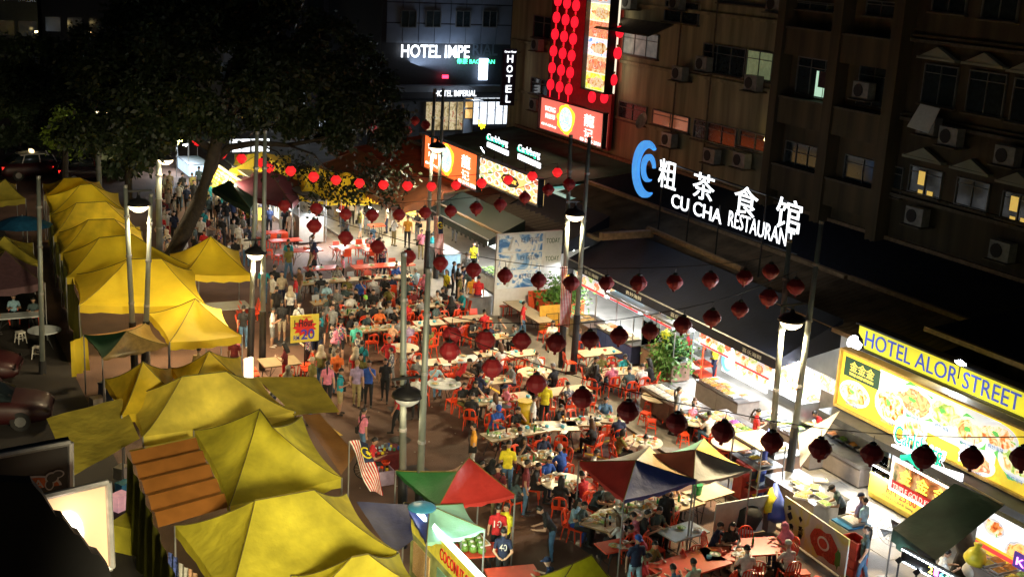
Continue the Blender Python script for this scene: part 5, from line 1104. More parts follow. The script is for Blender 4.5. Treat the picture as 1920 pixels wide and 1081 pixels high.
for s in(-1,1): trm.box((s*.19,0,.03),(.015,.52,.07)); trm.box((0,s*.255,.03),(.38,.015,.07))
trm.box((0,0,.005),(.37,.5,.01)); TRAYS=[trm.mesh('rim',m) for m in(steel,melamine,M('blue_tray',(.05,.25,.5),.4),red_plastic)]
def tray(x,y,z,h,where,rz=0,s=1.,tm=0,f=None):
    me,nm=HEAPS[h]; t=thing('food_tray','tray of %s on %s'%(nm,where),'tray',(x,y,z),rz,'food trays on '+where); t.scale=(s,)*3; link('rim',TRAYS[tm],t); link('food',me,t,loc=(0,0,.02)); return t
def basin(x,y,z,mat,where,r=.28,h=None):
    t=thing('basin','round %s on %s'%(mat.name.replace('_',' ')+' basin',where),'basin',(x,y,z)); b=MB(); b.lathe([(r*.7,0),(r,.16),(r*1.05,.17),(r*.96,.15),(r*.66,.02),(0,.02)],18); part('bowl_wall',b,mat,t,smooth=True)
    if h is not None: k=link('food',HEAPS[h][0],t,loc=(0,0,.06)); k.scale=(r*3.4,r*2.6,1)
    return t
# ---------------------------------------------------------------- stall counters along X, length in Y
def counter(name,label,x,ya,yb,mat,depth=.8,h=.85,top=steel,glassh=0,roof=None,roofmat=steel_dull,legs=False,panel_lines=True,loc_z=.06,cat='stall'):
    L=ya-yb; t=thing(name,label,cat,(x+depth/2,(ya+yb)/2,loc_z)); b=MB(); b.box((0,0,h/2+.03),(depth-.06,L-.06,h-.08)); part('body',b,mat,t)
    b=MB(); b.box((0,0,h),(depth+.04,L+.04,.045)); part('counter_top',b,top,t)
    if panel_lines:
        pn=MB(); n=max(2,int(L/.9)); pn.box((0,0,0),(.02,L/n-.05,h-.16)); pm=pn.mesh('front_panel',mat)
        for i in range(n): link('front_panel',pm,t,loc=(-depth/2+.025,-L/2+L*(i+.5)/n,h/2+.02))
    for sx_ in(-1,1):
        for sy in(-1,1):
            b=MB(); H2=(h+glassh+.02) if (glassh or roof) else h
            if glassh or roof: b.box((sx_*(depth/2-.02),sy*(L/2-.02),(h+(roof or h+glassh))/2+.02),(.035,.035,(roof or h+glassh)-h)); part('post',b,steel,t)
            b=MB(); b.tube([(sx_*(depth/2-.1),sy*(L/2-.15),.02),(sx_*(depth/2-.1),sy*(L/2-.15),.09)],.04,8); part('castor',b,black_rubber,t)
    if glassh:
        b=MB(); b.box((-depth/2+.01,0,h+.03+glassh/2),(.008,L-.08,glassh)); part('glass_front',b,glass,t)
        for sy in(-1,1): b=MB(); b.box((0,sy*(L/2-.01),h+.03+glassh/2),(depth-.08,.008,glassh)); part('glass_side',b,glass,t)
    if roof:
        b=MB(); b.box((depth*.22,0,roof+.05),(depth*.6,L+.1,.10)); part('roof_panel',b,roofmat,t)
    return t
def fill(x,ya,yb,z,where,hs,depth=.8,seed=0,step=.44,tm=0,s=.85):
    r=random.Random(seed); y=ya-.25; 
    while y>yb+.2:
        for dx in((.22,.6) if depth>.7 else (.3,)): tray(x+dx,y,z,r.choice(hs),where,rz=PI/2,s=s,tm=r.choice([0,0,1,tm]))
        y-=step
brownf=M('brown_counter_front',(.22,.13,.09),.5,var=.15); bluef=M('navy_counter_front',(.03,.05,.16),.5); greyf=M('grey_counter_front',(.20,.17,.15),.5,var=.12)
def cpx(a,b_,z=.9): p,q=PZ(*a,z),PZ(*b_,z); return min(p.x,q.x),max(p.y,q.y),min(p.y,q.y)
x,ya,yb=cpx((1083,586),(1121,600)); counter('steel_cart','steel cart on red castors behind the yellow bin',26.2,44.6,42.9,steel,depth=1.2); fill(26.2,44.4,43.1,.95,'the steel cart behind the yellow bin',[4,1,0],1.2,seed=1)
counter('seafood_counter','navy fronted ice counter of shellfish under the long awning',26.6,43.2,40.2,bluef,depth=1.1,roof=2.15,roofmat=steel); fill(26.6,43.1,40.3,.95,'the navy fronted seafood counter',[4,4,3,1],1.1,seed=2,step=.34)
counter('glass_food_cart','glass sided cart of fried snacks with steel canopy sign',27.0,40.2,37.9,brownf,depth=.9,glassh=1.05,roof=2.05); fill(27.0,40.1,38.0,.95,'the glass sided snack cart',[0,3,7,0],.9,seed=3,step=.3)
t=thing('trolley','red metal trolley shelf of utensils beside the man in red','trolley',(28.7,38.25,.06))
b=MB()
for sx_ in(-.35,.35):
    for sy in(-.4,.4): b.box((sx_,sy,.75),(.05,.05,1.4))
part('frame',b,red_plastic,t)
for z in(.15,.55,.95,1.4): b=MB(); b.box((0,0,z),(.72,.84,.03)); part('shelf',b,steel if z>.9 else red_plastic,t)
tray(28.7,38.25,1.5,2,'the red metal trolley',s=1.2)
counter('covered_food_counter','long brown fronted counter of pale dumplings under glaring light',PZ(1285,770,.9).x-.15,36.0,33.2,brownf,depth=1.1); fx=PZ(1285,770,.9).x-.15; fill(fx,35.9,33.3,.95,'the brown fronted dumpling counter',[4,4,1],1.1,seed=4,step=.3)
counter('vegetable_counter','long counter of vegetables, sauces and bright tubs by the pole pair',fx+.4,33.0,28.8,brownf,depth=1.2); fill(fx+.4,32.9,28.9,.95,'the vegetable counter',[2,5,6,7,2,0,3],1.2,seed=5,step=.3,tm=2)
counter('display_table','bright white display of folded dim sum boxes below the blue C poster',fx+2.4,36.0,33.4,greyf,depth=1.0); fill(fx+2.4,35.9,33.5,.95,'the bright display below the blue poster',[0,3,7,4],1.0,seed=6,step=.3)
counter('back_counter','grey back counter with pans behind the vegetable counter',fx+2.2,32.4,29.2,greyf,depth=.9); fill(fx+2.2,32.3,29.3,.95,'the grey back counter with pans',[2,3,5],.9,seed=7,step=.5)
p=PZ(1520,783,1.0); basin(p.x,p.y,.98,M('magenta_plastic',(.75,.12,.42),.4),'the back counter below the glowing poster',.34,2); basin(p.x-.5,p.y-.6,.98,melamine,'the back counter beside the magenta one',.30,1)
# blue C-shaped poster board beside the counter, seafood display
q=PX(1358,660,28.6); t=thing('menu_board','white lit menu board with a blue letter C at its end','sign',q)
b=MB(); b.box((0,-1.35,-.25),(.08,2.7,.95)); part('panel',b,white_lit,t); crescent(t,(-.10,-.42,-.22),.30,.18,R(50),R(310),E_('lit_cyan_letter',(.12,.5,.95),1.1),ex=.03)
for k in range(5): oval(t,-.95-.4*k,-.2-.05*(k%2),.17,.2,fm[(k+1)%4],.05,wob=.2,seed=k+50)
# stall with yellow banner, cook station (near right)
def banner(name,label,tl,tr,zt,h,mat,cat='banner',th=.05,parent=None):
    a,b_=PZ(*tl,zt),PZ(*tr,zt); d=(b_-a); d.z=0; L=d.length; d.normalize(); t=thing(name,label,cat,a); n=d.cross(Vector((0,0,1)))
    m=MB(); m.slab([(0,0,0),d*L,d*L-Vector((0,0,h)),-Vector((0,0,h))],th,n if n.x<0 else -n); part('panel',m,mat,t); return t,d,L
t,d,L=banner('stall_banner','pale yellow stall banner with ink calligraphy and a red crayfish plate',(1472,929),(1592,1011),1.25,1.15,ramp_print('banner_print',[(.62,.62,.58),(.70,.70,.66),(.75,.70,.20),(.68,.66,.50)],.9,rough=.5,detail=2))
n=Vector((-d.y,d.x,0)); n=n if n.x<0 else -n
def onb(u,v,ru,rv,mat,wob=0,seed=0,k=16,off=.012,name='printed_shape'):
    rr=random.Random(seed); b=MB(); b.add([d*(u+ru*(1+rr.uniform(-wob,wob))*math.cos(2*PI*i/k))+Vector((0,0,-v+rv*(1+rr.uniform(-wob,wob))*math.sin(2*PI*i/k)))+n*off for i in range(k)],[tuple(range(k))]); return part(name,b,mat,t)
cray=ramp_print('crayfish_print',[(.30,.02,.01),(.55,.06,.03),(.35,.02,.02),(.6,.15,.08)],6); 
onb(L*.68,.62,.62,.42,cray,.22,3,name='crayfish_print'); onb(L*.66,.58,.26,.20,melamine,0,0,off=.02); onb(L*.66,.58,.19,.14,M('sauce_red',(.45,.04,.02),.4),0,0,off=.028); onb(L*.88,.75,.12,.28,M('print_green',(.08,.25,.05),.6),.3,5,off=.016)
for k,(u,v,s) in enumerate(((.25,.25,.10),(.30,.48,.13),(.40,.75,.10),(.75,.35,.08),(.78,.60,.08),(.80,.85,.09))): onb(u*1.1,v,s,s*.9,black_paint,.55,k+9,9,name='ink_stroke')
text('calligraphy','龙虾',black_paint,d*(L*.27)+Vector((0,0,-.9))+n*.02,d,UPV,w=.22,h=.34,ex=.003,parent=t); 
bl0=PZ(1472,929,1.25)
w0=PZ(1530,915,.9)
counter('cook_station','steel cook station with plates of raw food behind the yellow banner',w0.x-.9,w0.y+1.3,w0.y-1.0,steel,depth=1.3); 
for i in range(9):
    a=PZ(1495+rw.uniform(0,60),905+rw.uniform(-5,45),.98); tray(a.x,a.y,.97,rw.choice([2,3,4,0,7]),'the cook station behind the yellow banner',rz=rw.uniform(0,3),s=.8,tm=1)
a=PZ(1595,985,.8); t=thing('drink_tub','steel ice tub of blue and white bottles beside the cook','tub',(a.x,a.y,.06)); b=MB(); b.box((0,0,.42),(.9,.8,.8)); part('tub_body',b,steel,t); b=MB(); b.box((0,0,.84),(.82,.72,.05)); part('lining',b,M('blue_lining',(.03,.2,.45),.4),t)
tray(a.x,a.y,.94,4,'the blue lined ice tub',s=1.2)
# red crate panel, standing fan
a=PZ(1600,1045,.5); t=thing('crate_stack','stack of red plastic crates at the end of the yellow banner','crates',(a.x,a.y,.06))
for k in range(4):
    b=MB(); 
    for s in(-1,1): b.box((s*.22,0,.13),(.03,.6,.24)); b.box((0,s*.3,.13),(.42,.03,.24))
    b.box((0,0,.02),(.42,.58,.02)); part('crate',b,M('deep_red_crate',(.42,.04,.025),.5),t,loc=(0,0,k*.26))
def fan(label,p,h=1.5,r=.42,aim=(-1,-.5,0)):
    t=thing('standing_fan',label,'fan',p); q=Vector((0,0,1)).rotation_difference(Vector(aim).normalized()).to_matrix().to_4x4()
    b=MB(); b.lathe([(.28,0),(.28,.04),(.05,.07)],14); part('foot',b,black_paint,t); b=MB(); b.tube([(0,0,.05),(0,0,h)],.025); part('pole',b,steel_dull,t)
    b=MB()
    for rr in(r,r*.66,r*.33): b.tube([(rr*math.cos(2*PI*k/20),rr*math.sin(2*PI*k/20),.10*(1-rr/r)+.03) for k in range(21)],.008,4)
    for k in range(20): a0=2*PI*k/20; b.tube([(0,0,.13),(r*.6*math.cos(a0),r*.6*math.sin(a0),.10),(r*math.cos(a0),r*math.sin(a0),.0)],.005,3)
    part('cage',b,steel_dull,t,M4=Matrix.Translation((0,0,h))@q)
    b=MB()
    for k in range(3): a0=2*PI*k/3; b.slab([(0,0,0),(r*.8*math.cos(a0),r*.8*math.sin(a0),.05),(r*.8*math.cos(a0+.8),r*.8*math.sin(a0+.8),-.02)],.01,(0,0,1))
    part('blade',b,grey_plastic,t,M4=Matrix.Translation((0,0,h))@q)
a=PZ(1660,1090,0.06); fan('tall caged standing fan beside the woman in grey',(a.x,a.y,.06)); 
# glass showcase with price board; wok counters
xg=27.0
a=PX(1632,915,xg); counter('glass_showcase','glass showcase counter with a yellow price board on its front',xg,a.y+.1,a.y-2.6,M('yellow_front',(.62,.42,.05),.5),depth=.8,glassh=.7,roof=1.75); fill(xg,a.y,a.y-2.5,.95,'the glass showcase with the price board',[2,5,7,3],.8,seed=11)
t=thing('price_board','yellow price board reading RM 25.00 below the neon kitchen sign','sign',(xg-.12,a.y-.05,1.0)); b=MB(); b.box((0,-1.15,-.3),(.04,2.3,.62)); part('panel',b,E_('price_yellow',(.75,.52,.06),.35),t)
text('price_lettering','RM 25.00',M('price_red',(.6,.03,.02),.5),(-.03,-.75,-.35),RV,UPV,w=1.25,h=.26,ex=.004,off=.01,parent=t); text('small_lettering','CHILLI CRAB 500g',black_paint,(-.03,-.6,-.52),RV,UPV,w=1.3,h=.09,ex=.003,parent=t)
tubelight('slanting white tube light above the glass showcase',PX(1652,893,26.8)+Vector((0,-.2,.25)),1.7,180)
# posters behind below the billboard ledge
for lab,tl_,br_,x_,m_,o_ in (('red crayfish poster at the left end under the billboard ledge',(1560,788),(1596,850),28.9,E_('lit_red_poster',(.75,.12,.03),.7),3),('white poster of fried crab under the billboard ledge',(1598,808),(1702,925),28.6,white_soft,0)):
    t,W,Hh=board('food_poster',lab,x_,tl_,br_,m_,cat='poster',th=.06); oval(t,-W*.48,-Hh*.45,W*.38,Hh*.30,white_lit,.012); oval(t,-W*.48,-Hh*.45,W*.32,Hh*.25,fm[o_],.02,wob=.2,seed=4); oval(t,-W*.8,-Hh*.7,W*.12,Hh*.14,fm[2],.022,wob=.3,seed=2)
# neon kitchen sign
kx=25.9; tl_=PX(1677,860,kx); tr_=PX(1788,917,kx); bl2=PX(1670,914,kx); W=tl_.y-tr_.y; Hh=tl_.z-bl2.z
t=thing('kitchen_neon_sign','neon framed kitchen sign with three gold characters over red letters','sign',tl_)
b=MB(); b.box((.04,-W/2,-Hh/2),(.05,W,Hh)); part('panel',b,ramp_print('sign_photo_print',[(.04,.02,.01),(.35,.10,.03),(.5,.35,.2),(.10,.12,.03)],1.6,es=.35),t)
rect(t,0,-W,-Hh*.68,-Hh,M('dark_red_band',(.25,.01,.01),.5,em=(.5,.01,.01),es=.4),.006)
yn=M('yellow_bulbs',(1,.8,.1),em=(1,.72,.06),es=2.2); rn=M('red_neon_letters',(1,.3,.25),em=(1,.22,.18),es=2.4)
for k in range(3): text('gold_character','金',yn,(-.04,-W*(.14+.29*k),-Hh*.60),RV,UPV,w=W*.20,h=Hh*.46,ex=.015,off=.01,parent=t)
text('lettering','TRIPLE GOLD KITCHEN',rn,(-.04,-W*.05,-Hh*.95),RV,UPV,w=W*.90,h=Hh*.19,ex=.015,off=.01,parent=t)
nf=M('white_pink_neon',(1,.9,.85),em=(1,.86,.80),es=3.5)
for a0,a1 in(((0,0),(-W,0)),((-W,0),(-W,-Hh)),((-W,-Hh),(0,-Hh)),((0,-Hh),(0,0))): b=MB(); b.tube([(-.03,a0[0],a0[1]),(-.03,a1[0],a1[1])],.028,6); part('neon_tube',b,nf,t)
b=MB(); b.tube([(.1,-W*.85,-Hh),(.1,-W*.85,-tl_.z+.1)],.035); part('post',b,M('pale_post',(.6,.5,.3),.6),t)
# dark green tarpaulin canopy
P=[PZ(1674,990,2.0),PZ(1755,1050,1.95),PZ(1885,945,2.7),PZ(1790,905,2.8)]; c=sum(P,Vector())/4; b=MB(); vs=[];n=8
for j in range(n+1):
    for i in range(n+1): u,v=i/n,j/n; p=P[0].lerp(P[1],u).lerp(P[3].lerp(P[2],u),v); p.z-=.06*math.sin(PI*u)*math.sin(PI*v*2); vs.append(p-c)
b.add(vs,[(j*9+i,j*9+i+1,(j+1)*9+i+1,(j+1)*9+i) for j in range(n) for i in range(n)])
for i in range(8): p=P[0].lerp(P[1],i/8)-c; q=P[0].lerp(P[1],(i+1)/8)-c; b.quad(p,q,q-Vector((0,0,.35+.1*(i%2))),p-Vector((0,0,.35+.1*(i%2))))
solo('tarpaulin','x' and b,M('black_green_tarp',(.018,.050,.035),.5,var=.3,ns=1.5,bump=.3,bs=5),'dark green tarpaulin below the neon kitchen sign','tarp',smooth=True,loc=c)
b=MB(); b.tube([PZ(1808,905,2.85),PZ(1880,945,2.75)],.03); solo('tarp_pole',b,M('pale_post',(.6,.5,.3)),'pale pole lying on the dark green tarpaulin','pole')
# right bottom: stall with plates posters, tree stump, yellow bags, LED sign
t,W,Hh=board('food_poster','white poster with two plates of orange curry at the right edge',26.2,(1838,950),(1960,1080),white_soft,cat='poster',th=.06)
oval(t,-.55,-.35,.38,.26,white_lit,.012); oval(t,-.55,-.35,.31,.2,fm[0],.02,wob=.2,seed=31); oval(t,-1.55,-.75,.55,.40,white_lit,.013); oval(t,-1.55,-.75,.45,.32,ramp_print('lit_curry_print',[(.9,.3,.05),(1,.6,.2),(.8,.2,.05),(1,.8,.5)],3,es=.9),.022,wob=.15,seed=33)
rect(t,-.05,-1.35,-.85,-1.15,yel,.03); rect(t,-.05,-1.35,-.93,-1.05,E_('lit_red_strip',(.8,.05,.05),.9),.036)
xs_=25.4; a=PX(1838,1040,xs_); counter('produce_counter','counter of bright packets under the orange curry poster',xs_,a.y+.3,a.y-3,greyf,depth=.9); fill(xs_,a.y+.2,a.y-2.8,.95,'the counter under the curry poster',[2,5,3,7,5],.9,seed=21)
b=MB(); a=PZ(1800,1085,0.06); b.tube([(0,0,0),(.1,0,.8),(-.15,.2,1.6),(.1,.3,2.3)],[.34,.27,.24,.2],10); solo('tree_stump',b,bark,'gnarled pale tree trunk beside the dark green tarpaulin','trunk',loc=a,smooth=True)
def bag(label,p,mat,s=.3):
    b=MB(); b.lathe([(.0,0),(s*.9,.02),(s,s*.6),(s*.75,s*1.3),(s*.25,s*1.6),(s*.4,s*1.95)],10); m=b
    m.v=[(x*(1+.12*math.sin(z*19+x*9)),y*(1+.15*math.cos(z*23+y*7)),z) for x,y,z in m.v]; return solo('plastic_bag',m,mat,label,'bag',smooth=True,loc=p)
bag('knotted yellow plastic bag left of two by the curry poster',PZ(1828,1056,.9),M('yellow_bag',(.78,.66,.04),.4)); bag('knotted pale yellow bag right of two by the curry poster',PZ(1893,1048,.9),M('pale_yellow_bag',(.68,.62,.2),.4)); bag('crumpled white bag on the ground under the curry poster',PZ(1825,1080,.4),M('white_bag',(.6,.6,.56),.4))
# LED open sign, plane facing camera-left
a=PZ(1692,1024,2.0); b_=PZ(1800,1082,2.0); d=(b_-a); L=d.length; d.normalize(); t=thing('led_sign','black LED sign with white dashed edges and coloured digits','sign',a)
m=MB(); m.slab([(0,0,0),d*L,d*L-Vector((0,0,.38)),Vector((0,0,-.38))],.06,(-1,0,0)); part('panel',m,black_paint,t)
dash=E_('led_white',(.85,.95,1),4)
for zz in(-.04,-.34):
    for k in range(14): m=MB(); m.slab([d*(L*(k+.1)/14),d*(L*(k+.75)/14),d*(L*(k+.75)/14)-Vector((0,0,.035)),d*(L*(k+.1)/14)-Vector((0,0,.035))],-.02,(-1,0,0)); part('led_dash',m,dash,t,loc=(-.02,0,zz))
for k,(ch,cl) in enumerate((('2',(1,.9,.2)),('1',(1,.2,.8)),('6',(.2,.9,1)),('8',(.2,1,.3)),('3',(1,.3,.2)))): text('led_digit',ch,E_('led_%d'%k,cl,3),d*(L*.50+k*.17)+Vector((-.03,0,-.27)),d,UPV,w=.12,h=.17,ex=.01,off=.012,parent=t)
a=PX(1902,1032,25.2); t=thing('purple_led_sign','corner of a purple rimmed LED sign at the right edge','sign',a); b=MB(); b.box((.03,-.8,-.2),(.05,1.6,.4)); part('panel',b,E_('led_purple_panel',(.10,.05,.3),.6),t); text('led_lettering','KEBAB',E_('led_pink',(1,.3,.8),2.5),(-.02,-.12,-.3),RV,UPV,w=1.2,h=.2,ex=.01,off=.01,parent=t)
for i,(px,py) in enumerate(((1686,1050),(1719,1072))): floodlight('small round work lamp %s under the LED sign'%['left','right'][i],PZ(px,py,1.6),PZ(px,py+10,0),60,s=.16,es=30)
# pink / translucent tarp near pole pair and grey stall hood, steel hood
b=MB(); P=[PZ(1497,815,1.8),PZ(1574,770,2.6),PZ(1545,815,2.0),PZ(1500,875,1.2)]; c=sum(P,Vector())/4; b.slab([p-c for p in P],.02,(-1,-.3,.4)); solo('plastic_sheet',b,M('dirty_clear_sheet',(.50,.47,.44),.45,var=.25,ns=2,bump=.3,bs=6),'grimy pale plastic sheet tied from the poles to the billboard corner','sheet',loc=c)
def steelhood(): 
    a=PX(1500,835,27.2); t=thing('cooking_hood','steel splash walls around the cooking pit under the ledge','hood',(27.6,a.y-1.4,.06)); b=MB(); b.box((.5,0,1.2),(.05,3.4,1.9)); part('back_wall',b,steel_dull,t); b=MB(); b.box((0,1.7,1.0),(1.0,.04,1.4)); part('side_wall',b,steel,t); b=MB(); b.box((0,0,.75),(1.0,3.2,.12)); part('pit_rim',b,steel,t); b=MB(); b.box((0,0,.4),(.9,3.1,.66)); part('pit_body',b,greyf,t)
steelhood()
for i in range(6): a=PX(1500,835,27.2); tray(28.1,a.y-.1-i*.5,.90,[0,3,2,7,1,5][i],'the steel cooking pit under the ledge',rz=PI/2,s=1.0)
# glass shelf unit behind near right poles
a=PZ(1428,965,0.06); t=thing('display_shelf','open steel display shelf with trays beside the near right poles','shelf',(a.x+.6,a.y+1.2,.06))
b=MB()
for sx_ in(-.45,.45):
    for sy in(-.7,.7): b.box((sx_,sy,.95),(.035,.035,1.9))
part('frame',b,steel_dull,t)
for z in(.6,1.2,1.85): b=MB(); b.box((0,0,z),(.95,1.45,.025)); part('shelf',b,steel if z<1.5 else M('cream_sheet',(.6,.5,.35),.5),t)
for i in range(3): tray(a.x+.5,a.y+.75+i*.45,1.32,[7,5,3][i],'the open display shelf by the near right poles',rz=PI/2,s=.8)
# water cooler style red bin, folded blue umbrella, pale partition screens
a=PZ(1398,935,0.06); t=thing('ticket_bin','tall red plastic bin with an open front ledge near the partition','bin',a); b=MB(); b.box((0,.15,.6),(.55,.45,1.2),taper=.9); part('body',b,M('brick_red_plastic',(.48,.05,.035),.4),t); b=MB(); b.box((.1,-.22,.42),(.6,.4,.12)); part('ledge',b,M('brick_red_plastic',(.48,.05,.035)),t); b=MB(); b.box((.12,-.06,.8),(.22,.06,.24)); part('opening',b,black_rubber,t)
b=MB(); a=PZ(1412,928,.4); c=PZ(1440,835,2.4)
t=thing('folded_umbrella','folded blue and yellow umbrella leaning on the near right poles','umbrella',PZ(1418,935,.06)); o_=t.location
b=MB(); b.tube([(0,0,.1),(.15,.1,1.0),(.35,.2,2.2)],[.20,.16,.02],8); part('blue_cloth',b,tBl,t,smooth=True); b=MB(); b.tube([(-.12,-.05,.15),(.02,.0,1.1)],[.10,.02],6); part('yellow_cloth',b,CLO['yellow'],t)
t,d,L=banner('partition','pale grey green folding partition behind the near dining chairs',(1344,945),(1442,928),1.15,1.1,M('pale_partition',(.50,.56,.54),.4,var=.1)); 
t=thing('folded_parasol','collapsed blue and yellow parasol slumped over a chair by the partition','umbrella',PZ(1440,995,.06)); b=MB(); b.tube([(0,-.3,.5),(.25,.1,.9),(.5,.5,1.2)],[.26,.24,.06],9); part('blue_cloth',b,tBl,t,smooth=True); b=MB(); b.tube([(-.12,-.1,.62),(.1,.1,.95),(.3,.4,1.12)],[.17,.18,.06],8); part('yellow_cloth',b,CLO['yellow'],t,smooth=True); b=MB(); b.box((.0,.0,.3),(.3,.3,.5)); part('base_block',b,greyf,t)
b=MB(); b.lathe([(0,0),(.35,.03),(.40,.3),(.28,.55),(.1,.62)],12); b.v=[(x*(1+.2*math.sin(z*13+y*7)),y*(1+.15*math.cos(x*11+z*5)),z) for x,y,z in b.v]; solo('black_bag',b,black_rubber,'big black bin bag slumped at the partition','bag',smooth=True,loc=PZ(1400,985,.3))
# ---------------------------------------------------------------- advert wall, planter, folding orange table
ay=48.2; a=PY(925,600,ay); t=thing('advert_wall','white advert wall with blue beer posters facing the diners','wall',(a.x,ay,0)); W=PY(1045,600,ay).x-a.x; Hh=PY(925,440,ay).z
b=MB(); b.box((W/2,.1,Hh/2),(W,.12,Hh)); part('panel',b,M('white_board',(.72,.74,.76),.45,var=.06),t)
blu=ramp_print('blue_sky_poster',[(.05,.18,.50),(.20,.42,.75),(.75,.82,.88),(.85,.88,.9),(.12,.3,.62)],1.6,rough=.4,detail=3)
for k in range(3):
    for j in range(2):
        z1=Hh-.08-k*.83; x0=.10+j*(W*.70); w_=(W*.66 if j==0 else W*.26); b=MB(); b.box((x0+w_/2,.025,z1-.38),(w_,.03,.76)); part('poster',b,blu if j==0 else M('white_board',(.72,.74,.76)),t)
        if j==0: text('lettering','ICE  FREE ITIT',M('print_navy',(.03,.06,.2),.5),(x0+w_*.5,-.0,z1-.34),(1,0,0),UPV,w=w_*.42,h=.2,ex=.004,off=.01,parent=t); b=MB(); b.tube([(x0+w_*.25,-.01,z1-.68),(x0+w_*.33,-.01,z1-.1)],[.12,.10],6); part('printed_bottle',b,M('ice_print',(.75,.8,.85),.5),t)
        else: text('lettering','TODAY',M('print_dark_green',(.02,.12,.06),.5),(x0+.06,-.0,z1-.45),(1,0,0),UPV,w=w_*.8,h=.22,ex=.004,parent=t)
p=PZ(1045,600,.06); t=thing('planter','orange planter box with bright green bushes beside the advert wall','planter',(27.1,46.9,.06)); b=MB(); b.box((0,0,.45),(2.0,.7,.9)); part('box',b,M('orange_board',(.72,.10,.03),.5),t)
t2=leafcloud([(-.5,0,1.1,.45),(0,0,1.15,.5),(.5,0,1.2,.45)],1500,.2,random.Random(4)); part('foliage',t2,leafb,t)
def potplant(label,px,py,h=1.15,r=.42,n=1000,seed=1):
    g=PZ(px,py,.06); t=thing('potted_plant',label,'plant',g); b=MB(); b.lathe([(.32,0),(.34,.05),(.25,.06)],14); part('saucer',b,red_plastic,t); b=MB(); b.lathe([(.15,.05),(.22,.36),(.19,.36),(.17,.3),(0,.3)],12); part('pot',b,M('brown_pot',(.10,.04,.025),.6),t); b=MB(); b.tube([(0,0,.3),(.03,0,.9)],.02); part('stem',b,bark,t)
    part('foliage',leafcloud([(0,0,h*.65,r),(0.1,.05,h*.95,r*.8),(-.1,-.05,h*.45,r*.8)],n,.20,random.Random(seed)),leafb,t)
potplant('taller leafy plant in a pot with red saucer beside the glass snack cart',1247,710,1.35,.42,1300,2); potplant('shorter leafy plant in a pot with red saucer next to the taller one',1264,704,1.0,.34,900,3)
def foldtable(label,p,mat,rz=0):
    t=thing('folded_table',label,'table',p,rz); b=MB(); b.box((0,0,.62),(1.15,.06,1.15),M3=Matrix.Rotation(-.12,3,'X')); part('table_top',b,mat,t); b=MB(); b.tube([(-.3,-.14,.25),(-.3,-.1,.85),(.3,-.1,.85),(.3,-.14,.25)],.018); b.tube([(-.3,-.12,.55),(.3,-.12,.55)],.015); part('folded_leg',b,black_paint,t)
foldtable('folded yellow table leaning on the orange board behind the long table',PZ(1032,622,.06),M('amber_table',(.72,.40,.05),.4)); foldtable('folded orange table leaning against the advert wall',Vector((26.4,47.6,.06)),M('orange_board',(.72,.10,.03)))
counter('steel_drawer_cabinet','steel sink cabinet just left of the advert wall',PZ(892,602,.06).x-.1,49.4,48.4,steel,depth=1.3)
q=PZ(880,545,.06); counter('ice_chest','white and green drinks chest under the scalloped awning',25.9,53.2,51.2,melamine,depth=1.0,roof=2.0,roofmat=E_('lit_chest_sign',(.85,.95,.9),1.1)); fill(25.9,53.1,51.3,.95,'the drinks chest under the green awning',[2,4],1.0,seed=31)
counter('ice_chest','pale blue fridge cabinet left of the diners in black',24.9,57.0,54.8,M('pale_blue_metal',(.25,.42,.55),.4),depth=.9,h=1.2)
b=MB(); g=PZ(1325,612,.06); 
def bin_(label,p,mat,h=.6,r=.24,lid=False):
    t=thing('bin',label,'bin',p); b=MB(); b.lathe([(r*.8,0),(r,h),(r*.93,h),(r*.75,.03),(0,.03)],14); part('tub',b,mat,t,smooth=True); b=MB(); b.lathe([(r*1.04,h-.03),(r*1.06,h+.02),(r*.9,h+.02)],14); part('rim',b,mat,t); return t
bin_('yellow plastic bin beside the right middle poles',PZ(1085,622,.06),yellow_plastic,.75,.27); bin_('tall yellow bin behind the woman in black by the crowded cream table',PZ(982,792,.06),yellow_plastic,.8,.25); bin_('dark green wheeled bin by the farthest red tables',PZ(553,424,0),green_plastic,1.0,.38); bin_('black bin at the corner of the far grey stall',PZ(572,452,0),black_rubber,.9,.3); bin_('orange bucket under the blue lid by the glass cart',PZ(1276,672,.06),red_plastic,.6,.28)
bin_('green pail on the wood table behind the blue canopy',PZ(1307,925,.76),green_plastic,.28,.15)
for i in range(2): b=MB(); b.lathe([(.15,0),(.17,.05),(.17,.45),(.08,.56),(.08,.62),(0,.62)],14); solo('gas_cylinder',b,M('gas_blue',(.10,.32,.42),.4),'%s of two blue gas cylinders beside the glass cart'%['left','right'][i],'gas cylinder',smooth=True,loc=PZ(1181+i*8,664+i*5,.06))
b=MB(); b.box((0,0,.2),(.5,.36,.4)); b.box((0,0,.42),(.54,.4,.05)); solo('cool_box',b,M('red_white_box',(.65,.5,.45),.4),'red and white cool box left of the gas cylinders','cool box',loc=PZ(1166,665,.06))
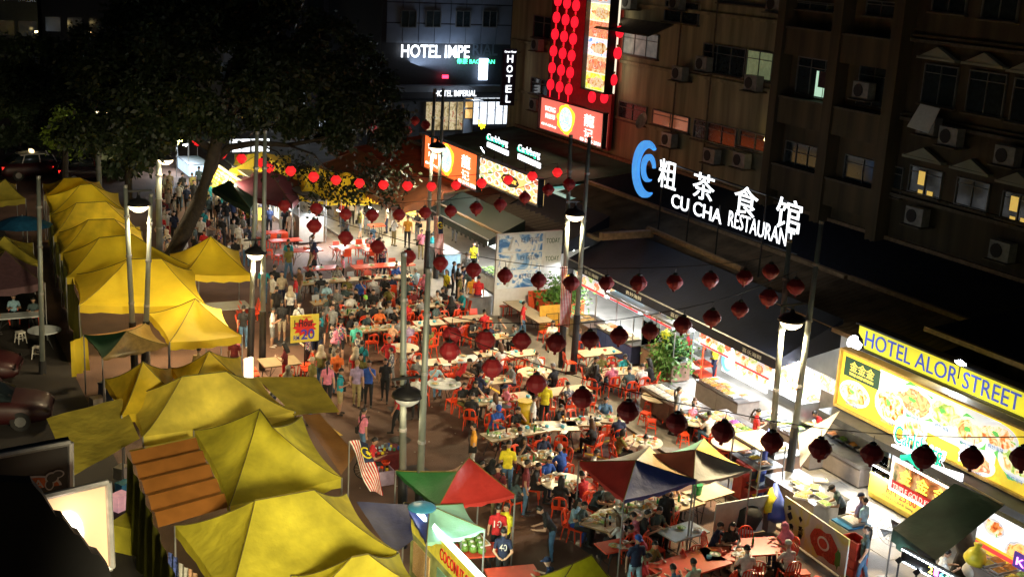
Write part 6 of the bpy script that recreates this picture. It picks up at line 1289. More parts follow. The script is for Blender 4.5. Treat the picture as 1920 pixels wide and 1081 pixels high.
# ---------------------------------------------------------------- far stalls under the tree
counter('grey_stall','grey metal stall box with a small blue picture far down the row',20.2,67,63.3,M('taupe_metal',(.26,.23,.20),.5,var=.1),depth=1.4,h=1.5,roof=2.3,roofmat=steel_dull)
p=PX(640,424,20.15); b=MB(); b.box((0,-.5,0),(.04,1.1,.8)); solo('picture_panel',b,blu,'small blue mountain picture on the grey far stall','poster',loc=p)
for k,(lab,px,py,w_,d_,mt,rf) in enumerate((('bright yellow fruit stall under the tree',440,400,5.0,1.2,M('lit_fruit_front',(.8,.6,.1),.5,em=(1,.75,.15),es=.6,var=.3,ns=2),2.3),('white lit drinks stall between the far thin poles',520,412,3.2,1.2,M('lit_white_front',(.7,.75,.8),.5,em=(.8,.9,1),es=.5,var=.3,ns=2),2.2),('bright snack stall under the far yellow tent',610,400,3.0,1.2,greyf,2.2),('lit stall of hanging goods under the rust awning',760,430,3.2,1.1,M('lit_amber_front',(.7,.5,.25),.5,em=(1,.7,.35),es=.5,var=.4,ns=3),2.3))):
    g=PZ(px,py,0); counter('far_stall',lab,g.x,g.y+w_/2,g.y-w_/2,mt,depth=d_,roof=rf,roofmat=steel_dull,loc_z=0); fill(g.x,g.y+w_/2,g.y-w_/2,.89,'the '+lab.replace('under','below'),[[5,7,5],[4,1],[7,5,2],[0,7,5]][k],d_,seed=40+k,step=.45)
    light('far_stall_light','AREA',(g.x+.3,g.y,2.15),[170,150,110,130][k],[(1,.88,.55),(.85,.93,1),(.95,.97,1),(1,.82,.5)][k],w_*.8,.4,to=(g.x-.6,g.y,0))
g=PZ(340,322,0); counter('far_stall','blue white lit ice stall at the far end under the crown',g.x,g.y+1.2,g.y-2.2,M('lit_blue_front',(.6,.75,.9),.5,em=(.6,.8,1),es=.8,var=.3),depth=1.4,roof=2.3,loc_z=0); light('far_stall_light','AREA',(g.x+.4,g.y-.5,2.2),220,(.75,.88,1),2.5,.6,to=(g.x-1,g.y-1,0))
floodlight('blue white lamp glaring over the far ice stall',PZ(347,268,2.6),PZ(350,330,0),120,s=.3,es=60); floodlight('white lamp glaring between far poles beside purple canopy',PZ(520,380,2.0),PZ(500,420,0),120,s=.3,es=60)
tent('far purple and maroon tent over the drinks stall',[(402,352),(548,382),(590,345),(470,322)],[(505,318)],M('maroon_tent',(.12,.025,.035),.6,var=.2),za=3.3); tent('far green fringed canopy beside the yellow fruit stall',[(398,352),(470,392),(480,372),(420,338)],[(430,338)],M('dark_green_tarp',(.012,.05,.02)),za=2.8)
tent('wide far yellow tent left half behind the lanterns',[(560,366),(640,374),(650,325),(520,318)],[(590,312)],tYb,za=3.5,bulb=45); tent('wide far yellow tent right half behind the lanterns',[(612,375),(735,371),(700,336),(600,330)],[(650,322)],tYb,za=3.4,bulb=45); tent('farther yellow tent behind the hanging leaves',[(430,318),(560,325),(545,290),(440,288)],[(490,284)],tY,za=3.5,bulb=45)
tent('small pale yellow tent by the farthest ice stall',[(292,258),(330,266),(352,250),(310,244)],[(322,241)],tO,za=3.2)
for i,(px,py,e,c) in enumerate(((640,398,120,(.9,.96,1)),(700,392,110,(1,.9,.7)),(590,395,120,(.85,.95,1)))): p=PZ(px,py,1.9); tubelight('tube light hung under the wide far yellow tent, %s'%['middle','right','left'][i],p,1.3,e,color=c)
g=PZ(432,402,0); fx_=g.x; a_=PX(398,372,fx_); b_=PX(474,412,fx_); t=thing('fruit_display','bright display of hanging yellow fruit glowing beside the leaning trunk','fruit display',(fx_,a_.y,0)); Ly=a_.y-b_.y
m=MB(); m.box((.25,-Ly/2,1.2),(.08,Ly,2.2)); part('back_panel',m,M('warm_white_panel',(.75,.68,.45),.6),t)
fr=[]
for c_ in('yellow_fruit',(.85,.62,.05)),('pale_fruit',(.80,.75,.35)),('orange_fruit',(.85,.35,.04)),('green_fruit',(.40,.55,.10)): m=MB(); m.ball((0,0,0),.16,8,6); fr.append(m.mesh(c_[0],M(c_[0],c_[1],.5),True))
for i in range(int(Ly/.3)):
    for j in range(6): link('fruit',rw.choice(fr),t,loc=(.05-.07*(j%2),-.15-i*.3+rw.uniform(-.06,.06),.75+j*.27))
light('fruit_display_light','AREA',(fx_-.9,a_.y-Ly/2,2.7),420,(1,.90,.62),Ly,.3,to=(fx_,a_.y-Ly/2,1.1))
# ---------------------------------------------------------------- near left foreground: signboards and roof edge of the viewer's side
def facing_board(name,label,tl,tr,br,bl4,dist_y,mat,cat,th=.25,frame=None):
    P=[PY(*q,dist_y) for q in(tl,tr,br,bl4)]; c=sum(P,Vector())/4; t=thing(name,label,cat,c); b=MB(); b.slab([p-c for p in P],th,(0,-1,0)); part('panel',b,mat,t)
    if frame:
        for i in range(4): m=MB(); a,e=P[i]-c,P[(i+1)%4]-c; o_=Vector((0,-.02,0)); m.tube([a+o_,e+o_],.05,6); part('frame',m,frame,t)
    return t,P,c
alu=M('aluminium_edge',(.5,.5,.5),.4,metal=.5)
t,P,c=facing_board('signboard','black signboard with an orange disc and a white raised fist logo',(-40,860),(132,828),(134,958),(-40,990),20,M('black_sign_face',(.012,.012,.014),.4),'sign',frame=alu)
def disc_on(t,px,py,y,r1,r2,mat,off,n=20,a0=0,a1=2*PI,name='logo_shape'):
    p=PY(px,py,y)-t.location; b=MB(); b.add([p+Vector((r1*math.cos(a0+(a1-a0)*i/n),-off,r2*math.sin(a0+(a1-a0)*i/n))) for i in range(n+(0 if a1-a0>6 else 1))],[tuple(range(n+(0 if a1-a0>6 else 1)))]); return part(name,b,mat,t)
lo=M('logo_orange',(.55,.12,.02),.5); lw=M('logo_white',(.55,.55,.55),.5)
disc_on(t,58,915,20,.47,.22,lw,.02,a0=0,a1=PI); disc_on(t,58,915,20,.43,.19,lo,.03,a0=0,a1=PI)
for (px,py,a_,b4) in((97,893,.11,.10),(92,906,.07,.10),(108,886,.10,.07)): disc_on(t,px,py,20,a_,b4,lw,.035+px*.00005); disc_on(t,px,py,20,a_*.75,b4*.72,M('black_sign_face',(.01,.01,.01)),.045+px*.00005)
text('lettering','A',lw,PY(62,913,20)-t.location+Vector((0,-.05,0)),(1,0,0),UPV,w=.16,h=.14,ex=.005,off=.02,parent=t)
t,P,c=facing_board('lightbox','open lit lightbox with glaring lamp inside at the bottom left',(82,930),(203,902),(210,1062),(100,1100),18.2,M('lit_peach_panel',(.75,.52,.32),.6,em=(1,.60,.32),es=.30,var=.1,ns=1),'lightbox',frame=alu,th=.08)
disc_on(t,128,1000,18.2,.22,.38,E_('lightbox_core',(1,.95,.85),3.2),.02,n=14); light('lightbox_lamp','AREA',PY(140,990,17.7),5,(1,.8,.55),.4,.5,to=PY(140,990,18.4))
p_=Vector((5.0,6.0,10.0)); floodlight('added unseen warm floodlight on the viewer side washing the near tents',p_,Vector((8.6,31,2)),22000,color=(1,.84,.50),s=.9,es=10,cone=40)  # lamp outside the view, added to brighten the near tents
# stepped black roof
m=MB(); pts=[(-60,900),(60,905),(82,930),(105,968),(118,970),(140,1000),(150,1004),(172,1036),(186,1040),(205,1066),(216,1110),(-60,1140)]; P=[PY(x,y,17.4) for x,y in pts]; c=sum(P,Vector())/len(P)
m.slab([p-c for p in P],.25,(0,-1,0)); solo('stepped_roof',m,M('matt_black_cladding',(.006,.006,.007),.8),'matt black stepped roof edge filling the bottom left corner','roof',loc=c)
# left yard: dark cartons, blue tubs, cool boxes
for i,(px,py,m_,lab,s) in enumerate(((215,735,M('blue_grey_crate',(.10,.13,.20),.6),'dark blue grey crate left behind the pale tent',.9),(252,722,M('blue_grey_crate',(.1,.13,.2)),'dark blue grey crate right behind the pale tent',.8),(182,755,M('pale_carton',(.5,.4,.28),.7),'open pale carton on the dark tarmac by the maroon car',.45),(228,885,M('silver_foil',(.5,.5,.5),.3,metal=.7),'crumpled silver foil bundle beside the brown pleats',.4),(232,915,blue_plastic,'blue tub under the brown pleats',.4),(225,940,M('pink_panel',(.7,.35,.38),.5,em=(1,.5,.55),es=.25),'pink lit panel beside the lightbox',.5),(243,1000,tG,'olive padded bundle left of the bright curtain',.9))):
    g=PZ(px,py,.35); b=MB(); b.box((0,0,0),(s,s*.8,s*.8),taper=.92); b.box((0,0,s*.42),(s*.96,s*.78,.06)); solo('storage_box',b,m_,lab,'box',loc=g,rz=random.uniform(0,1))
for i,(px,py) in enumerate(((325,1040),(345,1060),(362,1070))): drape('hanging cloth bundle %s under the bottom left tent edge'%['striped blue','pale grey','pink tinted'][i],(px-10,py-8),(px+10,py+8),1.8,[M('blue_red_check',(.10,.15,.5),.8,var=.9,ns=14),CLO['white'],CLO['peach']][i],fold=.08,n=8,zb=.4)
# near left stall behind poles: yellow banner with tube
a=PZ(775,952,2.25); e=PZ(900,1085,2.25); x_=(a.x+e.x)/2; t=thing('drinks_stall','yellow fronted drinks stall with long tube light at bottom centre','stall',(x_,a.y,0)); L=a.y-e.y+.5
b=MB(); b.box((0,-L/2,1.95),(.08,L,.62)); part('fascia',b,M('yellow_fascia',(.72,.62,.05),.5,em=(.8,.75,.1),es=.15),t); b=MB(); b.box((0.0,-L/2,2.32),(.14,L,.08)); part('tube',b,E_('green_white_tube',(.75,1,.88),2.5),t)
b=MB(); b.box((-.02,-L/2,1.0),(.04,L,1.25)); part('glass_front',b,M('poster_glass',(.38,.45,.18),.2,var=.5,ns=2),t)
for k in range(3): b=MB(); b.box((-.05,-L*(k+.5)/3,1.05),(.03,L/4.4,.85)); part('menu_print',b,[foodB,M('teal_print',(.2,.4,.3),.5,var=.4,ns=3),foodC][k],t)
text('lettering','COCONUT SHAKE',M('print_red',(.6,.03,.02),.5),(-.06,-L*.42,1.78),RV,UPV,w=L*.5,h=.3,ex=.01,off=.01,parent=t)
light('drinks_stall_light','AREA',(x_+.2,a.y-L/2,2.2),45,(.7,1,.85),L*.9,.2,to=(x_+.8,a.y-L/2,2.3+.3))
light('drinks_stall_light','AREA',(x_+.15,a.y-L/2,2.15),50,(.8,1,.88),L*.9,.2,to=(x_+2.5,a.y-L/2,0))
b=MB(); b.lathe([(0,.12),(.2,.10),(.34,.03),(.36,0)],16); solo('basin_hat',b,blue_plastic,'blue round basin on the aqua canopy','basin',smooth=True,loc=PZ(791,951,2.62))
# coconuts on the red table
g=PZ(879,1030,.75)
def coconut(i,x,y,z): 
    b=MB(); b.lathe([(.03,0),(.10,.04),(.115,.11),(.09,.18),(.05,.19)],10); t=solo('coconut',b,M('green_coconut',(.16,.30,.05),.5),'green coconut with white cut top on the red table','coconut','coconuts on the red table',smooth=True,loc=(x,y,z)); c_=MB(); c_.lathe([(.055,.185),(.05,.215),(0,.22)],8); part('cut_top',c_,melamine,t)
k=0
for i in range(4):
    for j in range(3): p=PZ(862+j*16+i*3,1006+i*9+j*2,.78); coconut(k,p.x,p.y,.77); k+=1
for i in range(3): p=PZ(890+i*8,1003+i*7,.78); tray(p.x,p.y,.77,1,'the red coconut table',s=.7,tm=1)
# massage price board
p=PZ(571,706,0); top=PZ(571,616,1.0); t=thing('price_sign','yellow board reading 1 Hour RM 20 on a thin stand','sign',(p.x,p.y,0)); A_=PY(545,592,p.y)-t.location; B_=PY(598,590,p.y)-t.location; C_=PY(597,638,p.y)-t.location
Wd=(B_-A_).length; Hd=A_.z-C_.z; rx=Vector((1,0,0)); o_=A_
def brd(off,x0,x1,z0,z1,m,nm): b=MB(); b.box(o_+Vector(((x0+x1)/2,-off,-(z0+z1)/2)),(x1-x0,.02,z1-z0)); return part(nm,b,m,t)
brd(0,0,Wd,0,Hd,M('sign_yellow',(.85,.70,.08),.5,var=.05),'panel')
b=MB(); n_=22; cx_=o_+Vector((Wd*.5,-.02,-Hd*.45)); b.add([cx_+Vector(((Wd*.44 if k%2 else Wd*.31)*math.cos(2*PI*k/n_),0,(Hd*.36 if k%2 else Hd*.25)*math.sin(2*PI*k/n_))) for k in range(n_)],[tuple(range(n_))]); part('red_starburst',b,M('sign_red',(.75,.03,.02),.5),t)
text('lettering','1 Hour',black_paint,o_+Vector((Wd*.12,-.04,-Hd*.42)),rx,UPV,w=Wd*.68,h=Hd*.26,ex=.004,off=.03,parent=t); text('lettering','20',M('sign_blue',(.05,.06,.5),.5),o_+Vector((Wd*.36,-.04,-Hd*.90)),rx,UPV,w=Wd*.48,h=Hd*.38,ex=.004,off=.03,parent=t); text('lettering','RM',M('sign_blue',(.05,.06,.5)),o_+Vector((Wd*.1,-.04,-Hd*.90)),rx,UPV,w=Wd*.2,h=Hd*.17,ex=.004,off=.02,parent=t); text('lettering','Aroma',M('sign_red',(.75,.03,.02)),o_+Vector((Wd*.42,-.04,-Hd*.12)),rx,UPV,w=Wd*.3,h=Hd*.1,ex=.004,parent=t)
b=MB(); b.tube([(0,.02,0),(0,.02,A_.z)],.025); b.box((0,0,.02),(.4,.4,.04)); part('stand',b,black_paint,t)
# lit small box sign by left middle poles
g=PZ(466,690,1.4); b=MB(); b.box((0,0,0),(.35,.12,.75),rz=.5); solo('small_lightbox',b,E_('small_lightbox',(1,.9,.65),1.0),'small glowing lightbox leaning on the left middle poles','lightbox',loc=g)
# purple pink crate of drinks and wheelchair stall
g=PZ(711,905,0.0); t=thing('crate','pale purple plastic crate of drinks in front of the wheelchair','crate',g); b=MB()
for s in(-1,1): b.box((s*.36,0,.25),(.03,.55,.46)); b.box((0,s*.27,.25),(.7,.03,.46))
b.box((0,0,.03),(.7,.54,.03)); part('shell',b,M('lilac_plastic',(.48,.38,.52),.5),t)
for i in range(7): b=MB(); b.lathe([(.05,.2),(.05,.5),(.0,.52)],8); part('can',b,[red_plastic,yellow_plastic,black_rubber,steel][i%4],t,loc=(-.25+.09*i,(-.1 if i%2 else .1),0))
b=MB(); b.lathe([(.10,0),(.14,.10),(.12,.10),(0,.02)],12); solo('orange_bowl',b,red_plastic,'small orange bowl on the pale purple crate','bowl',smooth=True,loc=g+Vector((.25,.15,.52)))
g=PZ(692,890,0); t=thing('wheelchair','black wheelchair carrying the seller in orange','wheelchair',g,rz=face_angle('r'))
for s in(-1,1):
    b=MB(); b.tube([(s*.31,.12+.31*math.cos(2*PI*k/20),.31+.31*math.sin(2*PI*k/20)) for k in range(21)],.018,5); w_=part('wheel',b,black_rubber,t); b=MB()
    for k in range(8): a0=PI*k/8; b.tube([(s*.31,.12+.29*math.cos(a0),.31+.29*math.sin(a0)),(s*.31,.12-.29*math.cos(a0),.31-.29*math.sin(a0))],.004,3)
    part('spoke',b,steel,w_); b=MB(); b.tube([(s*.24,-.42,.08+.08*math.cos(2*PI*k/10)) if 0 else (s*.24,-.42+.08*math.cos(2*PI*k/10),.08+.08*math.sin(2*PI*k/10)) for k in range(11)],.014,4); part('small_wheel',b,black_rubber,t)
b=MB(); b.box((0,-.05,.44),(.44,.42,.04)); part('seat',b,black_rubber,t); b=MB(); b.box((0,.2,.70),(.44,.04,.45)); part('backrest',b,black_rubber,t); b=MB()
for s in(-1,1): b.tube([(s*.24,.24,.95),(s*.24,.18,.45),(s*.24,-.32,.44),(s*.2,-.48,.12)],.014)
part('frame',b,steel,t)
g=PZ(728,890,0); t=thing('cloth_table','small table under maroon cloth crowded with knick knacks by wheelchair','table',g+Vector((.0,.25,0))); b=MB(); vs=[]
for j,(z,e) in enumerate(((.74,0),(.74,0),(.03,.06))): pass
b.box((0,0,.37),(1.0,.8,.74)); b.v=[(x*(1.04 if z<.1 else 1),y*(1.04 if z<.1 else 1),z) for x,y,z in b.v]; part('cloth',b,CLO['maroon'],t)
for i in range(26): b=MB(); s=rw.uniform(.04,.09); b.box((rw.uniform(-.42,.42),rw.uniform(-.32,.32),.745+s/2),(s,s*.8,s*rw.uniform(.8,2)),rz=rw.uniform(0,3)); solo('knick_knack',b,rw.choice([CLO['white'],CLO['blue'],CLO['yellow'],CLO['red'],CLO['skyblue'],steel,CLO['green']]),'small boxed ware on the maroon cloth','box','wares on the maroon cloth table',loc=t.location)
# ---------------------------------------------------------------- tables
TOPS=dict(w=(top_cream,'cream'),r=(top_red,'red'),h=(top_white,'pale white'),B=(top_brown,'brown'),G=(top_grey,'grey'),o=(top_cream,'cream'),g=(top_white,'pale'))
TABLES=[]
def tfloor(x): return .06 if x>23 else .004
def table(cx,cy,L,W,ang,kind,sides,dishes,desc,ctype='a'):
    rd=kind in'og'; L,W=(L,W) if rd else (L*.87,W*.82); p=PZ(cx,cy,.76); z0=tfloor(p.x); ang=R(ang); m,cn=TOPS[kind]
    t=thing('folding_table','%s %s %s'%(cn,'round table' if rd else 'folding table',desc),'table',(p.x,p.y,z0),ang,'%s %stables of the food street'%(cn,'round ' if rd else ''))
    b=MB()
    if rd: b.lathe([(L-.02,.70),(L,.71),(L,.735),(L-.02,.745),(0,.745)],28)
    else: b.box((0,0,.728),(L,W,.034)); 
    part('table_top',b,m,t)
    if not rd:
        b=MB()
        for s in(-1,1): b.box((0,s*(W/2+.004),.725),(L+.016,.012,.045)); b.box((s*(L/2+.004),0,.725),(.012,W,.045))
        part('edge_band',b,wood if kind=='w' else m,t)
    if rd:
        for k in range(4): a=PI/4+k*PI/2; b=MB(); b.tube([(L*.62*math.cos(a),L*.62*math.sin(a),0),(L*.28*math.cos(a),L*.28*math.sin(a),.38),(L*.5*math.cos(a),L*.5*math.sin(a),.70)],.014,6); part('leg',b,black_paint,t)
    else:
        n=max(1,round(L/1.9))
        for k in range(n):
            xc=-L/2+L*(k+.5)/n; hl=L/n/2-.15
            for s in(-1,1):
                for e in(-1,1):
                    b=MB(); b.tube([(xc+s*hl,e*(W/2-.08),0),(xc+s*hl*.75,e*(W/2-.12),.71)],.014,6); part('leg',b,black_paint,t)
                b=MB(); b.tube([(xc+s*hl*.9,-W/2+.1,.3),(xc+s*hl*.9,W/2-.1,.3)],.01,5); b.tube([(xc+s*hl*.85,-W/2+.1,.35),(xc,0,.68)],.01,5); part('brace',b,black_paint,t)
    short='the %s %s %s'%(cn,'round table' if rd else 'table',desc)
    TABLES.append(dict(x=p.x,y=p.y,z=z0,L=L,W=W,a=ang,rd=rd,desc=short,sides=sides,ct=ctype,n=dishes))
    return t
TL=[(514,434,1.5,.8,0,'r','SSW','','farthest back left'),(535,449,1.9,.8,0,'r','','','second in the far left line'),(572,467,1.9,.9,0,'r','','pt','third in the far left line'),(604,501,1.9,.9,0,'r','','ptc','nearest in the far left line'),
(665,461,2.9,.9,0,'r','NNSS','pt','below the grey stall'),(718,496,3.6,.9,0,'r','NN','pt','beside the far amber stall'),(700,466,1.2,.8,0,'r','','',"behind two lanterns far right"),
(640,524,3.0,.8,0,'w','gNNN','ppct','with three grey chairs behind'),(704,519,1.8,.8,0,'w','N','pct','left under the long red table'),(748,518,1.8,.8,0,'w','N','ppct','right under the long red table'),
(582,529,1.2,.8,0,'w','','pppbcc','by the man with orange bag'),(672,583,2.2,.9,0,'w','NNSS','pppppbbccco','in the middle of the crowd'),(738,580,2.0,.9,0,'w','NNSS','pppbbccoo','right of the crowd centre'),(777,574,1.2,.8,0,'w','N','ppcc','by the left front pole tops'),(806,571,1.4,.8,0,'w','','ppcct','by the teal shirted diner'),
(712,614,2.2,.9,0,'w','NSSS','ppppppbccc','of the orange shirted diner'),(762,616,1.2,.9,0,'w','S','ppbc','behind the front poles'),(757,650,.6,0,0,'o','S','p','between the front left poles'),
(804,604,1.5,.95,0,'w','NSS','t','right of the poles with coral holder'),(877,596,2.3,.95,0,'w','NNNSS','t','with three chairs behind, left of advert wall'),(991,585,3.9,.95,90,'w','WWWEEEE','t','long one running from the advert wall'),
(937,629,1.1,.85,0,'w','','pbcc','before the long table'),(874,671,1.2,.85,0,'h','NW','p','with a menu sheet, under the lanterns'),(817,677,1.7,.9,0,'w','NSSW','','with a closed menu by the front poles'),(921,661,1.4,.85,0,'w','E','ppbcct','of the long haired woman in white'),(977,661,1.5,.85,0,'w','WSS','bct','with a blue holder under a lantern'),
(1122,661,2.0,1.0,0,'w','NNWS','t','right of the middle poles'),(1004,697,.68,0,0,'o','W','ppbcct','of the man in white'),(833,717,.62,0,0,'g','NWSE','pt','near the bending man in red'),(928,712,1.3,.85,0,'w','W','ppbc','of the man bending in red'),
(907,750,1.5,.95,0,'w','NE','ppppbcct','crowded, left of the tall yellow bin'),(977,741,1.35,.95,0,'w','WWN','t','empty, left of the man in yellow'),(1048,732,2.7,.95,0,'w','NNSSS','','double, behind the man in yellow'),
(966,809,2.6,.95,6,'w','NSS','ppppppbccoot','of the diner in blue jersey'),(1044,797,1.6,1.05,-18,'w','WSN','t','left askew with papers on it'),(1088,789,1.5,.95,-14,'w','NWS','ppbccot','of the two diners in black'),(1134,783,1.3,.95,-30,'w','NS','ppbcct','of the denim shirted man'),
(1160,697,2.1,1.0,-12,'w','NNSS','ppppbbccoo','crowded, next to potted plants'),(1235,745,.62,0,0,'o','','','empty, with red stools around'),(1301,787,.66,0,0,'o','','pppbcct','beside the dumpling counter'),(1207,826,.62,0,0,'o','NW','ppppbct','just behind the striped canopies'),(1372,832,.68,0,0,'o','W','','bare, beside the vegetable counter'),
(1006,857,1.7,1.0,8,'w','ESN','pppppbbcccot','of the man in bright blue'),(1056,901,.68,0,0,'o','SSE','pppbbcct','of the two women in red and black'),
(1142,968,2.0,1.1,32,'w','','ppppppbbccco','left half of the long crowded row'),(1205,949,2.0,1.1,24,'w','','ppppppppbbccooo','right half of the long crowded row'),(1279,941,1.4,.9,10,'w','','pbbcoo','cluttered, at the end of the crowded row'),(1328,921,1.6,1.0,10,'w','','','under the canopy end with a pail'),
(1281,994,1.45,.95,8,'h','bNNSSW','p','bare, among slatted red chairs'),(1291,1056,2.5,1.25,8,'r','bNNWSS','','big, at the bottom of the picture'),(1361,1036,1.5,.95,-18,'r','bNNSSW','pppct','of the young man in white shirt'),(1420,1022,1.6,1.2,-14,'r','bNSSE','o','of the woman in pink headscarf'),
(524,676,1.6,1.25,0,'B','SWWEE','','by the price board'),(423,572,2.2,1.4,0,'G','EEE','','under the yellow tent corner'),(884,1030,1.6,.9,-12,'r','','','of coconuts in the near walkway'),(962,1073,1.5,.9,-10,'r','W','','cut by the bottom edge'),(1152,1021,1.0,.75,0,'r','','pb','small tray table behind the man in cap'),
(83,617,.62,0,0,'g','','','alone on the dark left yard'),(30,590,2.0,.9,0,'h','','','of the shadowed diners at far left'),(706,423,1.0,.7,0,'r','','','tiny far one before the hanging goods'),(608,566,1.3,.8,0,'w','gNS','pbc','left edge of the crowd')]
for a in TL:
    ct='a'; s=a[6]
    if s[:1] in('b','g'): ct=s[0]; s=s[1:]
    t=table(*a[:6],s,a[7],a[8],ct); T=TABLES[-1]; rr=random.Random(int(a[0]*7+a[1]))
    c_,s_=math.cos(T['a']),math.sin(T['a']); used=[]
    for k in a[7]+a[7][::2]:
        for _ in range(12):
            if T['rd']: r_=T['L']*.72*rr.random()**.5; th=rr.uniform(0,6.28); lx,ly=r_*math.cos(th),r_*math.sin(th)
            else: lx,ly=rr.uniform(-.43,.43)*T['L'],rr.uniform(-.38,.38)*T['W']
            if all((lx-u)**2+(ly-v)**2>.15**2 for u,v in used): break
        used.append((lx,ly)); ware(k,T['x']+lx*c_-ly*s_,T['y']+lx*s_+ly*c_,T['z']+.747,T['desc'],rr)
# paper menus
for px,py,w_,rz in((874,671,.42,.3),(838,680,.34,0),(1032,800,.45,.2),(1052,793,.4,-.3),(1058,806,.3,.8)):
    g=PZ(px,py,.82); b=MB(); b.box((0,0,0),(w_,w_*.7,.008)); solo('menu_sheet',b,white_paint,'flat printed menu lying on a cream table under the lanterns','menu','menus lying on tables',loc=(g.x,g.y,tfloor(g.x)+.755),rz=rz)
# ---------------------------------------------------------------- people
LM=[(571,616,'the price board'),(480,600,'the left middle poles'),(397,408,'the leaning tree trunk'),(430,372,'the bright fruit stall'),(340,330,'the far end of the street'),(869,500,'the scalloped green awning'),(983,590,'the long empty table'),(1290,640,'the glass snack cart'),(888,810,'the walkway edge left of the diners'),(940,990,'the coconut table'),(954,860,'the green and red canopy'),(1010,920,'the middle of the near walkway'),(1195,1020,'the small tray table'),(1405,790,'the vegetable counter'),(1625,1010,'the caged fan'),(1560,920,'the cook station'),(1618,935,'the neon kitchen sign'),(740,735,'the left front poles'),(680,700,'the open walkway'),(541,480,'the far red tables'),(642,490,'the red tables by the grey stall'),(1020,740,'the double cream table'),(1003,760,'the tall yellow bin'),(880,690,'the pale round table'),(1270,740,'the empty round table'),(640,620,'the dark walkway beside the crowd'),(1470,740,'the glowing dumpling poster'),(1385,650,'the far end of the counters'),(450,430,'the single yellow tent'),(520,380,'the far drinks stall'),(1777,1040,'the bottom LED sign'),(700,830,'the maroon cloth table'),(633,740,'the olive tarp edge'),(373,654,'the small pointed yellow tent'),(60,550,'the far left yard')]
STAND="""541 463 w bl olive denim s t|515 501 s b black black s S|545 540 s b white black j:cream|519 541 s b black black s t|561 506 w fl brown grey s t|643 483 s l pink black s k|561 570 w fr white black s B|512 581 p r white grey s SWt|529 567 s b black beige s St|624 575 w ffl grey black s t|668 609 w f turquoise beige c:grey S|624 613 w fl checked khaki s SB|633 659 k b orange denim s b|670 680 w b lilac khaki s y|692 681 c f blue black s t|723 677 w f black black s t|730 637 h f red navy s t|457 577 s b black denim s W|440 633 s b maroon black s t|583 600 s b navy navy s S|598 603 s f black navy s S|745 729 w l red black s t|782 706 s f white black s t|852 494 s r black black s t|860 498 f r black black s|869 503 s r navy navy s|881 505 s b slate grey s|887 519 s b amber navy s SW|898 521 s b red navy s S|983 569 w r red denim s t|880 677 n r red black s t|1003 746 w r white black s t|1024 718 s b yellow black s t|888 799 h l amber white s B|954 832 f b yellow denim s tW|990 868 s r maroon denim s t|1252 922 s f black black s t|1183 990 n l red mint s t|1197 1010 w ffr navy skyblue c:blue t|935 951 w b red black s|950 950 s fl yellow black s t|1012 955 n l black denim s|945 995 k b navy black s|1274 731 Fw r grey black t|1290 624 f l red black s t|1343 640 w fl yellow navy s t|1250 611 s b yellow black s t|1422 771 Fp r red navy t|1625 992 Fw l slate denim t|1561 915 n l slate black c:black t|1615 930 f bl lilac navy c:navy|1622 938 s bl skyblue navy s|1528 775 n l red black s t|342 327 s b black black s|318 323 s b beige khaki s|360 327 s bl olive black s|373 315 s b slate black s|363 341 s f black black s t|316 357 w f beige grey s|329 366 s r black black s|377 409 s f white black s S|397 411 n r maroon white s|417 409 s b black black s|448 421 w b white beige s|462 440 s b white denim s|443 401 s fl black navy s|313 397 s f white red s|326 400 s f navy black s|413 382 s b black black s|440 374 s b black black s|392 368 s b slate black s|411 377 s b black black s|425 381 s b black grey s|437 373 s b navy black s|327 367 s f black black s t|505 388 s b navy black s|545 400 s f white white s|535 390 f b black black s|350 350 w b navy black s|302 405 s f red black s|585 385 s f grey black s|700 425 s b denim denim s k|335 345 s b white black s|385 352 s b olive black s|405 362 s f beige black s t|430 455 s r white denim s|307 375 w f maroon black s|299 340 s b white black s|355 372 s bl grey black s|455 395 s l red black s|470 402 s b black denim s|660 372 s f white black s|640 374 f fl red black s|765 408 s f amber black s|725 385 s l white navy s|690 380 s f black black s|920 610 k b navy denim s k|1300 760 Ff f pink black s k|500 350 s f black black s|384 330 s b black black s|308 330 s r grey black s"""
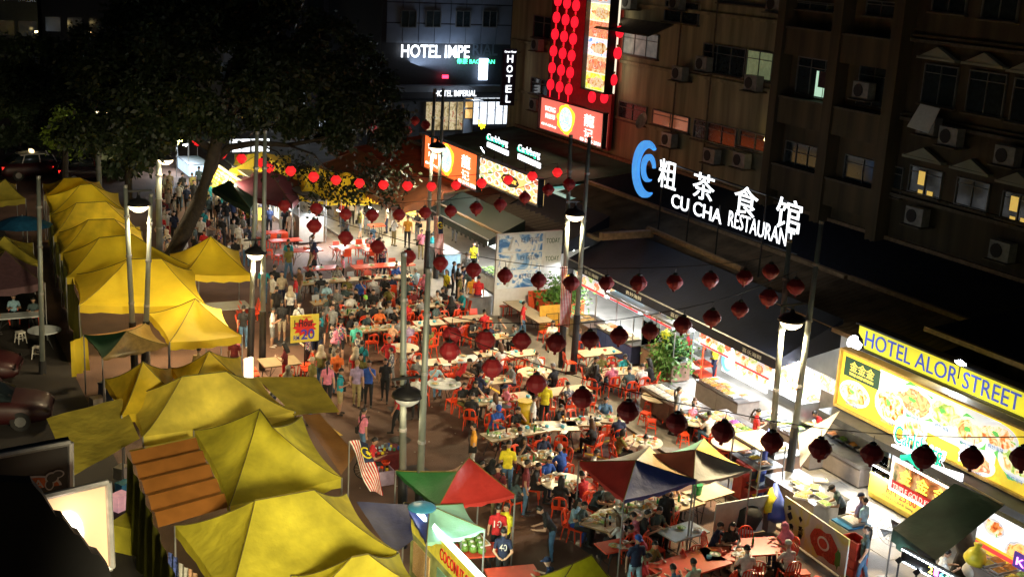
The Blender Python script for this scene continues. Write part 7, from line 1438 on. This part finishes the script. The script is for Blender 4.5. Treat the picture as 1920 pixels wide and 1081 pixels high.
SIT="""692 441 t - floral black s t|582 502 t - black black s|601 516 t b black denim s|613 533 Ft - skyblue white l|651 523 t - olive black s t|676 526 m - blue black s t|699 520 t - white black s|722 521 t - black black s t|659 554 t - white grey s|685 558 t - black red c:neon|716 562 t - white black s t|743 560 Fm - black black l|752 551 t - black black s|778 546 t - maroon black s t|726 493 t - blue black s k|745 500 t - blue grey s|779 506 t - skyblue denim g|796 519 Ft - pink black j:pink|713 581 t - orange grey s t|740 580 m - black black s|677 573 t b black black s|630 544 l r grey white s|637 572 Ft - black black l|659 592 t b black black s t|738 606 t b peach black s|766 607 t b lilac black s|647 538 t - slate black s|700 547 l - black black s|730 540 m - olive black s t|765 528 t - slate black s|690 590 m b slate black s|755 590 t - navy black s|790 560 t - grey black s|800 545 Ft - brown black l|735 518 t - navy black s|760 512 m - black black s|668 545 t - black black s|812 552 Fm - white black l|830 543 t - black black s t|845 560 Ft b black black j:black|857 565 t b pink pink s k|865 548 t b teal black s t|820 572 t b slate black s|533 648 Fp l maroon red l|764 651 t - white red s k|784 672 t l grey black s g|804 613 Ft r olive grey l|889 601 t - black black s t|937 597 m - grey black s|965 613 q l slate black s|866 607 t f pink black s k|1037 605 Ft - white beige l|1087 620 t b navy black s b|939 648 Ft b white red l:brown|1007 664 m f white black s b|1037 685 t b black black g|952 686 t l grey black s|900 669 m - black black s|903 698 t b navy black s|871 722 t - black olive s|894 720 Fm - black black l|886 741 t b black black s|929 742 t b white beige l:brown|935 765 r - blue denim c:blue t|972 768 Fm - black black s|975 806 t b black black s|1020 821 t - navy black s t|1078 767 m r black black s|1109 790 Ft b black black l:brown|1136 749 r - denim black s t|1161 779 t b navy black s|1211 820 t b white black s|1119 848 t r white black s t|1303 755 Fm f peach pink l:brown|1330 776 t b white denim s|1142 673 r - black black s t|1119 688 Ft r black black l|1180 692 t b slate grey s|1204 686 t b white black s|1216 676 Fm - black black l|983 825 Fq - black black l t|1050 838 r l blue navy g|1037 865 t l blue navy s|972 893 Ft r slate black l|1080 884 Ft l red black s|1053 898 Ft b black black l|925 867 Ft r black black j:black|903 870 t r black black s|1085 940 Ft r skyblue blue l|1112 946 t r slate black s|1128 911 r - slate black s t|1147 911 t - grey black s|1159 972 Ft b white black l:brown|1188 966 Ft b pink black s|1215 962 t b black black s|1237 956 t b slate black s|1242 930 t l grey black s B|1225 905 t - brown black s|1200 915 t - olive black s|1176 920 m - white black s|1265 905 t - peach black s|1260 925 t r navy black s|1232 1041 t b red white s t|1272 1049 t b denim black s|1300 1053 t b mint black s t|1026 1052 t r navy navy c:navy|1351 985 m r navy black s t|1401 1028 t b white black s|1467 987 Ft l pink navy j:pink|1478 1019 t l white black u:white|703 826 t r red black s t|1777 1036 t r white black s|25 556 t f skyblue black s|62 562 t l slate black s|5 572 t r peach black s|373 655 s b beige black s|1010 873 t b black black s|1140 790 x - x x s|560 555 x - x x s"""
def hairspec(tok):
    if ':' in tok: a,c=tok.split(':'); return a,(hair_brown if c=='brown' and a=='l' else CLO.get(c,CLO['beige']))
    if tok=='g': return 's',hair_grey
    return tok,None
def wear(t,pose,flags,rz):
    if 'B' in flags:
        b=MB(); hd=Vector(BODY[pose]['hd']); c=Vector((0,hd.y*.6,1.1 if hd.z>1.4 else .75)); b.tube([c+Vector((-.12,-.13,.32)),c+Vector((.02,-.15,.1)),c+Vector((.2,-.1,-.12)),c+Vector((.2,.12,-.12)),c+Vector((0,.15,.12)),c+Vector((-.12,.12,.34)),c+Vector((-.12,-.13,.32))],.016,5); part('strap',b,black_rubber,t); b=MB(); b.box(c+Vector((.22,0,-.2)),(.10,.26,.2)); part('shoulder_bag',b,black_rubber,t)
SEATS=[]
def nearest_table(x,y):
    best=None
    for T in TABLES:
        dx,dy=x-T['x'],y-T['y']; c,s=math.cos(-T['a']),math.sin(-T['a']); lx,ly=dx*c-dy*s,dx*s+dy*c
        if T['rd']: d=max(0,math.hypot(lx,ly)-T['L']); q=(0,0)
        else:
            qx=max(-T['L']/2+.25,min(T['L']/2-.25,lx)); qy=max(-.1,min(.1,ly)); d=math.hypot(max(0,abs(lx)-T['L']/2),max(0,abs(ly)-T['W']/2)); q=(qx,qy)
        if best is None or d<best[0]:
            c2,s2=math.cos(T['a']),math.sin(T['a']); best=(d,T,(T['x']+q[0]*c2-q[1]*s2,T['y']+q[0]*s2+q[1]*c2),lx,ly)
    return best
POSW={'s':'standing','w':'walking','w2':'walking','p':'looking down at a phone','f':'standing with hands forward','h':'standing hand on hip','c':'walking hand on chin','k':'standing hands behind back','n':'bending forward'}
HW={'j':'headscarf','c':'cap','u':'round cap','l':'long hair','t':'ponytail','b':'bobbed hair'}
def make(line,sit_):
    hx,hy,pose,face,sh,pa,hair=line.split()[:7]; fl=(line.split()+[''])[7]
    if pose=='x': return
    if hair=='S': hair='s'
    hx,hy=float(hx),float(hy); k=.70 if 'k' in fl else random.uniform(.95,1.04)
    hs,hm=hairspec(hair); hm=hm or (hair_brown if 'b' in fl else hair_blond if 'y' in fl else None)
    zh=BODY[pose]['hd'][2]*k; p=PZ(hx,hy,zh+.03); z0=tfloor(p.x); p=PZ(hx,hy,zh+z0)
    off=Vector(BODY[pose]['hd'])*k
    sitting=pose.lstrip('F') in'tmlrq' and pose not in('Fs',) 
    if sitting:
        d,T,q,lx,ly=nearest_table(p.x,p.y)
        if face in('-','b','f','l','r') and d<1.0:
            v=Vector((q[0]-p.x,q[1]-p.y)); 
            if v.length<.15: v=Vector((T['x']-p.x,T['y']-p.y))
            a=math.atan2(v.x,-v.y)
        else: a=face_angle(face if face!='-' else 'f')
    else: a=face_angle(face)
    o2=Matrix.Rotation(a,2)@Vector((off.x,off.y)); x,y=p.x-o2.x,p.y-o2.y
    if sitting and d<1.0:
        # keep the lap, not the chest, under the table edge
        for _ in range(8):
            dd,T2,*_r=nearest_table(x,y)
            if dd>.16: break
            v=Vector((x-T2['x'],y-T2['y'])).normalized(); x+=v.x*.06; y+=v.y*.06
    tm='cream' if sh=='beige' else sh
    what='person with %s in %s'%((hm.name.replace('cloth_','').replace('_hair','')+' ' if hm and hs in'jcu' else '')+HW[hs],tm) if hs in HW else ('child in %s'%tm if 'k' in fl else 'person in %s'%tm)
    if sitting:
        lab='%s seated at %s'%(what,T['desc']) if d<1.2 else '%s seated near %s'%(what,min(LM,key=lambda l:(l[0]-hx)**2+(l[1]-hy)**2)[2])
        if len(lab.split())>13: lab='%s at %s'%(what,T['desc'])
    else: lab='%s %s near %s'%(what,POSW.get(pose.lstrip('F'),'standing'),min(LM,key=lambda l:(l[0]-hx)**2+(l[1]-hy)**2)[2])
    t=person(x,y,z0,pose,0,sh,pa,hs,hm,shorts='S' in line.split()[-1],skin=1 if 't' in fl else 0,shoe=1 if 'W' in fl else 0,scale=k,label=lab,group='seated diners' if sitting else 'people on foot')
    t.rotation_euler[2]=a; wear(t,pose,fl,a); t['px']=hx
    if sitting: SEATS.append((x,y,z0,a,lab,hx,k))
for l in STAND.split('|'): make(l,False)
for l in SIT.split('|'): make(l,True)
# ---------------------------------------------------------------- chairs: one under each diner, then the empty ones round the tables
placed=[]
def put_chair(x,y,z,a,ct,label,tx):
    far=math.hypot(x,y)>52 
    if far: t=tag(link('chair',FAR[ct],loc=(x,y,z),rz=a),label,'chair','%s chairs of the food street'%{'a':'red plastic','b':'slatted red','g':'grey plastic'}[ct]); t.rotation_euler[2]=a
    else: t=dup(CH[ct],(x,y,z),a,label,'%s chairs of the food street'%{'a':'red plastic','b':'slatted red','g':'grey plastic'}[ct])
    t['px']=tx; placed.append((x,y)); return t
for x,y,z,a,lab,hx,k in SEATS:
    if 'near the maroon' in lab or hx==703: continue
    ct='a'
    d,T,*_=nearest_table(x,y)
    if d<1.2: ct=T['ct']
    if hx<660 and hx>570 and T['y']>50: ct='g'
    who=lab.split(' seated')[0].split(' at ')[0]; put_chair(x+.03*-math.sin(a),y+.03*math.cos(a),z,a,ct,('%s chair of the %s at %s'%({'a':'red','b':'slatted red','g':'grey'}[ct],who,T['desc'])),hx)
EXTRA=[]; rx_=random.Random(21)
def add_sitter(x,y,z,a,T):
    pose=rx_.choice(['t','t','m','q','r','Ft','Fm','l']); fem=pose[0]=='F'; sh=rx_.choice(['black','black','white','grey','navy','red','slate','peach','teal','maroon','beige','blue','olive','skyblue','pink','floral','checked','mottled grey','mottled grey']); hs=rx_.choice(['l','l','t','b']) if fem else rx_.choice(['s']*6+['c'])
    hm=CLO[rx_.choice(['black','red','white','navy'])] if hs=='c' else (hair_brown if rx_.random()<.15 else None)
    lab='%s seated at %s'%('person with %s in %s'%(HW[hs],sh) if hs in HW else 'person in %s'%sh,T['desc'])
    t=person(x,y,z,pose,0,sh,rx_.choice(['denim','black','khaki','grey']),hs,hm,skin=rx_.random()<.5,scale=rx_.uniform(.95,1.03),label=lab,group='seated diners'); t.rotation_euler[2]=a
for T in TABLES:
    c,s=math.cos(T['a']),math.sin(T['a']); L2=(T['L'] if T['rd'] else T['L']/2)+.26; W2=(T['L'] if T['rd'] else T['W']/2)+.26
    for sd in 'NSEW':
        n=T['sides'].count(sd)
        for i in range(n):
            u=((i+.5)/n*2-1)*(0 if T['rd'] else 1); jx,jy=random.uniform(-.06,.06),random.uniform(-.08,.12)
            lx,ly,ra={'N':(u*T['L']/2+jx,W2+jy,0),'S':(u*T['L']/2+jx,-W2-jy,PI),'E':(L2+jy,u*T['W']/2+jx,-PI/2),'W':(-L2-jy,u*T['W']/2+jx,PI/2)}[sd]
            if T['rd'] and n>1: lx+=(.45 if i else -.45)
            x,y=T['x']+lx*c-ly*s,T['y']+lx*s+ly*c
            if any((x-a)**2+(y-b)**2<.42**2 for a,b in placed): continue
            crowd=T['n'].count('p')>=3 or 'crowd' in T['desc']
            if rx_.random()<(.75 if crowd and T['y']>42 else .35 if crowd else .06) and T['desc'].find('bare')<0:
                aa=ra+T['a']; add_sitter(x,y,T['z'],aa,T)
            w_={'N':'far side','S':'near side','E':'right side','W':'left side'}[sd]
            put_chair(x,y,T['z'],ra+T['a']+random.uniform(-.25,.25),T['ct'],'empty %s chair on the %s of %s'%({'a':'red','b':'slatted red','g':'grey'}[T['ct']],w_,T['desc']),(x*10))
# more walkers in the lanes
wk=0; lanes=[((300,335),(475,455),34),((490,430),(640,560),7),((560,560),(700,660),4),((660,385),(860,470),8),((905,850),(1030,1000),1),((440,330),(700,400),10),((500,600),(740,800),9),((830,440),(900,560),4),((460,590),(640,760),5)]
for (x0_,y0_),(x1_,y1_),n in lanes:
    for _ in range(n):
        for _t in range(20):
            hx,hy=rx_.uniform(x0_,x1_),rx_.uniform(y0_,y1_); p=PZ(hx,hy,1.6)
            dd,*_r=nearest_table(p.x,p.y)
            if dd>.45 and all((p.x-o.location.x)**2+(p.y-o.location.y)**2>.55**2 for o in PEOPLE): break
        else: continue
        pose=rx_.choice(['s','w','w2','p','h','f','Fs','Fw','Fw']); fem=pose[0]=='F'; sh=rx_.choice(['black','white','grey','navy','red','slate','teal','maroon','beige','blue','olive','amber','pink','yellow','skyblue','floral','checked','mottled grey','checked']); hs=rx_.choice(['l','t','j']) if fem else rx_.choice(['s']*6+['c'])
        hm=CLO[rx_.choice(['beige','black','navy','pink'])] if hs in 'cj' else None
        lab='%s %s near %s'%('person with %s in %s'%(HW[hs],sh) if hs in HW else 'person in %s'%sh,POSW.get(pose.lstrip('F'),'standing'),min(LM,key=lambda l:(l[0]-hx)**2+(l[1]-hy)**2)[2])
        t=person(p.x,p.y,tfloor(p.x),pose,rx_.choice(['f','b','b','f','fl','br','l','r']),sh,rx_.choice(['denim','black','khaki','grey','navy']),hs,hm,shorts=rx_.random()<.25,skin=rx_.random()<.5,scale=rx_.uniform(.93,1.04),label=lab,group='people on foot'); 
        if rx_.random()<.4: wear(t,pose,'B',0)
# stools
for px,py,k,lab in((1210,776,'r','left red stool of four at the empty round table'),(1222,790,'r','nearest red stool of four at the empty round table'),(1248,770,'r','right red stool of four at the empty round table'),(1219,757,'r','farthest red stool of four at the empty round table'),(1282,815,'r','red stool at the round table beside the dumpling counter'),(1312,808,'r','second red stool at the round table beside the dumpling counter'),(583,732,'w','tan stool behind the price board stand'),(38,622,'w','white stool near the shadowed diners'),(70,650,'w','white stool in front of the pale round table'),(1356,848,'r','pink red stool under the bare round table'),(505,468,'r','far red stool left of the far tables'),(522,478,'r','far red stool under the second far table'),(1506,1072,'r','red stool at the bottom beside the yellow banner'),(1535,1085,'r','red stool at the bottom edge right of the other')):
    g=PZ(px,py,.45); dup(ST[k],(g.x,g.y,tfloor(g.x)),random.uniform(0,1.5),lab,'plastic stools')
for i in range(4): g=PZ(455+i*3,592-i*9,.8); put_chair(g.x,g.y,0,random.uniform(1.2,1.7),'a','red chair, %s of four stacked beside the yellow tent corner'%['nearest','second nearest','second farthest','farthest'][i],455)
for root in list(CH.values())+list(ST.values()):
    for c in list(root.children): bpy.data.objects.remove(c)
    bpy.data.objects.remove(root)
# jersey numbers
def number(hx,s,back=True,m=None,z=1.28,w=.16):
    p=min(PEOPLE,key=lambda o:abs(o.get('px',0)-hx)); v=1 if back else -1
    pose=p.data; hd=Vector(pose['hd']); 
    text('shirt_number',s,m or CLO['white'],(0,v*(.118)+hd.y*.55,z),(-v,0,0),UPV,w=w,h=.19,ex=.004,off=.02,parent=p,align='C')
number(935,'10',True,z=1.10,w=.2); number(945,'40',True,z=1.10,w=.2); number(889,'7',False,z=.72,w=.12); number(935.0,'20',False) if 0 else None
# ---------------------------------------------------------------- every label singles out one thing
def disamb():
    from collections import defaultdict
    d=defaultdict(list)
    for o in sc.objects:
        if o.parent is None and o.get('label'): d[o['label']].append(o)
    ords={2:['left','right'],3:['left','middle','right']}
    for lab,os_ in d.items():
        n=len(os_)
        if n<2: continue
        def sx(o): v=o.location-CO; return v.dot(RT)/v.dot(_fw)
        os_.sort(key=sx)
        for i,o in enumerate(os_):
            w_=lab.split(); 
            pre=(ords[n][i] if n in ords else ('leftmost' if i==0 else 'rightmost' if i==n-1 else '%s from left'%(ordn+['sixteenth','seventeenth','eighteenth','nineteenth','twentieth']+['%dth'%q for q in range(21,60)])[i]))
            o['label']=(pre+'-hand ' if n<3 and n>1 else pre+' ')+lab
disamb()
for o in sc.objects:
    if 'px' in o.keys(): del o['px']
    l=o.get('label')
    if l and len(l.split())>16: o['label']=' '.join(l.split()[:16])
print('objects',len(sc.objects),'people',len(PEOPLE))
